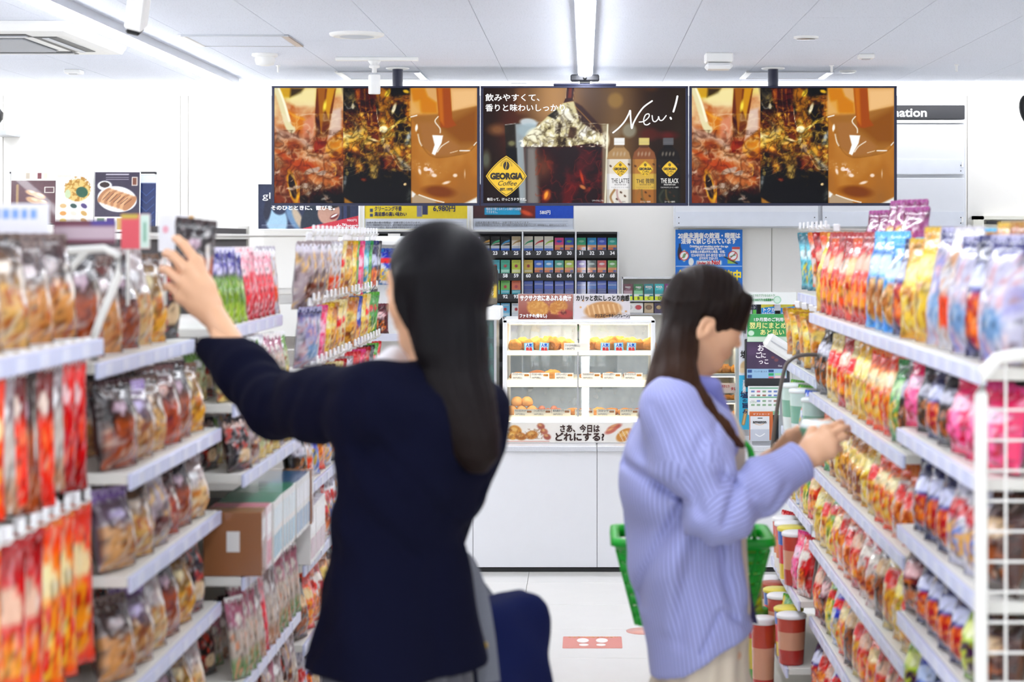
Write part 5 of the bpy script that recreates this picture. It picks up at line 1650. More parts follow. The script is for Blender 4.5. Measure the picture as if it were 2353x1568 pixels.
o = obj('sign_print', cv.mesh('sign_print', w_ * .94, h_ * .9, PRINT_G), sg, (q3(1103, 0).x, .0488, zz(656) - h_ * .45))
text('名品', (q3(1108, 0).x, .047, zz(631)), 13 * s, T_WHITE, sg, w=24 * s, bold=.0008)
text('ずっしり', (q3(1126, 0).x, .047, zz(655)), 7 * s, T_WHITE, sg, vert=True, lead=1.0)

# ---------------------------------------------------------------- register area
YG = 9.0
rg = empty('register_screen', at(1762, 835, YG), 'customer facing register screen with purple advertisement and blue keys', 'screen')
cv = Canvas(1716, 786, 1808, 870, 92, 84, '4a3a58')
cv.rect(1716, 848, 1808, 870, '9ac4ea', 1).rect(1718, 850, 1728, 857, '3a5a98').rect(1718, 862, 1728, 869, '3a5a98').rect(1766, 850, 1778, 856, '2f4a88').rect(1766, 858, 1778, 864, '2fa870').rect(1780, 858, 1806, 863, 'a8e0a8').rect(1766, 866, 1778, 870, 'd86a7a').rect(1780, 864, 1806, 870, 'f0d0d8')
cv.mix(np.exp(-((cv.X - 1730) / 14) ** 2 - ((cv.Y - 806) / 14) ** 2) * .5, '6a5078').ell(1730, 808, 12, 7, '5a4468', -30, 2).ell(1784, 828, 5, 3.6, '7a4450', 0, 1).ell(1776, 822, 4, 3, '7a4450', 0, 1).rect(1740, 792, 1764, 846, '54405f', 6, .7)
g0 = lambda px, py: Vector(((px - 1762) / F * YG, 0, at(0, py, YG).z - rg.location.z))
a, b = g0(1712, 890), g0(1815, 780)
MB().box((a.x, .004, a.z), (b.x, .04, b.z), bev=.004).build('casing', M_DARK, rg)
a, b = g0(1716, 870), g0(1808, 786)
obj('display', cv.mesh('register_display', b.x - a.x, b.z - a.z, print_mat('register_glow', rough=.2, emit=.5)), rg, ((a.x + b.x) / 2, .0028, a.z))
gi = glow('f4eef8')
text('お', g0(1740, 806) + Vector((0, .0012, 0)), 14 / F * YG, gi, rg, bold=.0008)
text('ご', g0(1735, 822) + Vector((0, .0012, 0)), 13 / F * YG, gi, rg, bold=.0008)
text('に', g0(1748, 822) + Vector((0, .0012, 0)), 11 / F * YG, gi, rg, bold=.0008)
text('っこ', g0(1742, 836) + Vector((0, .0012, 0)), 11 / F * YG, gi, rg, bold=.0008)
text('Out', g0(1788, 843) + Vector((0, .0012, 0)), 4 / F * YG, gi, rg)
text('ワンク 暗 カス', g0(1732, 856) + Vector((0, .0012, 0)), 4 / F * YG, T_NAVY, rg, w=30 / F * YG)
MB().box((-.02, .02, CT - rg.location.z + .0), (.03, .06, a.z)).build('stand', M_DARK, rg)

cv = Canvas(1717, 722, 1834, 786, 80, 44, '3fa45a')
cv.rect(1717, 774, 1834, 786, 'd8ecd8', 1).ell(1726, 766, 7, 6, 'd8f0dc', 0, 1).ell(1826, 732, 2, 2, 'e8f4e8', 0, 1)
e, put = poster('green_notice', 'green pay-later notice with yellow lettering above the register screen', 'notice', 1717, 722, 1834, 786, YG - .03, cv, thick=.01)
put('1か月間のご利用を、', 1731, 738, 8, T_WHITE, 80, bold=.0006)
put('翌月にまとめて、', 1722, 754, 13, T_PALEY, 104, bold=.001)
put('あと払い', 1746, 769, 12, T_PALEY, 54, bold=.001)
MB().box((.08, .012, .02), (.19, .1, .035)).build('stand_arm', M_GREY, e)
MB().box((.16, .08, CT - e.location.z), (.19, .1, .035)).build('stand', M_GREY, e)
cv = Canvas(1718, 668, 1830, 700, 80, 24, 'f2f5f2')
cv.ell(1786, 688, 8, 9, 'd8efe0', 0, 1).ell(1786, 688, 8, 9, '8ac8a0', 0, 1, 1, .8).rect(1722, 686, 1772, 692, '5ab878', 1, .25)
e, put = poster('app_card', 'white rounded app membership card with green lettering, topmost by the register', 'sign', 1718, 672, 1830, 700, YG - .01, cv, thick=.005)
put('ファミマのアプリならおトク!', 1720, 682, 6, T_GREEN, 60)
put('ファミマのアプリ会員募集中', 1720, 692, 6, T_GREEN, 56, bold=.0003)
MB().box((.13, .005, -.03), (.16, .01, .0)).build('stand', M_GREY, e)
for k, (px0, px1) in enumerate(((1716, 1740), (1749, 1781), (1793, 1826))):
    cv = Canvas(px0, 696, px1, 724, 26, 24, ['26304a', 'e4d84a', 'e4d84a'][k])
    if k:
        cv.poly([(px0, 708), (px1, 704), (px1, 724), (px0, 724)], '1f8fe0', 1).rect(px1 - 4, 696, px1, 704, 'e8803a')
    else:
        cv.rect(px0 + 2, 712, px0 + 12, 722, 'd8dde4').rect(px0 + 14, 712, px0 + 22, 722, '5ac04a')
    e, put = poster('pamphlet', ['dark app pamphlet in the rack behind the green notice', 'yellow and blue pamphlet in the middle of the rack behind the green notice', 'yellow and blue pamphlet at the rack end behind the green notice'][k], 'pamphlet', px0, 696, px1, 724, YG + .01, cv, thick=.004, group='pamphlets by the register')
    if k:
        put('トクが', px0 + 2, 716, 9, T_WHITE, 28, bold=.0008)
        put('止まらない!!', px0 + 2, 723, 5.5, T_WHITE, 27, bold=.0005)
    else:
        put('マのアプリ', px0 + 1, 703, 5, T_WHITE, 20)
        put('おトク', px0 + 1, 710, 6, T_WHITE, 18)
bx = empty('pamphlet_rack', at(1775, 724, YG + .07), 'black pamphlet rack standing behind the green notice', 'rack')
k_ = YG / F
MB().box((-60 * k_, .012, -.1), (56 * k_, .02, 30 * k_)).build('back_panel', M_BLACK, bx)
MB().box((-60 * k_, -.012, -.12), (56 * k_, .02, -.1)).build('ledge', M_BLACK, bx)
MB().box((-.03, .005, CT - bx.location.z), (.03, .02, -.12)).build('post', M_BLACK, bx)

# payment logos board and gift cards
cv = Canvas(1719, 888, 1792, 954, 60, 54, 'f1f3f2')
for y in (891, 912):
    cv.rect(1722, y, 1788, y + 2.4, '3fa070', 1)
rr = random.Random(8)
for r_ in range(4):
    for q2 in range(5):
        cv.rect(1726 + q2 * 13, 898 + r_ * 9 + (4 if r_ > 1 else 0), 1734 + q2 * 13, 902 + r_ * 9 + (4 if r_ > 1 else 0), rr.choice(['8a4a3a', '4a6ab8', 'c84a6a', '6a9a6a', 'd8d8d8', '9a9aa0']), 1, .8)
cv.rect(1722, 945, 1770, 953, 'e6f2e8', 1).rect(1772, 945, 1790, 953, '8ac8a0', 1)
e, put = poster('payment_board', 'white payment methods board with green bars, on the counter below the register screen', 'sign', 1719, 888, 1792, 954, YG - .03, cv, thick=.01)
put('コードペイ', 1722, 927, 5, T_GREEN, 16)
put('ボーナス還元', 1724, 951, 4.5, T_BLACK, 42)
MB().box((.02, .01, -.2), (.12, .03, 0)).build('stand', M_GREY, e)
cv = Canvas(1719, 946, 1796, 1016, 20, 20, 'd8713a')
e, put = poster('gift_card_holder', 'orange holder board for gift cards on the counter', 'holder', 1722, 946, 1776, 1012, YG - .05, cv, thick=.01)
put('ギフトカード', 1730, 954, 4, T_WHITE, 38)
cv = Canvas(1724, 957, 1768, 1014, 44, 58, 'e4e6ea')
cv.rect(1724, 987, 1768, 1014, 'c3c8d4', 1).rect(1741, 960.5, 1752, 962.5, '1a1a1a', 1).line([(1736, 998), (1746, 1003), (1757, 997)], 1.6, 'ffffff', 1)
cv.line([(1735, 974.5), (1746, 977), (1756, 974)], 1.0, 'e0a060', 1)
e, put = poster('gift_card', 'white and grey gift card hanging on the orange holder', 'gift card', 1724, 957, 1768, 1014, YG - .06, cv, thick=.003)
put('amazon', 1730, 973, 7, T_BLACK, 31, bold=.0006)

# white slip printer arm
pr = empty('receipt_printer', at(1806, 806, YG - .12), 'white tilted slip printer between the register screen and snack shelves', 'printer')
Mx = Matrix.Rotation(math.radians(32), 4, 'Y')
MB().box((-.11, -.04, -.04), (.12, .05, .035), M=Mx, bev=.014).build('casing', M_WHITE2, pr)
MB().box((-.09, -.046, .0), (.1, -.041, .004), M=Mx).build('slot', M_GREY, pr)
MB().box((.055, .05, -.05), (.09, .23, -.03)).build('arm', M_WHITE2, pr)
MB().box((.055, .2, CT - pr.location.z), (.09, .23, -.03)).build('post', M_WHITE2, pr)

# floor sticker with footprints
fs = empty('floor_sticker', (-.087 + .115, 7.37, .0), 'red rectangular floor sticker with two white footprints', 'sticker')
MB().prism([(x, z) for x, z in rboxpoly(.235, .215, .008, 2)], 0, .0008).build('sheet', mat('sticker_red', 'd9776a', rough=.3), fs, None, (math.pi / 2, 0, 0))
for sx in (-1, 1):
    ft = MB()
    ft.add([(sx * (.038 + .024 * math.cos(t)), .03 + .042 * math.sin(t), .0016) for t in np.linspace(0, 2 * math.pi, 21)[:-1]], [list(range(20))])
    ft.add([(sx * (.034 + .019 * math.cos(t)), -.05 + .022 * math.sin(t), .0016) for t in np.linspace(0, 2 * math.pi, 17)[:-1]], [list(range(16))])
    fp = ft.build('footprint', mat('sticker_white', 'f6efec', rough=.3, var=.01), fs)
    fp['kind'] = 'stuff'
text('こちらでお待ちください', (-.1, .088, .0014), .011, mat('sticker_yellow', 'f4c86a', var=0), fs, w=.2, rot=(0, 0, 0))
for k, (px, py) in enumerate(((1222, 1451), (1478, 1451))):
    Y = H * F / (py - 550)
    o = MB().lathe([(.001, .0008), (.07, .0008), (.07, 0)], seg=24).build('round_floor_mark', mat('mark_pink', 'e2a294', rough=.3), None, ((px - CX) / F * Y, Y, 0))
    tag(o, ['round pinkish floor mark beside the navy bag', 'round pinkish floor mark beside the striped shirt'][k], 'sticker', 'round floor marks')

# black rounded machine top behind the snack shelves, by the door
p = at(2310, 620, 9.9)
bm = empty('round_topped_machine', (p.x, p.y, 0), 'black round-topped machine standing by the service door behind snack shelves', 'machine')
zt_ = at(0, 558, 9.9).z
MB().box((-.19, .0, 0), (.6, .45, zt_ - .06), bev=.01).build('body', M_WHITE, bm)
prof = [(-.19, zt_ - .058), (.6, zt_ - .058), (.6, zt_ - .01)] + [(-.19 + .09 + .19 * math.cos(t), zt_ - .058 + .07 * math.sin(t)) for t in np.linspace(math.pi / 2, math.pi, 7)]
MB().prism(prof, .0, .4).build('lid', M_BLACK, bm)
# ---------------------------------------------------------------- shelving and packaged goods
FOIL = print_mat('printed_foil', rough=.26, coat=.45, bump=.7)
M_SHELF = mat('shelf_cream', 'e6e4dc', rough=.45, var=.02)
M_RAIL = mat('price_rail_lilac', 'd2d7f2', rough=.3, var=.02)
M_TAG = mat('price_tag_white', 'e3e6f6', rough=.45, var=.01)
M_BACK = mat('shelf_back', '4a4648', rough=.7, var=.1)
M_TUBE = mat('white_wire', 'eceae4', rough=.35, var=.01)
M_CLIP = mat('hang_clip', 'f8f8fa', rough=.35, var=0)


def paint(fam, c, U, V, seed):
    n = fbm(U * 10 + seed, V * 14 + seed * 3, 3.2, seed, 3)
    n2 = fbm(U * 10, V * 12, 1.3, seed + 5, 2)
    C = np.zeros(U.shape + (3,)) + hx(c[0])

    def mx(a, col):
        nonlocal C
        a = np.clip(a, 0, 1)[..., None]
        C = C * (1 - a) + hx(col) * a
    if fam == 'chips':
        mx((V - .80) * 12, c[1])
        mx((1 - ((U + .05) / .82) ** 2 - ((V - .66) / .12) ** 2) * 4, c[2])
        mx((1 - ((U - .05) / .8) ** 2 - ((V - .30) / .24) ** 2) * 4, c[3])
        mx((1 - ((U - .05) / .8) ** 2 - ((V - .30) / .24) ** 2) * 3 * (n2 > .52), c[4])
        mx((.07 - V) * 30, c[1])
    elif fam == 'bread':
        mx((.62 - V + (n - .5) * .25) * 9 * (np.abs(U) < .86), c[3])
        mx((n2 - .55) * 9 * (V < .55) * (np.abs(U) < .8), c[4])
        mx((1 - ((U + .2) / .35) ** 2 - ((V - .72) / .08) ** 2) * 4, c[2])
        mx((1 - ((U - .5) / .1) ** 2 - ((V - .55) / .2) ** 2) * 3, 'fbf6f0')  # white streak: gloss highlight painted on the wrapper
        mx((V - .86) * 12, c[1])
    elif fam == 'clear':
        mx((n - .5) * 6, c[1])
        mx((n2 - .56) * 8, c[3])
        mx((V - .84) * 14, c[2])
        mx((1 - ((U - .1) / .6) ** 2 - ((V - .3) / .16) ** 2) * 3, c[4])
    elif fam == 'stick':
        mx((V - .62) * 10, c[1])
        mx((1 - (U / .4) ** 2 - ((V - .75) / .1) ** 2) * 4, c[2])
        mx((.3 - V) * 8, c[3])
        mx((n2 - .6) * 8 * (V < .6), c[4])
    elif fam == 'half':
        mx((U * .6 + V - .5 + (n - .5) * .2) * 10, c[1])
        mx((1 - ((U) / .75) ** 2 - ((V - .7) / .1) ** 2) * 4, c[2])
        mx((1 - (U / .6) ** 2 - ((V - .3) / .2) ** 2) * 4, c[3])
        mx((n2 - .58) * 8 * (V < .5), c[4])
    C = np.clip(C + (n[..., None] - .5) * .10, 0, 1)
    g = C.mean(-1, keepdims=True)
    C = np.clip(g + (C - g) * 1.25, 0, 1) ** 1.7
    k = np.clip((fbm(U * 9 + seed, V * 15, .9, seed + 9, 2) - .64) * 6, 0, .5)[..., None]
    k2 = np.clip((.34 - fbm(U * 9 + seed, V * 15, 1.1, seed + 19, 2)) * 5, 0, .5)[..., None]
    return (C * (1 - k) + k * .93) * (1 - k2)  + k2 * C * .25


def col_attr(me, C):
    ca = me.color_attributes.new('Col', 'FLOAT_COLOR', 'POINT')
    c = np.clip(C, 0, 1).reshape(-1, 3)
    c = np.where(c <= .04045, c / 12.92, ((c + .055) / 1.055) ** 2.4)
    ca.data.foreach_set('color', np.concatenate([c, np.ones((len(c), 1))], 1).ravel().astype(np.float32))


def pouch_mesh(fam, c, w, h, d, seed, nx=13, nz=21):
    rs = np.random.RandomState(seed)
    u = np.linspace(-1, 1, nx)
    v = np.linspace(0, 1, nz)
    V, U = np.meshgrid(v, u, indexing='ij')
    prof = np.clip(np.sin(np.pi * np.clip((V - .05) / .87, 0, 1)), 0, 1) ** .55
    # belly heavier at the foot
    prof = prof * (1.08 - .3 * V)
    edge = np.clip(1 - np.abs(U) ** 2.6, 0, 1) ** .6
    cr = (fbm(U * 4 + seed, V * 6, 1.0, seed + 2, 3) - .5) * .8 * edge * (np.abs(V - .5) < .46)
    T_ = d / 2 * prof * edge * (1 + cr) + .0012
    wx = w / 2 * (1 - .09 * prof)
    X = U * wx
    Z = h * V + .004 * np.sin(U * 9 + seed) * (V > .97)
    F_ = np.stack([X, -T_, Z], -1).reshape(-1, 3)
    B_ = np.stack([X, T_, Z], -1).reshape(-1, 3)
    N = nx * nz
    i = np.arange(N).reshape(nz, nx)
    q1 = np.stack([i[:-1, :-1], i[:-1, 1:], i[1:, 1:], i[1:, :-1]], -1).reshape(-1, 4)
    q2 = q1[:, ::-1] + N
    rim = np.concatenate([i[0, :], i[1:, -1], i[-1, -2::-1], i[-2:0:-1, 0]])
    nxt = np.roll(rim, -1)
    q3 = np.stack([rim + N, nxt + N, nxt, rim], -1)
    me = np_mesh('pouch', np.concatenate([F_, B_]), np.concatenate([q1, q2, q3]), FOIL, True)
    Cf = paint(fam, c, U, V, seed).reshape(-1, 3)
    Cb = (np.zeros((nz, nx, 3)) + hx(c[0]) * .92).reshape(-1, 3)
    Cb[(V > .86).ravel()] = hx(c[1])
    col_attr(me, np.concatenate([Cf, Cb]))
    return me


def seal_mesh(w, col, hang):
    """crimped top seal of a pouch (zigzag pleats)"""
    n = 13
    xs = np.linspace(-w / 2, w / 2, n)
    vs, fs = [], []
    for k, x in enumerate(xs):
        y = .0016 * (1 if k % 2 else -1)
        vs += [(x, y - .0007, 0), (x, y - .0007, .014 + .0015 * (k % 2)), (x, y + .0007, .014 + .0015 * (k % 2)), (x, y + .0007, 0)]
    for k in range(n - 1):
        a = k * 4
        for j in range(4):
            fs.append((a + j, a + (j + 1) % 4, a + 4 + (j + 1) % 4, a + 4 + j))
    fs += [(0, 3, 2, 1), (4 * n - 4, 4 * n - 3, 4 * n - 2, 4 * n - 1)]
    return MB().add(vs, fs).mesh('top_seal', mat('seal_' + col, col, rough=.3))


CLIP_ME = MB().box((-.013, -.004, .0), (.013, .004, .026), bev=.003).mesh('hang_clip', M_CLIP)


def carton_mesh(c, w, h, d, seed):
    """printed box: face canvas colours on the front, plain sides"""
    m = MB()
    m.box((-w / 2, -d / 2 + .0006, 0), (w / 2, d / 2, h), col=c[0], bev=.0012)
    z0, z1 = h * .55, h * .88
    y = -d / 2
    m.box((-w / 2 + .004, y, z0), (w / 2 - .004, y + .0007, z1), col=c[2])
    m.box((-w / 2 + .008, y, h * .08), (w / 2 - .008, y + .0007, h * .45), col=c[3])
    m.box((-w / 2 + .001, -d / 2 + .002, h - .0002), (w / 2 - .001, d / 2 - .002, h + .0005), col=c[1])
    if c[0] == '9a6440':
        m.box((-w / 2 - .0005, -d * .12, h * .38), (-w / 2 + .0006, d * .1, h * .7), col='eceae8')
    return m.mesh('carton', PRINT_G)


def cup_mesh(c, r, h):
    m = MB()
    prof = [(r * .01, 0), (r * .8, 0), (r * .82, .004), (r * .87, h * .3), (r * .93, h * .66), (r * .97, h * .92), (r * .98, h * .93)]
    seg = 20
    for k in range(len(prof) - 1):
        colr = c[0] if k < 2 else c[2] if k == 3 else c[3] if k == 4 else c[0]
        r0, z0 = prof[k]
        r1, z1 = prof[k + 1]
        vs = [(rr * math.cos(t), rr * math.sin(t), z) for rr, z in ((r0, z0), (r1, z1)) for t in [2 * math.pi * q / seg for q in range(seg)]]
        m.add(vs, [(q, (q + 1) % seg, (q + 1) % seg + seg, q + seg) for q in range(seg)], 0, colr, True)
    return m.mesh('cup', PRINT_G)


def lid_mesh(c, r, h):
    return MB().lathe([(.001, h * .925), (r, h * .925), (r * 1.02, h * .94), (r * 1.02, h * .98), (r * .93, h), (.001, h)], seg=20).mesh('lid', mat('lid_' + c, c, rough=.35))


# designs: family, five colours, words for the label
DS = {}


def D_(k, fam, cols, words_):
    DS[k] = (fam, cols.split(), words_)


D_('brd', 'bread', '6a5650 7d6a64 e8e0e0 d9b384 b57c42', 'brown topped bread')
D_('brt', 'bread', '8a7460 5a4438 f0e6da e4c896 c08a4a', 'tan bread')
D_('brk', 'bread', '4a3434 3a2628 d8c8d0 b87848 8a4a28', 'dark cocoa bread')
D_('brw', 'bread', 'cfc6c4 b8aaa8 ffffff ecd8b4 d8a868', 'pale milk bread')
D_('brr', 'bread', '7a4a40 5a302c f0d8d0 c87a50 a8583a', 'reddish brown bread')
D_('bry', 'bread', 'a88e58 6a4a34 f4ecd0 e8c46a c8923a', 'golden bread')
D_('brp', 'bread', '8f7f8a b09ac8 e4dcf0 d8b890 a8784c', 'mauve labelled bread')
D_('red', 'chips', 'c81c24 a81018 f0d8c8 e8803a f4c060', 'red')
D_('ora', 'chips', 'e8782c d85a1c fbe8c8 f2b84a c8501c', 'orange')
D_('oyl', 'chips', 'f0a23a e0701e fff0d0 f6d068 d84a24', 'orange-yellow')
D_('yel', 'chips', 'e8cf3a d8b020 fdf6c8 f0dc80 c89a3a', 'yellow')
D_('gld', 'chips', 'd8a83c b8842a f4e4a8 e8c468 a8702a', 'gold')
D_('crm', 'chips', 'f0e6c4 e4d49a d8383a eecb6a c88a3a', 'cream-red')
D_('grn', 'chips', '3fae5a 2f9048 d8f0c8 e8cf6a 6aa83a', 'green')
D_('lim', 'chips', 'b8cf3a 8fae2a f4f8c8 6a3f6a d8e05a', 'lime')
D_('pnk', 'chips', 'e85a98 d83f84 fce0ec f49ac0 c82f6a', 'pink')
D_('mag', 'chips', 'b8409a a02f88 f8d84a e8783a f0c83a', 'purple party')
D_('nvy', 'chips', '2a2f7a 23286a e4e6f4 e8a24a b8303a', 'navy')
D_('blu', 'chips', '3fa8e0 5fc0ee eaf6fc e4c48a c89858', 'light blue')
D_('cob', 'chips', '2f54b8 26489f dfe8f8 e8c070 c8342f', 'cobalt blue')
D_('aqu', 'chips', '8ad0dc 4a8a98 e8f8fa e8dc6a 5ab0c8', 'aqua')
D_('blk', 'chips', '25212a 1c1a22 d8d8e0 b8844a 6a5a4a', 'black')
D_('brn', 'chips', '6a4028 54301e e8d4b8 b07a44 3a2418', 'brown')
D_('wht', 'chips', 'eceaee d8d8e4 c8343a e8c890 a8b4d8', 'white')
D_('wor', 'chips', 'f0e8e4 e0813a d84a34 efb46a c87a3a', 'orange-white')
D_('wrd', 'half', 'f2e8e4 c8222c f8f4ee e4a05a a8483a', 'red-white')
D_('wbl', 'half', 'eef0f6 3a62c8 e8403a e8d070 9ab4e0', 'blue-white')
D_('ygr', 'half', 'e8d23a 5aa83a d8342f f4e88a 3f8a3a', 'yellow-green')
D_('olv', 'chips', 'a8983a 84762a f0e8c0 d8b85a 6a5a24', 'olive')
D_('win', 'chips', '7a2438 641a2c f0d8d8 d89a5a 4a1422', 'wine red')
D_('clr', 'clear', 'd0c6c8 a89a9c f0eef4 e8d0a8 8a5a48', 'clear speckled')
D_('clp', 'clear', 'd8d6e2 b0aed0 4a4a8a dcc4c8 a8c0d8', 'clear lilac')
D_('clw', 'clear', 'e6e4e6 c8c4cc ffffff d8b89a e07a4a', 'clear white')
D_('clk', 'clear', '4a3a3c 2a2224 d8c8c0 c86a5a e8d8c0', 'clear dark')
D_('pur', 'stick', '8fae4a 4a3a9a e8e4f8 b8cf6a d8e49a', 'purple and green')
D_('ppk', 'stick', 'e06a78 f0c4cc fbeaec c84a5c f4d8dc', 'rose pink')
D_('ost', 'stick', 'e0622a 8a3038 f4e8e0 d84a24 f0b890', 'orange-red stick')
D_('rst', 'stick', 'c8202a d83a3a f8e0e0 a8141c e88a6a', 'glossy red')
D_('wst', 'stick', 'd8d2cc b8aeb0 ffffff c8a48a e8dcd0', 'whitish stick')
D_('pst', 'stick', 'd8d0c8 c898a8 f8f4f0 9ab08a e0b8a0', 'pale thin')
D_('gst', 'stick', 'd8dcc0 9ab87a ffffff e8d8a0 b87a5a', 'pale green')
# boxes: side colour, top, panel, picture
D_('bxg', 'carton', 'e6e4de 2f8f6a d8e8ec 7ab0c8 d8c88a', 'green topped')
D_('bxb', 'carton', 'dcdcd8 2f5f88 e8ecf0 6a98c0 e0c84a', 'blue topped')
D_('bxn', 'carton', '9a6440 b07a4a d8d4d0 8a5434 d8a05a', 'brown')
D_('bxp', 'carton', 'f0d8dc e08a98 ffffff d86a80 f0c8d0', 'pale pink')
D_('bxw', 'carton', 'f0efec d8d4e0 f8f8f8 c8a0a8 e0d8c8', 'white')
D_('cpo', 'cup', 'f2ece2 f6f6f6 e0762e d84a2a f0c050', 'orange and white')
D_('cpr', 'cup', 'b8322a f0f0f0 d89a7a c0402c f0c050', 'red')
D_('cpy', 'cup', 'e8c83a e8d850 d8343a 2f62b8 f4e8a0', 'yellow lidded')
D_('cpg', 'cup', '4aa83a 3f9a32 d8c83a c82a34 8ac05a', 'green')
D_('cpw', 'cup', 'f0f4f2 f8fafa 8ac0a8 d8ece4 a8d0c0', 'white lidded')
D_('cpn', 'cup', 'a8502a a84428 e8d0b0 8a3418 e0b060', 'brown')

GOODS = {}
NOUN = {'chips': 'snack bag', 'half': 'snack bag', 'bread': 'bag', 'clear': 'sweets bag', 'stick': 'packet', 'carton': 'box', 'cup': 'snack cup'}
NAME = {'chips': 'snack_bag', 'half': 'snack_bag', 'bread': 'bread_bag', 'clear': 'sweets_bag', 'stick': 'stick_packet', 'carton': 'snack_box', 'cup': 'snack_cup'}
CAT = {'chips': 'snack bag', 'half': 'snack bag', 'bread': 'bread', 'clear': 'sweets', 'stick': 'packet', 'carton': 'box', 'cup': 'snack cup'}


def good(k, w, h, d, loc, rot, label, group, hang=False, var=0):
    """one packaged product standing at (or, hung, reaching down to) loc"""
    fam, c, wd = DS[k]
    key = (k, round(w, 3), round(h, 3), hang, var)
    if key not in GOODS:
        sd = (sum(ord(x) for x in k) * 7 + var * 13) % 97 + 1
        if fam == 'carton':
            GOODS[key] = [('body', carton_mesh(c, w, h, d, sd), None)]
        elif fam == 'cup':
            GOODS[key] = [('body', cup_mesh(c, w / 2, h), None), ('lid', lid_mesh(c[1], w / 2, h), (0, 0, 0))]
        else:
            GOODS[key] = [('body', pouch_mesh(fam, c, w, h, d, sd), None), ('top_seal', seal_mesh(w * .98, c[1] if fam != 'stick' else c[2], hang), (0, 0, h - .006))]
            if hang:
                GOODS[key].append(('hang_clip', CLIP_ME, (0, 0, h + .0095)))
    parts = GOODS[key]
    o = obj(NAME[fam], parts[0][1], None, loc, rot)
    tag(o, label, CAT[fam], group)
    for nm, me, l in parts[1:]:
        obj(nm, me, o, l)
    return o


RND = random.Random(11)
LEVELS = {}
SHELFN = ['top', 'second', 'third', 'fourth', 'fifth', 'sixth', 'lowest']


def shelf_row(side, unit, sn, Y0, Y1, Xf, z, spec, h=.2, w=.118, d=.05, gap=.012, lean=8, yaw=14, hang=False, inset=-.022, jit=6, back=False):
    """goods laid along one shelf from the near end; spec = 'key*n key*n ...' cycled until the row is full"""
    seq = []
    for t in spec.split():
        k, _, n = t.partition('*')
        seq += [k] * int(n or 1)
    y = Y0 + w / 2 * .97 + .006
    n = 0
    if not hang and not back:
        h, d = h * 1.07, d * 1.1
    if not back:
        lv = LEVELS[unit]
        if hang:
            h = min(h, (z - max([q for q in lv if q < z - .03] + [0]) - .012) / 1.04)
        else:
            h = min(h, (min(q for q in lv if q > z + .02) - .034 - z - .014) / 1.045)
    while y + w / 2 * .95 < Y1 and n < 40:
        k = seq[n % len(seq)] if n < len(seq) or True else seq[-1]
        fam, c, wd = DS[k]
        s_ = 1 if side == 'R' else -1
        hh = h * RND.uniform(.95, 1.06) if fam not in ('carton', 'cup') else h
        vari = RND.randrange(2)
        hh = round(h * (1.04 if vari else .96), 3) if fam not in ('carton', 'cup') else h
        yw = yaw + RND.uniform(-jit, jit) if fam not in ('carton',) else 0
        rz = math.radians(-90 + yw) if side == 'R' else math.radians(90 - yw)
        x = s_ * (Xf + inset + d * .55 + RND.uniform(0, .006) + (w / 2 * math.sin(math.radians(abs(yw)))) * .75)
        ln = math.radians(-(lean + RND.uniform(-2, 2))) if fam not in ('carton', 'cup') else 0
        row = 'hooks' if hang else 'shelf'
        n += 1
        lab = f"{wd} {NOUN[fam]}, {ORD[n - 1]} along the {sn} {row} of the {unit}"
        if back:
            lab = f"{wd} {NOUN[fam]} behind the front row, {ORD[n - 1]} along {sn} shelf of {unit}"
        zz_ = z + (.0015 if not hang else -hh) + (d * .3 * math.sin(abs(ln)) if ln else 0)
        good(k, w, hh, d, (x, y, zz_), (ln, 0, rz) if True else None, lab, f"goods on the {sn} {row} of the {unit}", hang, vari)
        y += w + gap
    return n


def unit(side, name_words, Y0, Y1, levels, top, depth=.42, base_z=.10, Xb=1.17, rail_h=.030, rail_mat=None, tags=True):
    """gondola unit: levels = [(z, Xf, has_rail)]"""
    s_ = 1 if side == 'R' else -1
    LEVELS[name_words] = [l[0] for l in levels] + [9]
    e = empty('shelving_unit', (s_ * (Xb), (Y0 + Y1) / 2, 0), None, 'shelving')
    ox, oy = e.location.x, e.location.y

    def b(x0, x1, y0, y1, z0, z1, nm, m, bev=0.0, par=None):
        xa, xb_ = sorted((s_ * x0 - ox, s_ * x1 - ox))
        return MB().box((xa, y0 - oy, z0), (xb_, y1 - oy, z1), bev=bev).build(nm, m, par or e)
    b(Xb - .012, Xb + .012, Y0 + .002, Y1 - .002, .05, top, 'back_panel', M_BACK)
    b(Xb - .02, Xb + .02, Y0 + .001, Y0 + .03, 0, top + .01, 'upright_post', M_SHELF)
    b(Xb - .02, Xb + .02, Y1 - .03, Y1 - .001, 0, top + .01, 'upright_post', M_SHELF)
    b(levels[-1][1] + .03, Xb, Y0 + .004, Y1 - .004, 0, levels[-1][0] - .02, 'base', M_SHELF)
    for (z, xf, rail) in levels:
        b(xf + .008, Xb, Y0 + .003, Y1 - .003, z - .022, z, 'shelf', M_SHELF, .002)
        if rail:
            r_ = b(xf - .002, xf + .007, Y0 + .003, Y1 - .003, z - .033, z - .001, 'price_rail', rail_mat or M_RAIL, .002)
            if tags:
                n = int((Y1 - Y0) / .13)
                for k in range(n):
                    y = Y0 + .05 + k * (Y1 - Y0 - .08) / n
                    b(xf - .0035, xf - .0021, y, y + .05, z - .029, z - .005, 'price_tag', M_TAG, 0, r_)
    return e


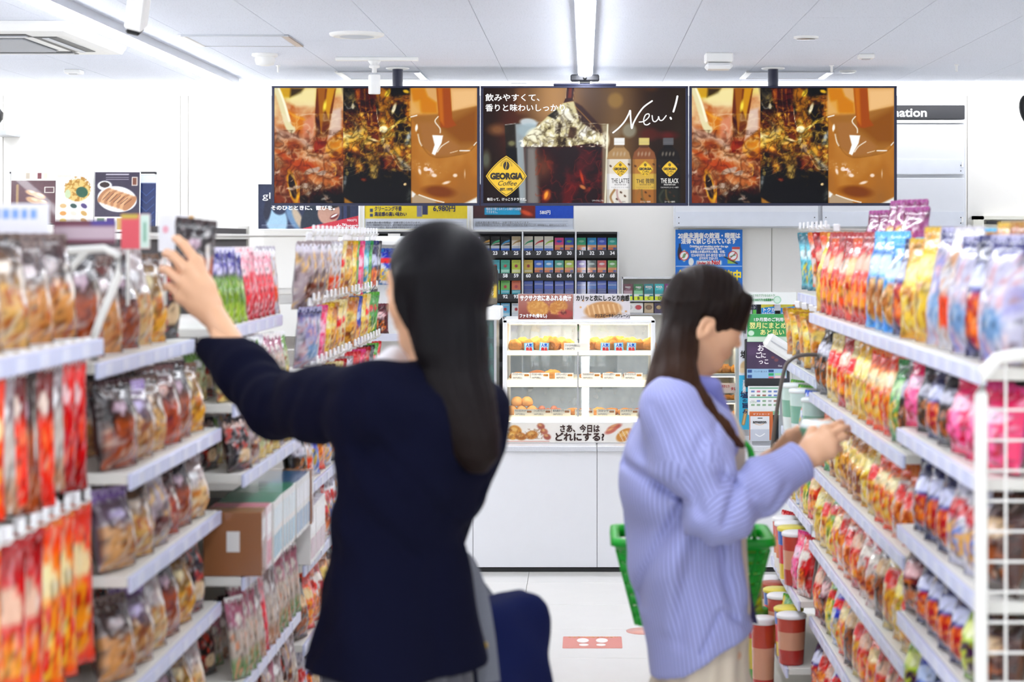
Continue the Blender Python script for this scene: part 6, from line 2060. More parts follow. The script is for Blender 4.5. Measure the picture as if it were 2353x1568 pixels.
def hooks(e, side, Y0, Y1, X0, X1, z, n, bar=True):
    """pegs running from a bar at X1 out to X0 with white tips"""
    s_ = 1 if side == 'R' else -1
    ox, oy = e.location.x, e.location.y
    if bar:
        MB().box((min(s_ * X1 - ox - .006, s_ * X1 - ox + .006), Y0 - oy, z + .0), (s_ * X1 - ox + .006, Y1 - oy, z + .02)).build('peg_bar', M_TUBE, e)
    for k in range(n):
        y = Y0 + (k + .5) * (Y1 - Y0) / n - oy
        h_ = MB().tube([(s_ * X1 - ox, y, z + .01), (s_ * X0 - ox, y, z + .012), (s_ * (X0 - .008) - ox, y, z + .022)], .003, 6).build('peg', M_TUBE, e)
        MB().box((s_ * X0 - ox - .003, y - .014, z + .018), (s_ * X0 - ox + .003, y + .014, z + .042), bev=.002).build('peg_tag', M_CLIP, h_)


# ------------------------------ left side of the aisle
L0 = unit('L', 'first bread unit', 2.72, 3.585, [(1.41, .93, True), (.62, .95, True), (.35, .95, True), (.12, .92, False)], 1.66, Xb=1.32)
L0['label'] = 'cream shelving unit of bread and hanging red and orange packets, closest to the camera'
L0['group'] = 'shelving units along the bread aisle'
hooks(L0, 'L', 2.74, 3.56, .945, 1.3, 1.372, 12)
hooks(L0, 'L', 2.74, 3.56, .945, 1.3, 1.088, 12)
shelf_row('L', 'first bread unit', 'top', 2.9, 3.58, .93, 1.41, 'brp brt brd*2 brw brd', h=.17, w=.135, d=.075, yaw=24)
shelf_row('L', 'first bread unit', 'upper', 2.92, 3.56, .945, 1.374, 'ora wst ost brk ost wst rst rst wst', h=.235, w=.068, d=.026, gap=.004, hang=True, yaw=30, lean=2)
shelf_row('L', 'first bread unit', 'lower', 2.92, 3.58, .945, 1.088, 'oyl red*2 oyl*2 ora oyl crm red', h=.31, w=.10, d=.04, gap=.01, hang=True, yaw=38, lean=1)
shelf_row('L', 'first bread unit', 'lower', 2.95, 3.58, .95, .62, 'red ora lim oyl', h=.14, w=.12, d=.05)

L1 = unit('L', 'second bread unit', 3.6, 4.495, [(1.36, .945, True), (1.145, .881, True), (.945, .881, True), (.725, .881, True), (.50, .881, True), (.28, .881, True), (.10, .87, False)], 1.6, Xb=1.32)
L1['label'] = 'cream shelving unit filled with bread, where the woman in navy reaches'
L1['group'] = 'shelving units along the bread aisle'
shelf_row('L', 'second bread unit', 'top', 3.6, 4.49, .945, 1.36, 'brk brd brk brw bry clk clr', h=.19, w=.125, d=.07, yaw=24)
shelf_row('L', 'second bread unit', 'second', 3.6, 4.49, .881, 1.145, 'brk brp brt brr brk bry brp', h=.19, w=.12, d=.07, yaw=24)
shelf_row('L', 'second bread unit', 'third', 3.6, 4.49, .881, .945, 'brp brt clr brr brk brw brr', h=.178, w=.12, d=.07, yaw=24)
shelf_row('L', 'second bread unit', 'fourth', 3.6, 4.49, .881, .725, 'brd brp brw brk bry clk', h=.195, w=.12, d=.07, yaw=24)
shelf_row('L', 'second bread unit', 'fifth', 3.6, 4.49, .881, .50, 'brp brw brt brk bry brw brk', h=.2, w=.12, d=.07, yaw=24)
shelf_row('L', 'second bread unit', 'sixth', 3.6, 4.49, .881, .28, 'brw*2 clw brd brw', h=.19, w=.12, d=.07, yaw=24)
for (sn, z, xf, sp) in (('second', 1.145, .881, 'brk brd clk brp brk brd brk'), ('third', .945, .881, 'brd brk clr brk brd clk'), ('fourth', .725, .881, 'brk brp clk brd brk')):
    shelf_row('L', 'second bread unit', sn, 3.62, 4.49, xf + .13, z, sp, h=.14, w=.12, d=.05, yaw=20, back=True)
# bent white wire side guard between the two bread units
g_ = empty('side_guard', (-.93, 3.592, 1.36), 'bent white wire side guard between the first two bread units', 'wire guard')
MB().tube(catmull3([(-.10, 0, .215), (.02, 0, .22), (.03, 0, .17), (-.02, 0, .07), (-.015, 0, .0), (-.012, 0, -.004)]) if 'catmull3' in globals() else [(-.10, 0, .215), (.0, 0, .222), (.026, 0, .21), (.028, 0, .17), (-.008, 0, .085), (-.02, 0, .05), (-.018, 0, .003)], .008, 8).build('guard_wire', M_TUBE, g_)
MB().tube([(-.10, 0, .12), (-.06, 0, .19), (-.03, 0, .222)], .007, 8).build('guard_wire', M_TUBE, g_)
MB().tube([(-.10, 0, .215), (-.385, 0, .215)], .007, 8).build('guard_wire', M_TUBE, g_)

L2 = unit('L', 'sweets unit', 4.5, 5.395, [(1.383, .88, True), (1.2, .85, True), (1.03, .827, True), (.78, .827, True), (.525, .827, True), (.30, .827, True), (.10, .82, False)], 1.6, Xb=1.32)
L2['label'] = 'cream shelving unit of boxes and thin packets, behind the raised navy sleeve'
L2['group'] = 'shelving units along the bread aisle'
shelf_row('L', 'sweets unit', 'top', 4.5, 5.39, .88, 1.383, 'pur*4 ppk*5 clw', h=.168, w=.08, d=.035, gap=.006, yaw=30)
shelf_row('L', 'sweets unit', 'second', 4.5, 5.39, .85, 1.2, 'gst*4 clw pst*3 gst', h=.155, w=.09, d=.04, gap=.006, yaw=28)
shelf_row('L', 'sweets unit', 'third', 4.5, 5.39, .827, 1.03, 'clk clr gst*3 clr gst', h=.15, w=.1, d=.04, gap=.006, yaw=24)
shelf_row('L', 'sweets unit', 'fourth', 4.505, 5.39, .827, .78, 'bxn*2 bxp*2 bxg*9 bxb*6', h=.145, w=.04, d=.13, gap=.003, inset=-.05)
shelf_row('L', 'sweets unit', 'fifth', 4.5, 5.39, .827, .525, 'pst*3 wst ppk wst*2 pst*2 wst pst', h=.19, w=.066, d=.03, gap=.006, yaw=30)
shelf_row('L', 'sweets unit', 'sixth', 4.5, 5.39, .827, .30, 'clk clr wst ost clr pst wst', h=.17, w=.08, d=.035, gap=.006, yaw=30)

for (sn, z, xf, sp) in (('second', 1.2, .85, 'gst clk pst gst'), ('third', 1.03, .827, 'clk gst clr clk gst'), ('fifth', .525, .827, 'clk pst wst clk')):
    shelf_row('L', 'sweets unit', sn, 4.52, 5.39, xf + .09, z, sp, h=.125, w=.085, d=.035, gap=.006, yaw=24, back=True)
for (nm, Ya, Yb, lab) in (('hanging-snack unit', 5.4, 6.295, 'cream shelving unit with two rows of hanging snack bags, mid aisle'), ('last aisle unit', 6.3, 7.195, 'cream shelving unit with hanging bags at the counter end of the bread aisle')):
    a_ = nm[0] == 'h'
    e = unit('L', nm, Ya, Yb, [(.87, .816, True), (.65, .816, True), (.42, .816, True), (.20, .816, True), (.10, .81, False)], 1.64, Xb=1.32)
    e['label'] = lab
    e['group'] = 'shelving units along the bread aisle'
    hooks(e, 'L', Ya + .03, Yb - .03, .80, 1.3, 1.60, 9)
    hooks(e, 'L', Ya + .03, Yb - .03, .80, 1.3, 1.40, 9)
    hooks(e, 'L', Ya + .03, Yb - .03, .79, 1.3, 1.215, 9)
    shelf_row('L', nm, 'top', Ya + .02, Yb, .80, 1.585, 'clr*3 clw*2 crm gld' if a_ else 'yel ygr pnk aqu grn nvy blk', h=.185, w=.11, d=.05, gap=.014, hang=True, yaw=34, lean=-5, jit=9)
    shelf_row('L', nm, 'second', Ya + .02, Yb, .80, 1.392, 'clp pnk yel gld crm*2' if a_ else 'gld cob yel crm ygr*2', h=.165, w=.115, d=.045, gap=.012, hang=True, yaw=34, lean=-6, jit=9)
    shelf_row('L', nm, 'third', Ya + .02, Yb, .79, 1.205, 'clr clw brn crm red' if a_ else 'wrd pnk red blk ygr', h=.155, w=.115, d=.045, gap=.012, hang=True, yaw=34, lean=-6, jit=9)
    shelf_row('L', nm, 'fourth', Ya, Yb, .816, .87, 'blk clw wbl ora wht' if a_ else 'wht clr ora wbl', h=.15, w=.11, d=.05, yaw=24)
    shelf_row('L', nm, 'fifth', Ya, Yb, .816, .65, 'bxw*3 clw wrd wht*2 clw', h=.18, w=.1, d=.04, yaw=24)
    shelf_row('L', nm, 'sixth', Ya, Yb, .816, .42, 'brn ora wor wrd gld', h=.16, w=.11, d=.05, yaw=24)
    shelf_row('L', nm, 'lowest', Ya, Yb, .816, .20, 'wht nvy clk bxw', h=.16, w=.1, d=.04, yaw=24)

# promotional cards standing along the top of the bread units
for (px0, py0, px1, py1, Y, fill, dec, t_, lab) in (
        (-20, 468, 112, 548, 3.45, 'eceaf2', '6a9ae8', None, 'white promotional card with blurred blue lettering above the bread'),
        (122, 506, 266, 560, 3.5, '6a3446', '4a3a90', None, 'maroon promotional card above the bread shelves'),
        (278, 492, 344, 572, 3.9, 'e05a64', 'cfe4d8', None, 'red and mint promotional card above the bread shelves'),
        (364, 494, 446, 578, 4.15, 'f3f1f4', 'b8c8f0', None, 'white price card with small pictures above the reaching hand')):
    cv = Canvas(0, 0, 100, 60, 40, 26, fill)
    if fill == 'eceaf2':
        for q in range(5):
            cv.rect(4 + q * 16, 10, 15 + q * 16, 26, dec, 2, .85)
    elif fill == '6a3446':
        cv.rect(60, 0, 100, 14, dec, 6).rect(0, 16, 100, 50, 'd8ccd4', 6, .75)
    elif fill == 'e05a64':
        cv.rect(66, 0, 100, 60, dec, 2).rect(78, 14, 88, 48, '5a9a7a', 3, .7).rect(0, 0, 60, 8, 'c8b848', 4)
    else:
        cv.ell(20, 24, 8, 6, 'f0a8b8', 0, 3).rect(50, 18, 82, 50, dec, 4, .8).rect(84, 2, 100, 24, 'c8923a', 3).rect(58, 18, 66, 46, '5a5a6a', 3, .7)
    e, put = poster('promotional_card', lab, 'sign', px0, py0, px1, py1, Y, cv, thick=.004, group='cards above the bread shelves')
    MB().box((.01, .004, -.12), (.016, .01, .02)).build('card_holder', M_TUBE, e)

# far end display beyond the aisle, behind her face
ed = empty('display_rack', at(868, 700, 7.6), 'white display rack with hooks and shelf seen between hanging bags and her face', 'rack')
k7 = 7.6 / F
MB().box((-.16, .0, -1.32), (.14, .03, .28)).build('back_panel', M_WHITE, ed)
MB().box((-.16, -.14, -.142), (.14, .0, -.118), bev=.002).build('shelf', M_SHELF, ed)
MB().box((-.16, -.145, -.142), (.14, -.14, -.112)).build('price_rail', M_TAG, ed)
MB().box((-.16, -.16, -1.333), (.14, .03, -1.28)).build('base', M_WHITE, ed)
MB().box((-.16, -.12, .245), (.14, .0, .26)).build('top_rail', M_WHITE2, ed)
for (px, py, k_, h_, w_, lab) in ((885, 655, 'wbl', .14, .10, 'white and blue packet hanging at the top of the display rack'), (864, 655, 'blu', .14, .06, 'light blue packet hanging at the top of the display rack'),
                                 (872, 752, 'win', .115, .075, 'dark red packet standing on the display rack shelf')):
    q = at(px, py, 7.53)
    good(k_, w_, h_, .03, (q.x, q.y, q.z if py < 700 else ed.location.z - .117), (math.radians(-4), 0, 0), lab, 'packets on the display rack')

# ------------------------------ right side of the aisle
R1 = unit('R', 'wire-ended unit', 3.36, 4.295, [(1.366, .72, True), (1.166, .72, True), (.943, .72, True), (.743, .72, True), (.53, .72, True), (.31, .72, True), (.10, .71, False)], 1.6)
R1['label'] = 'cream shelving unit of snack bags directly behind the white wire end panel'
R1['group'] = 'shelving units along the snack aisle'
shelf_row('R', 'wire-ended unit', 'top', 3.36, 4.29, .72, 1.366, 'clp nvy clp clw clp yel', h=.225, w=.125, d=.075, yaw=22)
shelf_row('R', 'wire-ended unit', 'top', 3.36, 4.29, .85, 1.366, 'gld yel*2 gld yel gld', h=.25, w=.125, d=.07, yaw=14, back=True)
shelf_row('R', 'wire-ended unit', 'second', 3.36, 4.29, .72, 1.166, 'pnk pnk*2 blk nvy blk', h=.185, w=.12, d=.07, yaw=24)
shelf_row('R', 'wire-ended unit', 'third', 3.36, 4.29, .72, .943, 'brn wht*2 nvy*3', h=.2, w=.125, d=.07, yaw=24)
shelf_row('R', 'wire-ended unit', 'fourth', 3.36, 4.29, .72, .743, 'brn lim nvy*2 nvy*2 win', h=.185, w=.12, d=.07, yaw=24)
shelf_row('R', 'wire-ended unit', 'fifth', 3.36, 4.29, .72, .53, 'lim*2 win lim nvy cob', h=.19, w=.12, d=.07, yaw=24)
shelf_row('R', 'wire-ended unit', 'sixth', 3.36, 4.29, .72, .31, 'win red lim*2', h=.19, w=.12, d=.07, yaw=24)

R2 = unit('R', 'long snack unit', 4.3, 6.095, [(1.36, .735, True), (1.10, .735, True), (.865, .735, True), (.615, .735, True), (.365, .735, True), (.12, .725, False)], 1.6)
R2['label'] = 'long cream shelving unit of snack bags where the woman in stripes reaches'
R2['group'] = 'shelving units along the snack aisle'
shelf_row('R', 'long snack unit', 'top', 4.3, 6.09, .735, 1.36, 'yel nvy blu*3 red*2 ora red*2 ora red', h=.225, w=.125, d=.07, yaw=24)
shelf_row('R', 'long snack unit', 'top', 4.35, 5.2, .88, 1.36, 'blu gld blu*3', h=.245, w=.13, d=.07, yaw=24, back=True)
shelf_row('R', 'long snack unit', 'rear', 5.25, 6.08, .87, 1.36, 'mag*6', h=.335, w=.15, d=.09, yaw=24, back=True)
shelf_row('R', 'long snack unit', 'second', 4.3, 6.09, .735, 1.10, 'blk grn ora oyl*2 yel*2 crm red crm crm blk*2', h=.215, w=.125, d=.07, yaw=24)
shelf_row('R', 'long snack unit', 'third', 4.3, 6.09, .735, .865, 'wor*2 oyl*2 crm yel gld*3 yel gld grn', h=.195, w=.12, d=.07, yaw=24)
shelf_row('R', 'long snack unit', 'fourth', 4.3, 6.09, .735, .615, 'crm yel crm brn wrd*2 red wor*2 oyl ygr', h=.21, w=.125, d=.07, yaw=24)
shelf_row('R', 'long snack unit', 'fifth', 4.3, 6.09, .735, .365, 'win red*3 ora red crm brn oyl wbl ygr', h=.21, w=.125, d=.07, yaw=24)
shelf_row('R', 'long snack unit', 'lowest', 4.3, 6.09, .725, .12, 'red wor nvy ora wbl', h=.21, w=.125, d=.07, yaw=24)

R3 = unit('R', 'end snack unit', 6.1, 6.995, [(1.40, .80, True), (1.14, .76, True), (.90, .738, True), (.663, .738, True), (.41, .700, True), (.19, .66, True), (.06, .65, False)], 1.6)
R3['label'] = 'cream shelving unit of cups and small snacks at the counter end'
R3['group'] = 'shelving units along the snack aisle'
hooks(R3, 'R', 6.12, 6.98, .80, 1.15, 1.62, 7)
shelf_row('R', 'end snack unit', 'top', 6.12, 6.99, .80, 1.615, 'wor red wor aqu aqu', h=.2, w=.13, d=.06, gap=.03, hang=True, yaw=48, lean=-8)
shelf_row('R', 'end snack unit', 'upper', 6.12, 6.99, .76, 1.335, 'gld yel gld yel', h=.19, w=.15, d=.06, gap=.03, hang=True, yaw=48, lean=-10)
shelf_row('R', 'end snack unit', 'second', 6.12, 6.99, .76, 1.14, 'blk clw blk wht', h=.14, w=.12, d=.06, yaw=24)
shelf_row('R', 'end snack unit', 'third', 6.12, 6.99, .738, .90, 'cpw ygr wbl cpw ygr', h=.16, w=.11, d=.06, yaw=24)
shelf_row('R', 'end snack unit', 'fourth', 6.12, 6.99, .738, .663, 'ora ygr wrd wbl ygr', h=.17, w=.1, d=.05, yaw=24)
shelf_row('R', 'end snack unit', 'fifth', 6.12, 6.99, .70, .41, 'wrd pnk cpr cpy cpo cpo', h=.17, w=.1, d=.05, yaw=24)
shelf_row('R', 'end snack unit', 'sixth', 6.12, 6.99, .66, .19, 'cpr cpy ygr cpr cpy cpn', h=.17, w=.1, d=.05, yaw=24)
# tall canisters standing on the floor end
for k, (px, py, k_) in enumerate(((1737, 1560, 'cpg'), (1744, 1620, 'cpr'))):
    q = Vector(((px - CX) / F * 6.55, 6.55 - .16 * k, 0))
    good(k_, .085, .30, .05, (q.x, q.y, .001), (0, 0, 0), ['tall green canister standing on the floor by the end snack unit', 'tall red canister standing on the floor by the end snack unit'][k], 'canisters by the end snack unit')

# acrylic divider with dark rounded edge between the long and the end unit
dv = empty('acrylic_divider', (.735, 6.097, .86), 'clear acrylic divider with dark rounded edge standing out from the snack shelves', 'divider')
pts = [(.04, -.0), (-.125, 0.0), (-.115, .12), (-.085, .3), (-.06, .345), (-.02, .36), (.04, .36)]
MB().prism(pts, -.002, .002).build('acrylic_sheet', M_GLASS2, dv)
MB().tube([(x, 0, z) for x, z in catmull(pts[1:], 4)], .0065, 8).build('edge_trim', mat('smoky_edge', '6a625c', rough=.3), dv)

# white wire end panel at the near end of the snack aisle
wp = empty('wire_end_panel', (.71, 3.335, 0), 'white wire grid end panel with rounded post, closing the snack shelves', 'wire panel')
k_ = 3.335 / F
post = [(0, 0, 0)] + [(0, 0, z) for z in (.4, .8, 1.2, 1.32)] + [(.006, 0, 1.36), (.028, 0, 1.385), (.06, 0, 1.392), (.5, 0, 1.392), (.88, 0, 1.392)]
MB().tube(post, .0125, 12).build('post', M_TUBE, wp)
for k in range(24):
    z = .04 + k * .0545
    MB().tube([(0, 0, z), (.88, 0, z)], .0028, 6).build('grid_wire', M_TUBE, wp)
for k in range(1, 17):
    x = k * .0525 - .008
    MB().tube([(x, 0, .01), (x, 0, 1.392)], .0028, 6).build('grid_wire', M_TUBE, wp)
for k in range(1):
    MB().tube([(.88, 0, 0), (.88, 0, 1.392)], .0125, 12).build('post', M_TUBE, wp)
# ---------------------------------------------------------------- people: bodies and clothes grown from distance fields
def nets(Fv, org, h):
    """surface nets: quads of the zero level of the sampled field"""
    S = Fv < 0
    nx, ny, nz = Fv.shape
    c = np.zeros((nx - 1, ny - 1, nz - 1), np.int8)
    for dx in (0, 1):
        for dy in (0, 1):
            for dz in (0, 1):
                c += S[dx:nx - 1 + dx, dy:ny - 1 + dy, dz:nz - 1 + dz]
    act = (c > 0) & (c < 8)
    ii = np.argwhere(act)
    vid = np.full(act.shape, -1, np.int64)
    vid[act] = np.arange(len(ii))
    acc = np.zeros((len(ii), 3))
    cnt = np.zeros(len(ii))
    cor = [(a, b, d) for a in (0, 1) for b in (0, 1) for d in (0, 1)]
    for i, p in enumerate(cor):
        for j in range(i + 1, 8):
            q = cor[j]
            if sum(abs(p[k] - q[k]) for k in range(3)) != 1:
                continue
            f0 = Fv[ii[:, 0] + p[0], ii[:, 1] + p[1], ii[:, 2] + p[2]]
            f1 = Fv[ii[:, 0] + q[0], ii[:, 1] + q[1], ii[:, 2] + q[2]]
            m = (f0 < 0) != (f1 < 0)
            t = np.where(m, f0 / np.where(m, f0 - f1, 1), 0)
            acc += m[:, None] * (np.array(p) + t[:, None] * (np.array(q) - np.array(p)))
            cnt += m
    co = (ii + acc / cnt[:, None]) * h + np.array(org)
    quads = []
    for ax in range(3):
        o1, o2 = (ax + 1) % 3, (ax + 2) % 3
        sl0 = [slice(1, -1)] * 3
        sl0[ax] = slice(0, -1)
        sl1 = [slice(1, -1)] * 3
        sl1[ax] = slice(1, None)
        a, b = S[tuple(sl0)], S[tuple(sl1)]
        e = np.argwhere(a != b)
        if not len(e):
            continue
        flip = a[tuple(e.T)]
        base = e.copy()
        for k in (o1, o2):
            base[:, k] += 1
        q = []
        for (d1, d2) in ((-1, -1), (0, -1), (0, 0), (-1, 0)):
            w = base.copy()
            w[:, o1] += d1
            w[:, o2] += d2
            q.append(vid[tuple(w.T)])
        q = np.stack(q, 1)
        q[~flip] = q[~flip][:, ::-1]
        quads.append(q)
    return co, np.concatenate(quads)


class Field:
    def __init__(s, lo, hi, h):
        s.lo, s.h = np.array(lo, float), h
        n = np.ceil((np.array(hi) - s.lo) / h).astype(int) + 1
        s.ax = [s.lo[k] + np.arange(n[k]) * h for k in range(3)]
        s.D = np.full(n, 1.0, np.float32)

    def blk(s, lo, hi):
        sl = []
        for k in range(3):
            a = int(max(0, math.floor((lo[k] - s.lo[k]) / s.h)))
            b = int(min(len(s.ax[k]), math.ceil((hi[k] - s.lo[k]) / s.h) + 1))
            sl.append(slice(a, max(a, b)))
        X, Y, Z = np.meshgrid(*[s.ax[k][sl[k]].astype(np.float32) for k in range(3)], indexing='ij')
        return tuple(sl), X, Y, Z

    def put(s, sl, d, k, sub=False):
        if d.size == 0:
            return s
        o = s.D[sl]
        if sub:
            d = -d
            if k > 0:
                hh = np.clip(.5 - .5 * (d - o) / k, 0, 1)
                s.D[sl] = d * (1 - hh) + o * hh + k * hh * (1 - hh)
                s.D[sl] = np.maximum(s.D[sl], np.maximum(o, d) * 0 + np.maximum(o, d))
            else:
                s.D[sl] = np.maximum(o, d)
        elif k > 0:
            hh = np.clip(.5 + .5 * (o - d) / k, 0, 1)
            s.D[sl] = o * (1 - hh) + d * hh - k * hh * (1 - hh)
        else:
            s.D[sl] = np.minimum(o, d)
        return s

    def cap(s, a, b, ra, rb, k=.02, sub=False):
        a, b = np.array(a, float), np.array(b, float)
        r = max(ra, rb) + k + .05
        sl, X, Y, Z = s.blk(np.minimum(a, b) - r, np.maximum(a, b) + r)
        e = b - a
        t = np.clip(((X - a[0]) * e[0] + (Y - a[1]) * e[1] + (Z - a[2]) * e[2]) / (e @ e + 1e-9), 0, 1)
        d = np.sqrt((X - a[0] - t * e[0]) ** 2 + (Y - a[1] - t * e[1]) ** 2 + (Z - a[2] - t * e[2]) ** 2) - (ra + (rb - ra) * t)
        return s.put(sl, d, k, sub)

    def chain(s, pts, rs, k=.02):
        for i in range(len(pts) - 1):
            s.cap(pts[i], pts[i + 1], rs[i], rs[i + 1], k)
        return s

    def ell(s, c, r, k=.02, R=None, sub=False):
        c, r = np.array(c, float), np.array(r, float)
        m = r.max() + k + .03
        sl, X, Y, Z = s.blk(c - m, c + m)
        P = np.stack([X - c[0], Y - c[1], Z - c[2]], -1)
        if R is not None:
            P = P @ np.array(R, float)
        k0 = np.sqrt(((P / r) ** 2).sum(-1))
        k1 = np.sqrt(((P / r ** 2) ** 2).sum(-1)) + 1e-9
        return s.put(sl, k0 * (k0 - 1) / k1, k, sub)

    def column(s, zs, cx, cy, a, b, phi, k=.02, fold=None, p=2.3):
        """upright tube with elliptical sections: half axes a, b at height z, first axis at angle phi"""
        zs = np.array(zs)
        o = np.argsort(zs)
        zs = zs[o]
        cx, cy, a, b = [np.array(q)[o] for q in (cx, cy, a, b)]
        m = a.max() + b.max() * 0 + .08
        sl, X, Y, Z = s.blk((cx.min() - m, cy.min() - m, zs[0] - .06), (cx.max() + m, cy.max() + m, zs[-1] + .06))
        it = lambda v: np.interp(Z, zs, v)
        U, V = X - it(cx), Y - it(cy)
        c_, s_ = math.cos(phi), math.sin(phi)
        u, v = U * c_ + V * s_, -U * s_ + V * c_
        A, B = it(a), it(b)
        r = (np.abs(u / A) ** p + np.abs(v / B) ** p) ** (1 / p)
        d = (r - 1) * np.minimum(A, B) * .9
        if fold is not None:
            d = d + fold(np.arctan2(v / B, u / A), X, Y, Z)
        d = np.maximum(d, np.maximum(zs[0] - Z, Z - zs[-1]))
        return s.put(sl, d.astype(np.float32), k)

    def cut(s, f):
        """keep only where f(X,Y,Z) < 0"""
        sl, X, Y, Z = s.blk(s.lo, s.lo + 9)
        s.D = np.maximum(s.D, f(X, Y, Z).astype(np.float32))
        return s

    def warp(s, f):
        sl, X, Y, Z = s.blk(s.lo, s.lo + 9)
        s.D = s.D + np.where(np.abs(s.D) < .06, f(X, Y, Z), 0).astype(np.float32)
        return s

    def mesh(s, smooth=1):
        Dp = np.pad(s.D, 1, constant_values=1.0)
        co, q = nets(Dp, s.lo - s.h, s.h)
        for _ in range(smooth):
            acc = np.zeros_like(co)
            n = np.zeros(len(co))
            for k in range(4):
                a, b = q[:, k], q[:, (k + 1) % 4]
                for j in range(3):
                    acc[:, j] += np.bincount(a, co[b, j], len(co)) + np.bincount(b, co[a, j], len(co))
                n += np.bincount(a, minlength=len(co)) + np.bincount(b, minlength=len(co))
            co = co * .5 + acc / n[:, None] * .5
        return co, q


def join(parts):
    cs, qs, n = [], [], 0
    for co, q in parts:
        cs.append(co)
        qs.append(q + n)
        n += len(co)
    return np.concatenate(cs), np.concatenate(qs)


def n3(X, Y, Z, sc, seed):
    """cheap smooth 3-d noise, -1..1"""
    rs = np.random.RandomState(seed)
    out = np.zeros_like(X)
    for _ in range(5):
        v = rs.randn(3) / sc
        out = out + np.sin(X * v[0] + Y * v[1] + Z * v[2] + rs.uniform(0, 6.3))
    return out / 3.2


M_SKIN = mat('skin', 'e3b08a', rough=.5, var=.05, scale=22)
M_LIP = mat('lips', 'c8756c', rough=.4)
M_EYE = mat('eye_white', 'f2efea', rough=.15, var=0)
M_IRIS = mat('iris_dark', '23160f', rough=.1)


def hair_mat(name, col, col2, rough=.32, tip=None):
    m = mat(name, col, rough=rough, var=.02)
    nt = m.node_tree
    b = nt.nodes['Principled BSDF']
    nz = [n for n in nt.nodes if n.type == 'TEX_NOISE'][0]
    tc = [n for n in nt.nodes if n.type == 'TEX_COORD'][0]
    mp = nt.nodes.new('ShaderNodeMapping')
    mp.inputs['Scale'].default_value = (26, 26, 1.6)
    nt.links.new(tc.outputs['Object'], mp.inputs['Vector'])
    nt.links.new(mp.outputs['Vector'], nz.inputs['Vector'])
    nz.inputs['Scale'].default_value = 7
    nz.inputs['Detail'].default_value = 4
    mx = [n for n in nt.nodes if n.type == 'MIX'][0]
    mx.inputs['A'].default_value = (*lin(col), 1)
    mx.inputs['B'].default_value = (*lin(col2), 1)
    bp = nt.nodes.new('ShaderNodeBump')
    bp.inputs['Strength'].default_value = .35
    bp.inputs['Distance'].default_value = .003
    nt.links.new(nz.outputs['Fac'], bp.inputs['Height'])
    nt.links.new(bp.outputs['Normal'], b.inputs['Normal'])
    b.inputs['Specular IOR Level'].default_value = .12
    if tip:
        sx = nt.nodes.new('ShaderNodeSeparateXYZ')
        mr = nt.nodes.new('ShaderNodeMapRange')
        mr.inputs['From Min'].default_value = 1.42
        mr.inputs['From Max'].default_value = 1.16
        m2 = nt.nodes.new('ShaderNodeMix')
        m2.data_type = 'RGBA'
        m2.inputs['B'].default_value = (*lin(tip), 1)
        nt.links.new(tc.outputs['Object'], sx.inputs[0])
        nt.links.new(sx.outputs['Z'], mr.inputs['Value'])
        nt.links.new(mr.outputs[0], m2.inputs['Factor'])
        nt.links.new(mx.outputs['Result'], m2.inputs['A'])
        nt.links.new(m2.outputs['Result'], b.inputs['Base Color'])
    return m


def head_frame(c, az, pitch):
    """local head axes (forward, left, up) as columns"""
    f = np.array([math.cos(az) * math.cos(pitch), math.sin(az) * math.cos(pitch), -math.sin(pitch)])
    l = np.array([-math.sin(az), math.cos(az), 0])
    u = np.cross(f, l)
    return np.array(c, float), np.stack([f, l, u], 1)


def head_field(c, R, neck_to, h=.0028, S=1.0):
    """head with face, ears and neck"""
    w = lambda *p: c + R @ (np.array(p) * S)
    r3 = lambda *r: np.array(r) * S
    lo, hi = np.minimum(c - .15, np.array(neck_to) - .08), np.maximum(c + .15, np.array(neck_to) + .08)
    f = Field(lo, hi, h)
    f.ell(w(-.008, 0, .028), r3(.092, .074, .088), .01, R)
    f.ell(w(.024, 0, -.028), r3(.062, .057, .082), .03, R)
    f.ell(w(.052, 0, -.086), r3(.022, .024, .018), .022, R)
    f.cap(w(-.01, -.052, -.05), w(.048, -.018, -.09), .014 * S, .014 * S, .025).cap(w(-.01, .052, -.05), w(.048, .018, -.09), .014 * S, .014 * S, .025)
    f.ell(w(.05, -.034, -.022), r3(.026, .024, .026), .02, R).ell(w(.05, .034, -.022), r3(.026, .024, .026), .02, R)
    f.ell(w(.066, 0, .03), r3(.02, .045, .02), .02, R)
    for sy in (-1, 1):
        f.ell(w(.088, sy * .031, .006), r3(.012, .017, .010), .010, R, True)
        f.ell(w(.0725, sy * .031, .004), r3(.0135, .0145, .0125), .004, R)
    f.cap(w(.080, 0, .012), w(.099, 0, -.022), .0065 * S, .0085 * S, .010)
    f.ell(w(.094, -.009, -.026), r3(.0075, .0065, .006), .006, R).ell(w(.094, .009, -.026), r3(.0075, .0065, .006), .006, R)
    f.ell(w(.0815, 0, -.050), r3(.0095, .022, .0065), .006, R).ell(w(.0795, 0, -.0605), r3(.0095, .019, .0065), .006, R)
    for sy in (-1, 1):
        t = math.radians(18)
        Re = R @ np.array([[math.cos(t), 0, math.sin(t)], [0, 1, 0], [-math.sin(t), 0, math.cos(t)]])
        f.ell(w(-.020, sy * .074, -.022), r3(.020, .0075, .034), .006, Re)
        f.ell(w(-.016, sy * .081, -.016), r3(.010, .006, .019), .004, Re, True)
        f.ell(w(-.012, sy * .0775, -.022), r3(.005, .004, .010), .003, R)
    f.cap(w(-.022, 0, -.06), neck_to, .047 * S, .052, .025)
    return f, w


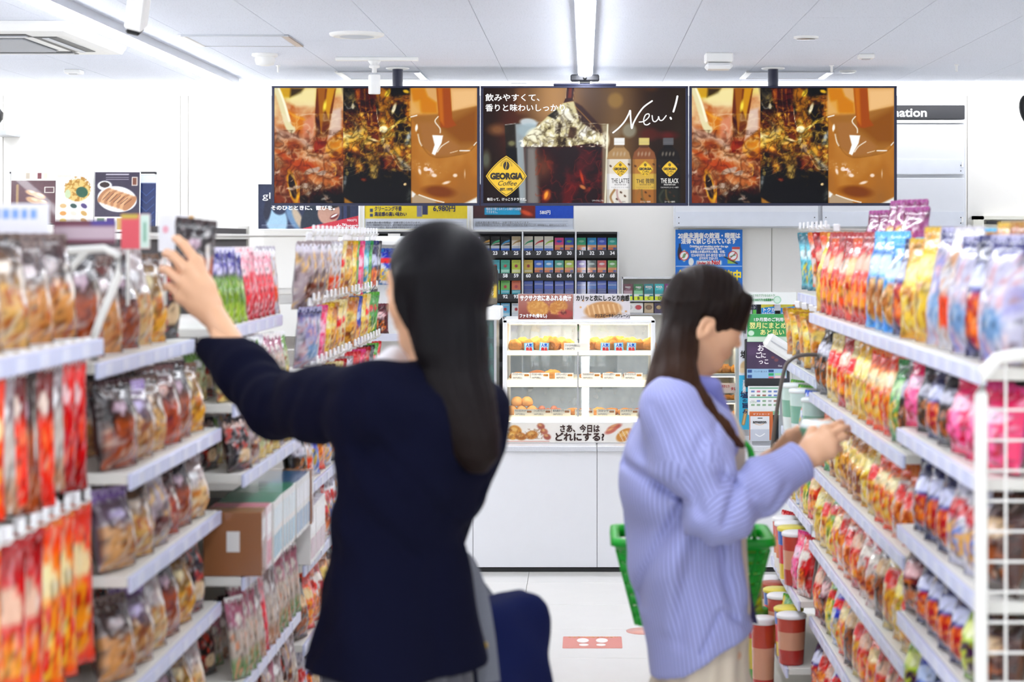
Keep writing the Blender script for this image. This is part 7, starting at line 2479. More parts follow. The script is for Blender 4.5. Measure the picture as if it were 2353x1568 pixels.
def face_parts(e, w, R, S=1.0):
    def small(nm, m, fn, c, rad, h=.0016):
        f = Field(np.array(c) - rad, np.array(c) + rad, h)
        fn(f)
        co, q = f.mesh(1)
        return obj(nm, np_mesh(nm, co, q, m, True), e)
    for sy in (-1, 1):
        c = w(.0785, sy * .031, .004)
        small('eye', M_EYE, lambda f: f.ell(c, np.array((.0085, .0125, .0055)) * S, 0, R), c, .016)
        c2 = w(.0845, sy * .031, .003)
        small('iris', M_IRIS, lambda f: f.ell(c2, np.array((.003, .0052, .0052)) * S, 0, R), c2, .008, .001)
        small('eyelash', M_IRIS, lambda f: f.cap(w(.0865, sy * .019, .0085), w(.0865, sy * .032, .0105), .0014, .0016, .001).cap(w(.0865, sy * .032, .0105), w(.079, sy * .046, .0075), .0016, .0013, .001), c, .022)
        small('eyebrow', mat('brow_dark', '3a2a22', rough=.6), lambda f: f.cap(w(.0865, sy * .016, .0275), w(.0835, sy * .036, .031), .0022, .0024, .001).cap(w(.0835, sy * .036, .031), w(.073, sy * .048, .027), .0024, .0015, .001), w(.082, sy * .032, .029), .024)
    c = w(.086, 0, -.055)
    small('lips', M_LIP, lambda f: f.ell(w(.0845, 0, -.0505), np.array((.0075, .019, .0042)) * S, .002, R).ell(w(.0825, 0, -.0595), np.array((.0078, .016, .0048)) * S, .002, R), c, .026)


def hand_field(wr, kn, mids, tips, thumb, arm, h=.0023, r=.0085):
    """wr wrist, kn four knuckles, mids/tips per finger, thumb = (base, mid, tip), arm = point up the forearm"""
    P = [np.array(p, float) for p in [wr, arm, *kn, *mids, *tips, *thumb]]
    lo, hi = np.min(P, 0) - .035, np.max(P, 0) + .035
    f = Field(lo, hi, h)
    f.cap(arm, wr, .031, .0245, .01)
    c0 = np.mean([np.array(k) for k in kn], 0)
    for i, k in enumerate(kn):
        k = np.array(k)
        a = np.array(wr) * .85 + k * .15
        f.cap(a + (k - c0) * .25, k, .0175, .0125, .012)
    f.cap(kn[0], kn[3], .0125, .0115, .012)
    f.cap(c0 * .5 + np.array(wr) * .5 + (np.array(kn[0]) - c0) * .5, c0 * .5 + np.array(wr) * .5 + (np.array(kn[3]) - c0) * .5, .019, .017, .015)
    for i in range(4):
        m_ = [1.0, 1.05, 1.0, .88][i]
        f.cap(kn[i], mids[i], r * 1.12 * m_, r * m_, .004)
        mid2 = np.array(mids[i]) * .45 + np.array(tips[i]) * .55 + (np.array(mids[i]) - np.array(kn[i])) * .10
        f.cap(mids[i], mid2, r * 1.0 * m_, r * .92 * m_, .003)
        f.cap(mid2, tips[i], r * .92 * m_, r * .76 * m_, .003)
    f.cap(np.array(wr) * .6 + np.array(thumb[0]) * .4, thumb[0], .016, .0135, .012)
    f.cap(thumb[0], thumb[1], .0125, .0105, .005).cap(thumb[1], thumb[2], .0102, .0082, .004)
    return f


def cloth(name, col, rough=.85, bump=.15, scale=220, var=.06, sheen=.3):
    return mat(name, col, rough=rough, bump=bump, scale=scale, var=var, sheen=sheen, spec=.12)


def shoes(f_, c, az):
    d = np.array([math.cos(az), math.sin(az), 0])
    for s_ in (-1, 1):
        l = np.array([-d[1], d[0], 0]) * .075 * s_
        a = np.array(c) + l + np.array([0, 0, .032])
        f_.cap(a - d * .05, a + d * .14, .036, .03, .02)
        f_.cap(a - d * .04, a + d * .03 + np.array([0, 0, .02]), .038, .034, .02)
    return f_.cut(lambda X, Y, Z: .001 - Z)


# ================================================================= woman in the navy jacket
Y1 = 3.44
az1 = math.radians(152)
p1 = lambda px, py, Y=Y1: np.array(at(px, py, Y))
fw1 = np.array([-.77, .64, 0])
rt1 = np.array([.64, .77, 0])
hc1, R1h = head_frame(p1(1003, 672, 3.45), az1, .06)
neck1 = p1(1000, 862, 3.45)
hf, w1 = head_field(hc1, R1h, neck1, S=1.02)
parts = [hf.mesh(1)]
# raised left hand
Yh = 3.80
pk = lambda px, py, dy=0.0: np.array(at(px, py, Yh + dy))
wr = pk(490, 722, -.02)
kn = [pk(452, 602, .0), pk(432, 622, -.018), pk(418, 650, -.024), pk(416, 682, -.018)]
mi = [pk(422, 562, .02), pk(398, 588, .01), pk(387, 622, .005), pk(393, 660, .005)]
ti = [pk(402, 548, .06), pk(380, 584, .06), pk(372, 622, .055), pk(380, 662, .045)]
th = (pk(455, 672, .045), pk(428, 640, .07), pk(408, 606, .075))
hfL = hand_field(wr, kn, mi, ti, th, np.array(at(548, 826, 3.70)), r=.0098)
parts.append(hfL.mesh(1))
# lowered right hand holding the bag handles
sR = p1(1062, 935, 3.53)
eR = p1(1040, 1125, 3.63)
wR = p1(1020, 1238, 3.80)
kn2 = [p1(1012 + 3 * i, 1290 + 4 * i, 3.84 - .018 * i) for i in range(4)]
mi2 = [k + np.array([.012, .0, -.026]) for k in kn2]
ti2 = [k + np.array([.03, -.004, -.012]) for k in kn2]
th2 = (wR + np.array([.0, .02, -.025]), wR + np.array([.016, .02, -.05]), wR + np.array([.03, .008, -.06]))
parts.append(hand_field(wR, kn2, mi2, ti2, th2, wR + (eR - wR) * .4).mesh(1))
# trunk and legs
bf = Field((-.75, 3.1, 0), (.0, 3.95, 1.42), .009)
tz = [(890, 985, .14), (960, 975, .145), (1045, 960, .135), (1200, 930, .115), (1350, 918, .13), (1480, 915, .15)]
cols = [(p1(c, y)[2], p1(c, y)[0], a) for y, c, a in tz]
bf.column([q[0] for q in cols], [q[1] for q in cols], [3.45] * 6, [q[2] * .9 for q in cols], [q[2] * .58 for q in cols], math.atan2(.77, .64), 0)
hip = p1(915, 1480)
bf.cap(neck1, p1(985, 905, 3.45), .05, .06, .03)
for s_ in (-1, 1):
    o_ = rt1 * .062 * s_
    a = np.array([hip[0], 3.45, hip[2]]) + o_
    kne = np.array([hip[0], 3.46, .46]) + o_ * .95
    ank = np.array([hip[0], 3.44, .09]) + o_ * .95
    bf.cap(a, kne, .06, .05, .02).cap(kne, kne * .6 + ank * .4, .05, .052, .015).cap(kne * .6 + ank * .4, ank, .052, .034, .01)
sL, eL, wL = np.array([-.388, 3.335, 1.305]), np.array(at(636, 932, 3.56)), np.array(at(492, 782, 3.74))
bf.chain([p1(960, 905), sL, eL, wL], [.05, .05, .04, .028], .02).chain([p1(1040, 905), sR, eR, wR], [.05, .05, .038, .028], .02)
bf.cut(lambda X, Y, Z: .02 - Z)
parts.append(bf.mesh(1))
co, q = join(parts)
W1 = obj('person', np_mesh('person', co, q, M_SKIN, True))
tag(W1, 'person with long black hair in a navy jacket reaching up to the bread shelf', 'person')
face_parts(W1, w1, R1h, 1.02)


# hair
def hair_obj(f, name, m, parent, smooth=1):
    co, q = f.mesh(smooth)
    return obj(name, np_mesh(name, co, q, m, True), parent)


M_HAIR1 = hair_mat('black_hair', '07060a', '100e11', .5, '1a100d')
hfld = Field((-.50, 3.2, 1.10), (-.08, 3.65, 1.64), .004)
hfld.ell(w1(-.012, 0, .034), np.array((.103, .094, .098)), 0, R1h)
# face opening: keep hair behind a plane tilted through the temples
nrm = R1h @ np.array([.93, 0, -.36])
c_op = w1(.036, 0, .0)
hfld.cut(lambda X, Y, Z: np.where(Z < 9, (X - c_op[0]) * nrm[0] + (Y - c_op[1]) * nrm[1] + (Z - c_op[2]) * nrm[2], -1))
hz = [(560, 1010, .02, 3.45), (600, 1010, .075, 3.45), (650, 1012, .082, 3.44), (750, 1024, .078, 3.42), (850, 1016, .088, 3.41), (900, 1032, .085, 3.395), (950, 1058, .068, 3.38), (1000, 1080, .056, 3.365),
      (1050, 1094, .043, 3.36), (1088, 1096, .016, 3.36)]
rows = [(p1(c, y, Yc)[2], p1(c, y, Yc)[0], Yc, a) for y, c, a, Yc in hz]
streak = lambda th, X, Y, Z: .0008 * np.sin(th * 23 + Z * 2) + .0006 * np.sin(th * 41 + Z * 3)
hfld2 = Field((-.50, 3.2, 1.10), (-.08, 3.65, 1.64), .004)
hfld2.column([r[0] for r in rows], [r[1] for r in rows], [r[2] for r in rows], [r[3] for r in rows], [min(r[3] * .85, .062) for r in rows], math.radians(-18), 0, streak)
hfld.put((slice(None),) * 3, hfld2.D, .02)
# side curtain by the cheek, over the ears
for s_ in (-1, 1):
    hfld.cap(w1(-.018, s_ * .070, .03), w1(-.024, s_ * .068, -.10), .030, .030, .02)
hfld.cap(w1(.012, .082, .03), p1(905, 862, 3.40), .018, .02, .02)
cut_n, c2 = nrm, c_op
hfld.cut(lambda X, Y, Z: np.where(Z > 1.33, (X - c2[0]) * cut_n[0] + (Y - c2[1]) * cut_n[1] + (Z - c2[2]) * cut_n[2], -1))
hair_obj(hfld, 'hair', M_HAIR1, W1)

# jacket
M_NAVY = cloth('navy_wool', '06081e', rough=.95, bump=.12, scale=260, var=.12, sheen=0)
jf = Field((-.85, 3.12, .76), (.02, 3.98, 1.40), .0062)
jz = [(868, 985, .060), (878, 985, .105), (900, 985, .150), (930, 983, .168), (975, 978, .175), (1045, 967, .178), (1100, 957, .173), (1200, 929, .153), (1250, 916, .147), (1350, 914, .158), (1450, 912, .173), (1545, 913, .188)]
rows = [(p1(c, y)[2], p1(c, y)[0], a) for y, c, a in jz]


def jfold(th, X, Y, Z):
    g = np.exp(-((Z - 1.06) / .13) ** 2)
    d = .003 * g * np.sin((Z * 40 + th * 3.2 + X * 30)) + .004 * np.sin(th * 4 + Z * 10)
    # long diagonal folds from the raised arm to the waist
    q = (X + .40) * .75 + (Z - 1.20) * .62
    return d + .005 * np.exp(-((Z - 1.14) / .16) ** 2) * np.sin(q * 70) * (Y < 3.46)


jf.column([r[0] for r in rows], [r[1] for r in rows], [Y1 + .01] * len(rows), [r[2] for r in rows], [r[2] * .68 for r in rows], math.atan2(.77, .64), 0, jfold)
jf.cap(p1(1000, 882, 3.43), p1(880, 915, 3.35), .048, .058, .05)
mid = (sL + eL) / 2
jf.chain([sL, mid, eL], [.072, .066, .060], .045)
jf.chain([eL, (eL + wL) / 2, wL], [.060, .054, .046], .03)
jf.chain([sR, eR, wR + (eR - wR) * .08], [.066, .058, .046], .04)


def arm_folds(X, Y, Z):
    ax = (eL - sL) / np.linalg.norm(eL - sL)
    t = (X - sL[0]) * ax[0] + (Y - sL[1]) * ax[1] + (Z - sL[2]) * ax[2]
    d1 = .003 * np.sin(t * 60 + Z * 45 + 2 * np.sin(Y * 30)) * ((X < -.42) & (X > -.62)) * np.exp(-((t - .22) / .13) ** 2)
    ax2 = (wL - eL) / np.linalg.norm(wL - eL)
    t2 = (X - eL[0]) * ax2[0] + (Y - eL[1]) * ax2[1] + (Z - eL[2]) * ax2[2]
    d2 = .003 * np.sin(t2 * 70 + Y * 60) * (X < -.58) * np.exp(-((t2 - .05) / .09) ** 2)
    return d1 + d2


jf.warp(arm_folds)


def crease(lines, Yp, ylim):
    def g(X, Y, Z):
        d = np.zeros_like(X)
        for pts, w_, amp in lines:
            pts = [(at(a, b, Yp).x, at(a, b, Yp).z) for a, b in catmull(pts, 4)]
            best = np.full_like(X, 9.0)
            for (x0, z0), (x1, z1) in zip(pts, pts[1:]):
                ex, ez = x1 - x0, z1 - z0
                t = np.clip(((X - x0) * ex + (Z - z0) * ez) / (ex * ex + ez * ez + 1e-9), 0, 1)
                best = np.minimum(best, (X - x0 - ex * t) ** 2 + (Z - z0 - ez * t) ** 2)
            d += amp * np.exp(-best / w_ ** 2)
        return d * (Y < ylim)
    return g


jf.warp(crease([([(880, 1000), (950, 1080), (1020, 1180)], .014, .007), ([(800, 1060), (870, 1180), (960, 1270)], .016, .007), ([(900, 950), (1000, 1120), (1060, 1230)], .016, .006),
                ([(765, 895), (742, 960), (765, 1030)], .012, .008), ([(690, 895), (662, 960), (655, 1005)], .012, .008), ([(840, 890), (830, 960), (850, 1020)], .016, .008), ([(600, 850), (610, 900), (590, 950)], .010, .006),
                ([(790, 1250), (860, 1400), (880, 1540)], .02, .005), ([(1000, 1290), (990, 1400), (1010, 1540)], .02, .005)], 3.4, 3.6))
ca = (wL - eL) * np.array([1, .25, 1])
ca /= np.linalg.norm(ca)
jf.cut(lambda X, Y, Z: np.where(X < -.55, (X - wL[0]) * ca[0] + (Y - wL[1]) * ca[1] + (Z - wL[2]) * ca[2] - .012, -1))
zb = p1(913, 1540)[2]
jf.cut(lambda X, Y, Z: zb + .012 * np.sin(X * 9) - Z)
co, q = jf.mesh(2)
jk = obj('jacket', np_mesh('jacket', co, q, M_NAVY, True), W1)
cf = Field((-.5, 3.25, 1.28), (-.15, 3.62, 1.46), .0045)
cf.cap(p1(955, 872, 3.40), p1(1050, 868, 3.45), .022, .02, .02).cap(p1(955, 872, 3.40), p1(905, 884, 3.46), .02, .018, .02).cap(p1(1050, 868, 3.45), p1(1060, 880, 3.55), .02, .016, .02)
co, q = cf.mesh(1)
obj('collar', np_mesh('collar', co, q, M_NAVY, True), jk)
for k in range(3):
    b_ = wL - ca * (.014 + .020 * k) + np.array([-.020, -.040, -.020])
    MB().lathe([(.001, -.002), (.0075, -.002), (.0075, .001), (.001, .002)], seg=12).build('cuff_button', mat('brass_button', 'a88a3a', rough=.3, metal=.8), jk, b_, (math.radians(70), 0, math.radians(-25)))
# white blouse collar
bf_ = Field((-.48, 3.28, 1.28), (-.2, 3.62, 1.44), .004)
bf_.cap(p1(905, 822, 3.50), p1(868, 862, 3.46), .022, .026, .02).cap(p1(868, 862, 3.46), p1(855, 882, 3.42), .026, .02, .02).cap(p1(930, 850, 3.52), p1(890, 878, 3.50), .03, .03, .02)
co, q = bf_.mesh(1)
obj('blouse_collar', np_mesh('blouse_collar', co, q, cloth('white_cotton', 'f2f3f8', var=.02), True), W1)
# grey pleated skirt, socks and shoes
sf = Field((-.62, 3.15, .40), (-.05, 3.75, .88), .007)
sx = p1(913, 1540)[0]
sf.column([.42, .55, .7, .86], [sx] * 4, [3.45] * 4, [.24, .205, .162, .15], [.21, .17, .11, .10], math.atan2(.77, .64), 0, lambda th, X, Y, Z: .008 * np.sin(th * 22), 2.0)
co, q = sf.mesh(1)
obj('skirt', np_mesh('skirt', co, q, cloth('grey_wool', '55555c', var=.1), True), W1)
ff = Field((sx - .3, 3.2, -.01), (sx + .3, 3.75, .12), .005)
shoes(ff, (sx, 3.44, 0), math.atan2(.64, -.77))
co, q = ff.mesh(1)
obj('shoes', np_mesh('shoes', co, q, mat('black_leather', '17151a', rough=.3), True), W1)

# navy shoulder bag hanging from her hand
Yb = 3.72
bag = empty('handbag', np.array(at(1165, 1500, Yb)), 'navy fabric bag with grey handle strap hanging beside the navy jacket', 'bag')
bo = np.array(bag.location)
bgf = Field(bo - np.array([.16, .2, .24]), bo + np.array([.12, .2, .16]), .006)
b0 = np.array(at(1160, 1370, Yb))
b1_ = np.array(at(1168, 1640, Yb))
ph = math.radians(62)
zs_ = [b1_[2], b1_[2] + .03, (b0[2] + b1_[2]) / 2, b0[2] - .03, b0[2] - .008, b0[2]]
bgf.column(zs_, [at(q, 0, Yb).x for q in (1158, 1158, 1154, 1150, 1150, 1150)], [Yb] * 6, [.13, .14, .14, .128, .115, .09], [.055, .066, .068, .052, .042, .025], ph, 0,
           lambda th, X, Y, Z: .003 * np.sin(th * 5 + Z * 40) + .004 * n3(X, Y, Z, .04, 3), 2.8)
co, q = bgf.mesh(2)
obj('bag_body', np_mesh('bag_body', co - bo, q, cloth('navy_canvas', '0f1740', rough=.9, bump=.2, sheen=0), True), bag)
M_STRAP = cloth('grey_strap', '6a6c74', rough=.8)
hx_ = np.mean(kn2, 0) + np.array([.012, 0, -.018])


def strap(pts, wd, th_, nm, m):
    pts = [Vector(p) for p in catmull([tuple(p) for p in pts], 6)]
    rings = []
    for i, p in enumerate(pts):
        d = (pts[min(i + 1, len(pts) - 1)] - pts[max(i - 1, 0)]).normalized()
        a = Vector((.97, .2, 0))
        n_ = d.cross(a).normalized()
        a = n_.cross(d).normalized()
        rings.append([p + a * wd * s1 + n_ * th_ * s2 - Vector(bo) for s1, s2 in ((-1, -1), (1, -1), (1, 1), (-1, 1))])
    return MB().loft(rings, smooth=False).build(nm, m, bag)


strap([p1(1035, 1262, 3.76), p1(1066, 1290, 3.70), p1(1094, 1360, 3.62), p1(1112, 1460, 3.565), p1(1124, 1570, 3.555)], .021, .003, 'handle_strap', M_STRAP)
strap([p1(1035, 1262, 3.72), p1(1066, 1300, 3.76), p1(1100, 1350, 3.78), p1(1140, 1400, 3.76)], .015, .003, 'handle_strap', M_STRAP)
for (px, py) in ((1049, 1305), (1056, 1352)):
    b_ = p1(px, py, 3.60) - bo
    MB().box(b_ - np.array([.006, .004, .014]), b_ + np.array([.006, .004, .014]), bev=.003).build('white_fitting', M_WHITE2, bag)
b_ = p1(1113, 1484, 3.545) - bo
MB().lathe([(.001, -.003), (.007, -.002), (.007, .002), (.001, .003)], seg=12).build('rivet', mat('brass_button'), bag, b_, (math.pi / 2, 0, 0))

# ================================================================= woman in the striped shirt
Y2 = 4.25
p2 = lambda px, py, Y=Y2: np.array(at(px, py, Y))
az2 = math.radians(17)
hc2, R2h = head_frame(p2(1619, 737), az2, math.radians(22))
neck2 = p2(1578, 893, 4.26)
hf, w2 = head_field(hc2, R2h, neck2, S=.97)
parts = [hf.mesh(1)]
# near hand
sN, eN, wN = p2(1545, 945, 4.10), p2(1652, 1178, 4.05), p2(1836, 1062, 4.14)
pk = lambda px, py, dy=0.0: np.array(at(px, py, 4.15 + dy))
kn = [pk(1896, 990, .01), pk(1908, 1002, -.008), pk(1914, 1020, -.016), pk(1912, 1038, -.016)]
mi = [pk(1920, 976, .02), pk(1936, 984, .01), pk(1938, 1004, .0), pk(1930, 1030, .0)]
ti = [pk(1936, 972, .05), pk(1950, 988, .045), pk(1946, 1008, .036), pk(1930, 1036, .03)]
th = (pk(1868, 992, .04), pk(1886, 976, .06), pk(1906, 968, .07))
parts.append(hand_field(wN, kn, mi, ti, th, wN + (eN - wN) * .45).mesh(1))
# far hand
sF, eF, wF = p2(1600, 935, 4.41), p2(1622, 1160, 4.53), p2(1774, 1056, 4.40)
pk = lambda px, py, dy=0.0: np.array(at(px, py, 4.30 + dy))
kn2 = [pk(1838, 1006, .01), pk(1842, 1018, .03), pk(1840, 1030, .045), pk(1836, 1042, .055)]
mi2 = [pk(1866, 996, -.01), pk(1868, 1012, .01), pk(1864, 1028, .03), pk(1856, 1042, .045)]
ti2 = [pk(1882, 998, -.04), pk(1884, 1014, -.02), pk(1878, 1030, .0), pk(1866, 1044, .02)]
th2 = (pk(1815, 1000, -.005), pk(1836, 988, -.03), pk(1854, 982, -.05))
parts.append(hand_field(wF, kn2, mi2, ti2, th2, wF + (eF - wF) * .6).mesh(1))
bf = Field((-.02, 3.95, 0), (.62, 4.62, 1.34), .009)
tz = [(925, 1575, .13, .075), (1000, 1570, .145, .09), (1100, 1568, .13, .09), (1250, 1580, .12, .085), (1400, 1605, .125, .085), (1500, 1612, .128, .088)]
phi2 = az2 + math.pi / 2
bf.column([p2(c, y)[2] for y, c, a, b in tz], [p2(c, y)[0] for y, c, a, b in tz], [4.26] * 6, [a for *_, a, b in tz], [b for *_, b in tz], phi2, 0)
bf.cap(neck2, p2(1570, 935, 4.26), .048, .06, .03)
hip = p2(1612, 1500, 4.26)
for s_ in (-1, 1):
    o_ = np.array([-math.sin(az2), math.cos(az2), 0]) * .078 * s_
    kne = np.array([hip[0], 4.26, .44]) + o_
    ank = np.array([hip[0] - .02, 4.26, .09]) + o_
    bf.cap(hip + o_ * .75, kne, .064, .05, .02).cap(kne, ank, .052, .034, .01)
bf.chain([p2(1570, 930, 4.2), sN, eN, wN], [.05, .045, .036, .026], .02).chain([p2(1580, 930, 4.32), sF, eF, wF], [.05, .045, .036, .026], .02)
bf.cut(lambda X, Y, Z: .02 - Z)
parts.append(bf.mesh(1))
co, q = join(parts)
W2 = obj('person', np_mesh('person', co, q, M_SKIN, True))
tag(W2, 'person with half-tied brown hair in a striped lavender shirt looking at a snack pack', 'person')
face_parts(W2, w2, R2h, .97)

# hair
M_HAIR2 = hair_mat('dark_brown_hair', '0f0a0a', '21150f', .5, '4a2e1e')
hf2 = Field((.05, 4.02, 1.08), (.45, 4.46, 1.58), .0036)
hf2.ell(w2(-.012, 0, .036), np.array((.100, .084, .092)), 0, R2h)
# opening for the face: below the fringe and in front of the ears
wl = lambda X, Y, Z: [((X - hc2[0]) * R2h[0, k] + (Y - hc2[1]) * R2h[1, k] + (Z - hc2[2]) * R2h[2, k]) for k in range(3)]


def face_open(X, Y, Z):
    f_, l_, u_ = wl(X, Y, Z)
    lim = np.interp(f_, [-.05, -.04, -.004, .010, .034, .055, .1], [.008, .010, .008, -.024, -.022, .010, .014])
    d = lim - u_                      # > 0 below the hairline
    d = np.minimum(d, f_ + .047)      # only forward of a line just behind the ears
    return d


hf2.cut(face_open)
# fringe falling over the brow
for k in range(9):
    t = (k - 4) / 4.0
    a = w2(.070 - .012 * t * t, .055 * t, .075)
    b = w2(.092 - .030 * t * t, .060 * t, .022 - .012 * abs(t))
    hf2.cap(a, b, .017, .009, .012)
# gathered crown section and tie
tie = p2(1547, 693, 4.27)
hf2.cap(w2(.0, -.070, .035), tie, .022, .015, .02).cap(w2(-.05, -.03, .06), tie, .04, .016, .03).cap(w2(-.05, .03, .05), tie, .03, .014, .03)
# back sheet of hair falling from the crown
hz2 = [(700, 1590, .045, .060), (760, 1562, .045, .062), (820, 1537, .041, .058), (870, 1508, .027, .046), (915, 1485, .017, .032), (952, 1466, .006, .014)]
r2 = [(p2(c, y)[2], p2(c, y)[0], a, b) for y, c, a, b in hz2]
hs = Field((.05, 4.02, 1.08), (.45, 4.46, 1.58), .0036)
hs.column([r[0] for r in r2], [r[1] for r in r2], [4.24, 4.22, 4.20, 4.18, 4.16, 4.15], [r[2] for r in r2], [r[3] for r in r2], 0, 0)
hs.chain([p2(1568, 745, 4.22), p2(1558, 810, 4.17), p2(1562, 870, 4.12)], [.030, .036, .036], .03).chain([p2(1562, 870, 4.12), p2(1600, 932, 4.10), p2(1655, 985, 4.105), p2(1704, 1024, 4.12)], [.036, .030, .019, .008], .03)
hf2.put((slice(None),) * 3, hs.D, .03)
hf2.warp(lambda X, Y, Z: .0007 * np.sin((X * .94 - Z * .33) * 330 + Y * 90))
hair_obj(hf2, 'hair', M_HAIR2, W2)
tf = Field(tie - .03, tie + .03, .003)
tf.ell(tie + np.array([-.004, 0, .0]), (.012, .016, .014), 0)
co, q = tf.mesh(1)
obj('hair_tie', np_mesh('hair_tie', co, q, mat('hair_tie', '2a2024', rough=.6), True), W2)


# striped shirt
def stripe_mat():
    m = bpy.data.materials.new('striped_cotton')
    m.use_nodes = True
    nt = m.node_tree
    b = nt.nodes['Principled BSDF']
    b.inputs['Roughness'].default_value = .8
    b.inputs['Specular IOR Level'].default_value = .25
    b.inputs['Sheen Weight'].default_value = .15
    a_ = nt.nodes.new('ShaderNodeAttribute')
    a_.attribute_name = 'stripe'
    m1 = nt.nodes.new('ShaderNodeMath')
    m1.operation = 'MULTIPLY'
    m1.inputs[1].default_value = 2 * math.pi / .0098
    m2 = nt.nodes.new('ShaderNodeMath')
    m2.operation = 'SINE'
    cr = nt.nodes.new('ShaderNodeValToRGB')
    mr = nt.nodes.new('ShaderNodeMapRange')
    mr.inputs['From Min'].default_value = -1
    cr.color_ramp.elements[0].position = .08
    cr.color_ramp.elements[1].position = .34
    cr.color_ramp.elements[0].color = (*lin('8589bb'), 1)
    cr.color_ramp.elements[1].color = (*lin('a8addf'), 1)
    nt.links.new(a_.outputs['Fac'], m1.inputs[0])
    nt.links.new(m1.outputs[0], m2.inputs[0])
    nt.links.new(m2.outputs[0], mr.inputs['Value'])
    nt.links.new(mr.outputs[0], cr.inputs['Fac'])
    nt.links.new(cr.outputs['Color'], b.inputs['Base Color'])
    return m


M_STRIPE = stripe_mat()
tz = [(862, 1555, .055, .05), (875, 1562, .085, .062), (900, 1570, .135, .080), (950, 1575, .165, .100), (1000, 1572, .172, .124), (1070, 1565, .175, .138), (1200, 1568, .168, .128), (1300, 1576, .165, .126),
      (1400, 1599, .165, .127), (1480, 1614, .165, .124), (1560, 1622, .165, .122)]


def sfold(th, X, Y, Z):
    # folds radiating from the armpit and long drapes
    d = .005 * np.sin(th * 5 + Z * 3) * np.clip((1.28 - Z) * 3, .15, 1)
    qx, qz = X - .30, Z - 1.02
    ang = np.arctan2(qz, qx)
    r = np.sqrt(qx ** 2 + qz ** 2)
    return d + .007 * np.sin(ang * 7 + r * 9) * np.exp(-((r - .18) / .15) ** 2) * (Y < 4.25)


hem_px = [1480, 1505, 1560, 1640, 1735, 1780]
hem_py = [1548, 1545, 1528, 1474, 1430, 1425]
hemx = [p2(a, 0)[0] for a in hem_px]
hemz = [p2(0, a)[2] for a in hem_py]


def shirt_field():
    f = Field((-.02, 3.92, .56), (.56, 4.66, 1.34), .0058)
    rows_ = [(p2(c, y)[2], p2(c, y)[0], a, b) for y, c, a, b in tz]
    f.column([r[0] for r in rows_], [r[1] for r in rows_], [4.26] * len(rows_), [r[2] for r in rows_], [r[3] for r in rows_], math.pi / 2, 0, sfold, 2.7)
    fz = [p2(0, a)[2] for a in (1560, 1435, 1400, 1300, 1230, 1100, 1000, 940)]
    fx = [p2(a, 0)[0] for a in (1745, 1728, 1716, 1699, 1691, 1689, 1690, 1700)]
    f.cut(lambda X, Y, Z: X - np.interp(Z, fz, fx))
    f.cap(p2(1560, 890, 4.26), p2(1545, 925, 4.12), .045, .055, .05)
    m_ = (sN + eN) / 2
    f.chain([sN, m_, eN], [.070, .078, .070], .04).chain([eN, (eN + wN) / 2, wN], [.068, .058, .046], .03)
    f.chain([sF, eF, wF + (eF - wF) * .22], [.064, .057, .046], .04)
    ax = (wN - eN) / np.linalg.norm(wN - eN)

    def folds(X, Y, Z):
        t = (X - eN[0]) * ax[0] + (Y - eN[1]) * ax[1] + (Z - eN[2]) * ax[2]
        arm = (X > .29) & (Y < 4.24)
        return .005 * np.sin(t * 55 + X * 25 + np.sin(Z * 40)) * arm * np.exp(-((t - .03) / .10) ** 2)
    f.warp(folds)
    f.warp(crease([([(1428, 1074), (1490, 1100), (1562, 1140)], .011, .013), ([(1570, 1150), (1532, 1230), (1484, 1330), (1472, 1410)], .013, .013), ([(1640, 1078), (1690, 1108), (1722, 1128)], .009, .010), ([(1655, 1185), (1684, 1110), (1702, 1062)], .010, .014),
                   ([(1606, 1000), (1584, 1080), (1604, 1160)], .012, .010), ([(1602, 1230), (1574, 1350), (1566, 1480)], .018, .008), ([(1652, 1230), (1668, 1330), (1690, 1420)], .012, .010), ([(1588, 1180), (1548, 1300), (1532, 1450)], .018, -.006),
                   ([(1640, 980), (1660, 1040), (1650, 1100)], .012, .007), ([(1720, 1150), (1760, 1170), (1800, 1110)], .009, .008), ([(1500, 930), (1530, 980), (1560, 1040)], .014, .006), ([(1445, 1040), (1460, 1070), (1500, 1090)], .02, -.008)], 4.1, 4.24))
    f.cut(lambda X, Y, Z: np.where((X > .36) & (Z > .95), (X - wN[0]) * ax[0] + (Y - wN[1]) * ax[1] + (Z - wN[2]) * ax[2] - .004, -1))
    f.cut(lambda X, Y, Z: np.interp(X, hemx, hemz) - Z)
    f.warp(crease([([(1612, 1500), (1640, 1440), (1662, 1404), (1690, 1428), (1718, 1446)], .006, .008)], 4.1, 4.24))
    return f


sfl = shirt_field()
co, q = sfl.mesh(2)
me = np_mesh('shirt', co, q, M_STRIPE, True)
axn = (wN - eN) / np.linalg.norm(wN - eN)
axu = (eN - sN) / np.linalg.norm(eN - sN)


def seg_d(P, a, b):
    e = b - a
    t = np.clip(((P - a) @ e) / (e @ e), 0, 1)
    return np.linalg.norm(P - a - t[:, None] * e, axis=1)


dA = seg_d(co, eN, wN)
dB = seg_d(co, sN, eN)
cxz = np.interp(co[:, 2], [p2(0, y)[2] for y, *_ in tz][::-1], [p2(c, 0)[0] for _, c, *_ in tz][::-1])
st = .15 * np.arctan2(co[:, 1] - 4.26, co[:, 0] - cxz)


def ang_about(a, ax):
    u_ = np.cross(ax, [0, 1, 0])
    u_ /= np.linalg.norm(u_)
    v_ = np.cross(ax, u_)
    return .065 * np.arctan2((co - a) @ u_, (co - a) @ v_)


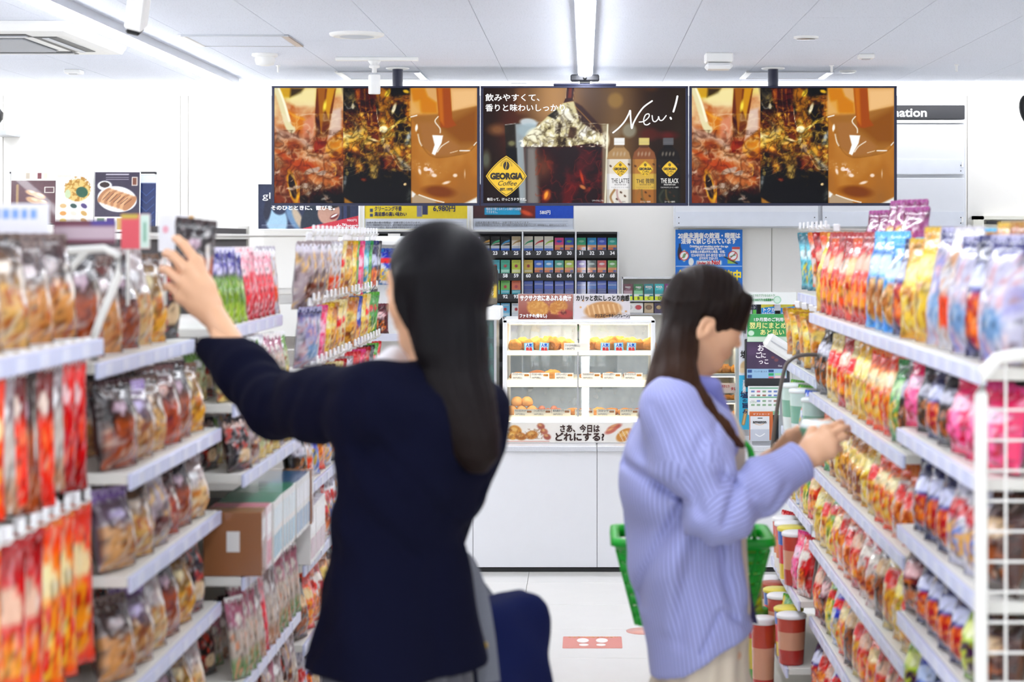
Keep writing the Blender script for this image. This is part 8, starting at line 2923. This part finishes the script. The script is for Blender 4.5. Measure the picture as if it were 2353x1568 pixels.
st = np.where((dB < .085) & (co[:, 1] < 4.2), ang_about(sN, axu), st)
st = np.where(dA < .082, ang_about(eN, axn), st)
a_ = me.attributes.new('stripe', 'FLOAT', 'POINT')
a_.data.foreach_set('value', st.astype(np.float32))
sh = obj('shirt', me, W2)
M_LAV = cloth('lavender_collar', '7d80c0', rough=.8, var=.05)
clf = Field((.12, 4.08, 1.16), (.42, 4.46, 1.34), .004)
clf.chain([p2(1542, 866, 4.27), p2(1575, 874, 4.17), p2(1634, 892, 4.18), p2(1664, 945, 4.19)], [.018, .020, .022, .014], .015).chain([p2(1542, 872, 4.27), p2(1580, 876, 4.36), p2(1640, 905, 4.33)], [.018, .018, .014], .015)
co, q = clf.mesh(1)
obj('collar', np_mesh('collar', co, q, M_LAV, True), sh)
cfb = Field(wN - .1, wN + .1, .004)
cfb.cap(wN - axn * .045, wN - axn * .0, .0475, .0485, .0)
cfb.cut(lambda X, Y, Z: np.maximum((X - wN[0]) * axn[0] + (Y - wN[1]) * axn[1] + (Z - wN[2]) * axn[2] - .006, -.05 - ((X - wN[0]) * axn[0] + (Y - wN[1]) * axn[1] + (Z - wN[2]) * axn[2])))
co, q = cfb.mesh(1)
me = np_mesh('cuff', co, q, M_STRIPE, True)
a_ = me.attributes.new('stripe', 'FLOAT', 'POINT')
a_.data.foreach_set('value', ((co - wN) @ axn).astype(np.float32))
obj('cuff', me, sh)
# beige dress under the shirt
M_BEIGE = cloth('beige_cotton', 'e0d2bc', rough=.85, var=.03)
df = Field((.0, 4.0, .20), (.56, 4.56, 1.26), .007)
tz2 = [(925, 1600, .05, .05), (950, 1612, .09, .075), (1000, 1632, .10, .080), (1100, 1634, .11, .080), (1250, 1628, .11, .088), (1400, 1630, .118, .094), (1500, 1616, .148, .102), (1548, 1612, .155, .108), (1600, 1612, .175, .125)]
rows_ = [(p2(c, y)[2], p2(c, y)[0], a, b) for y, c, a, b in tz2] + [(.22, p2(1612, 0)[0], .22, .18)]
df.column([r[0] for r in rows_], [r[1] for r in rows_], [4.26] * len(rows_), [r[2] for r in rows_], [r[3] for r in rows_], math.pi / 2, 0, lambda th, X, Y, Z: .006 * np.sin(th * 13) * np.clip((.9 - Z) * 2, 0, 1), 2.0)
co, q = df.mesh(1)
obj('dress', np_mesh('dress', co, q, M_BEIGE, True), W2)
ff = Field((hip[0] - .3, 3.98, -.01), (hip[0] + .3, 4.56, .12), .005)
shoes(ff, (hip[0] - .03, 4.26, 0), az2)
co, q = ff.mesh(1)
pl = MB().loft([[p2(1690, 1240, 4.36), p2(1704, 1240, 4.38), p2(1704, 1240, 4.384), p2(1690, 1240, 4.364)], [p2(1712, 1380, 4.35), p2(1730, 1380, 4.38), p2(1730, 1380, 4.384), p2(1712, 1380, 4.354)], [p2(1716, 1428, 4.35), p2(1742, 1436, 4.38), p2(1742, 1436, 4.384), p2(1716, 1428, 4.354)]], smooth=False).build('front_panel', mat('navy_cotton', '3a3a6a', rough=.8), sh)
obj('shoes', np_mesh('shoes', co, q, mat('white_leather', 'dcd8d2', rough=.4), True), W2)

# small salad pack in her hands
sp2 = empty('salad_pack', p2(1878, 992, 4.225), 'clear lidded pack of green salad held in both hands', 'food pack')
MB().lathe([(.001, -.03), (.030, -.03), (.036, -.004), (.040, .006), (.040, .010), (.001, .010)], seg=24).build('tray', mat('salad_green', '6fae8a', rough=.4, var=.5, scale=60), sp2)
MB().lathe([(.041, .0105), (.041, .014), (.034, .026), (.001, .027)], seg=24).build('lid', mat('clear_lid', 'eef8f4', rough=.1, coat=.5), sp2)

# green shopping basket behind her
Yk = 4.63
kk = Yk / F
bk = empty('shopping_basket', np.array(at(1588, 1330, Yk)), 'green plastic shopping basket hanging from the forearm behind the striped shirt', 'basket')
ko = np.array(bk.location)
M_GRN = mat('basket_green', '10b030', rough=.35, var=.05)
zt2, zb2 = at(0, 1222, Yk).z - ko[2], at(0, 1425, Yk).z - ko[2]
wt, wbm, dt, db = .186, .138, .115, .085


def rr_(w_, d_, z):
    return [(x, y, z) for x, y in rboxpoly(2 * w_, 2 * d_, .03, 4)]


MB().loft([rr_(wt, dt, zt2 - .03), rr_(wt - .006, dt - .006, zt2 - .03), rr_(wt - .006, dt - .006, zt2), rr_(wt + .014, dt + .012, zt2), rr_(wt + .016, dt + .014, zt2 - .018), rr_(wt + .006, dt + .006, zt2 - .02), rr_(wt, dt, zt2 - .03)], caps=False).build('rim', M_GRN, bk)
MB().loft([rr_(wbm, db, zb2), rr_(wbm, db, zb2 + .006)]).build('basket_floor', M_GRN, bk)
lat = MB()
for lv in range(7):
    t0 = lv / 7
    z0 = zb2 + (zt2 - .03 - zb2) * t0
    z1 = z0 + (zt2 - .03 - zb2) / 7 * .8
    f0 = lambda z: (wbm + (wt - wbm) * (z - zb2) / (zt2 - .03 - zb2), db + (dt - db) * (z - zb2) / (zt2 - .03 - zb2))
    a0, d0 = f0(z0)
    a1, d1 = f0(z1)
    lat.loft([rr_(a0, d0, z0), rr_(a1, d1, z1), rr_(a1 - .004, d1 - .004, z1), rr_(a0 - .004, d0 - .004, z0), rr_(a0, d0, z0)], caps=False)
o_ = lat.build('side_bands', M_GRN, bk)
o_['kind'] = 'stuff'
ribs = MB()
for sx in (-1, 1):
    for k in range(7):
        t = -1 + 2 * k / 6
        ribs.tube([(t * (wbm - .03), sx * (db + .0005), zb2), (t * (wt - .03), sx * (dt + .0005), zt2 - .03)], .0042, 6)
    for k in range(5):
        t = -1 + 2 * k / 4
        ribs.tube([(sx * (wbm + .0005), t * (db - .03), zb2), (sx * (wt + .0005), t * (dt - .03), zt2 - .03)], .0042, 6)
o_ = ribs.build('ribs', M_GRN, bk)
o_['kind'] = 'stuff'
apex = (eF * .45 + wF * .55) - ko
for sy in (-1, 1):
    pts_ = [(-wt * .8, sy * dt * .9, zt2), (-wt * .4, apex[1] + .03 + sy * .068, zt2 + (apex[2] - zt2) * .55), (apex[0] - .03, apex[1] + .03 + sy * .066, apex[2] + .02), (apex[0] - .015, apex[1] + sy * .03, apex[2] + .082), (apex[0] + .015, apex[1] + sy * .03, apex[2] + .082), (apex[0] + .03, apex[1] + .03 + sy * .066, apex[2] + .02), (wt * .7, apex[1] + .03 + sy * .068, zt2 + (apex[2] - zt2) * .5), (wt * .8, sy * dt * .9, zt2)]
    MB().tube(catmull(pts_, 6), .006, 8).build('handle', M_GRN, bk)
q = np.array(at(1728, 1262, Yk))
good('lim', .1, .15, .05, (q[0] - .015, Yk, ko[2] + zb2 + .012), (0, 0, .4), 'lime snack bag standing inside the green shopping basket', 'goods in the basket')
# brown bread bag her fingers reach for
good('brk', .095, .165, .05, np.array(at(441, 690, 3.92)), (math.radians(-6), math.radians(6), math.radians(35)), 'dark cocoa bread bag being taken by the raised hand', 'bread being taken')
# ---------------------------------------------------------------- fit lettering to its wanted widths
bpy.context.view_layer.update()
for o, w in FIT:
    d = o.dimensions.x
    if d > 1e-5:
        o.scale.x = min(max(w / d, .3), 3.0)

# lettering becomes flat meshes
bpy.context.view_layer.update()
dg = bpy.context.evaluated_depsgraph_get()
for o in [o for o in SC.objects if o.type == 'FONT']:
    me = bpy.data.meshes.new_from_object(o.evaluated_get(dg))
    if 'heavy' in o:
        k = o['heavy']
        nv = len(me.vertices)
        co = np.empty(nv * 3)
        me.vertices.foreach_get('co', co)
        co = co.reshape(-1, 3)
        ps = [list(p.vertices) for p in me.polygons]
        ds = [(k, 0), (-k, 0), (0, k), (0, -k), (k * .7, k * .7), (-k * .7, -k * .7)]
        m2 = bpy.data.meshes.new('lettering')
        m2.from_pydata(np.concatenate([co + np.array([a, b, .00012 * i]) for i, (a, b) in enumerate(ds)]).tolist(), [], [[i + j * nv for i in p] for j in range(6) for p in ps])
        m2.materials.append(me.materials[0])
        me = m2
    n = bpy.data.objects.new('lettering', me)
    nm = o.name
    COL.objects.link(n)
    n.parent = o.parent
    n.matrix_local = o.matrix_local
    bpy.data.objects.remove(o)
    n.name = nm
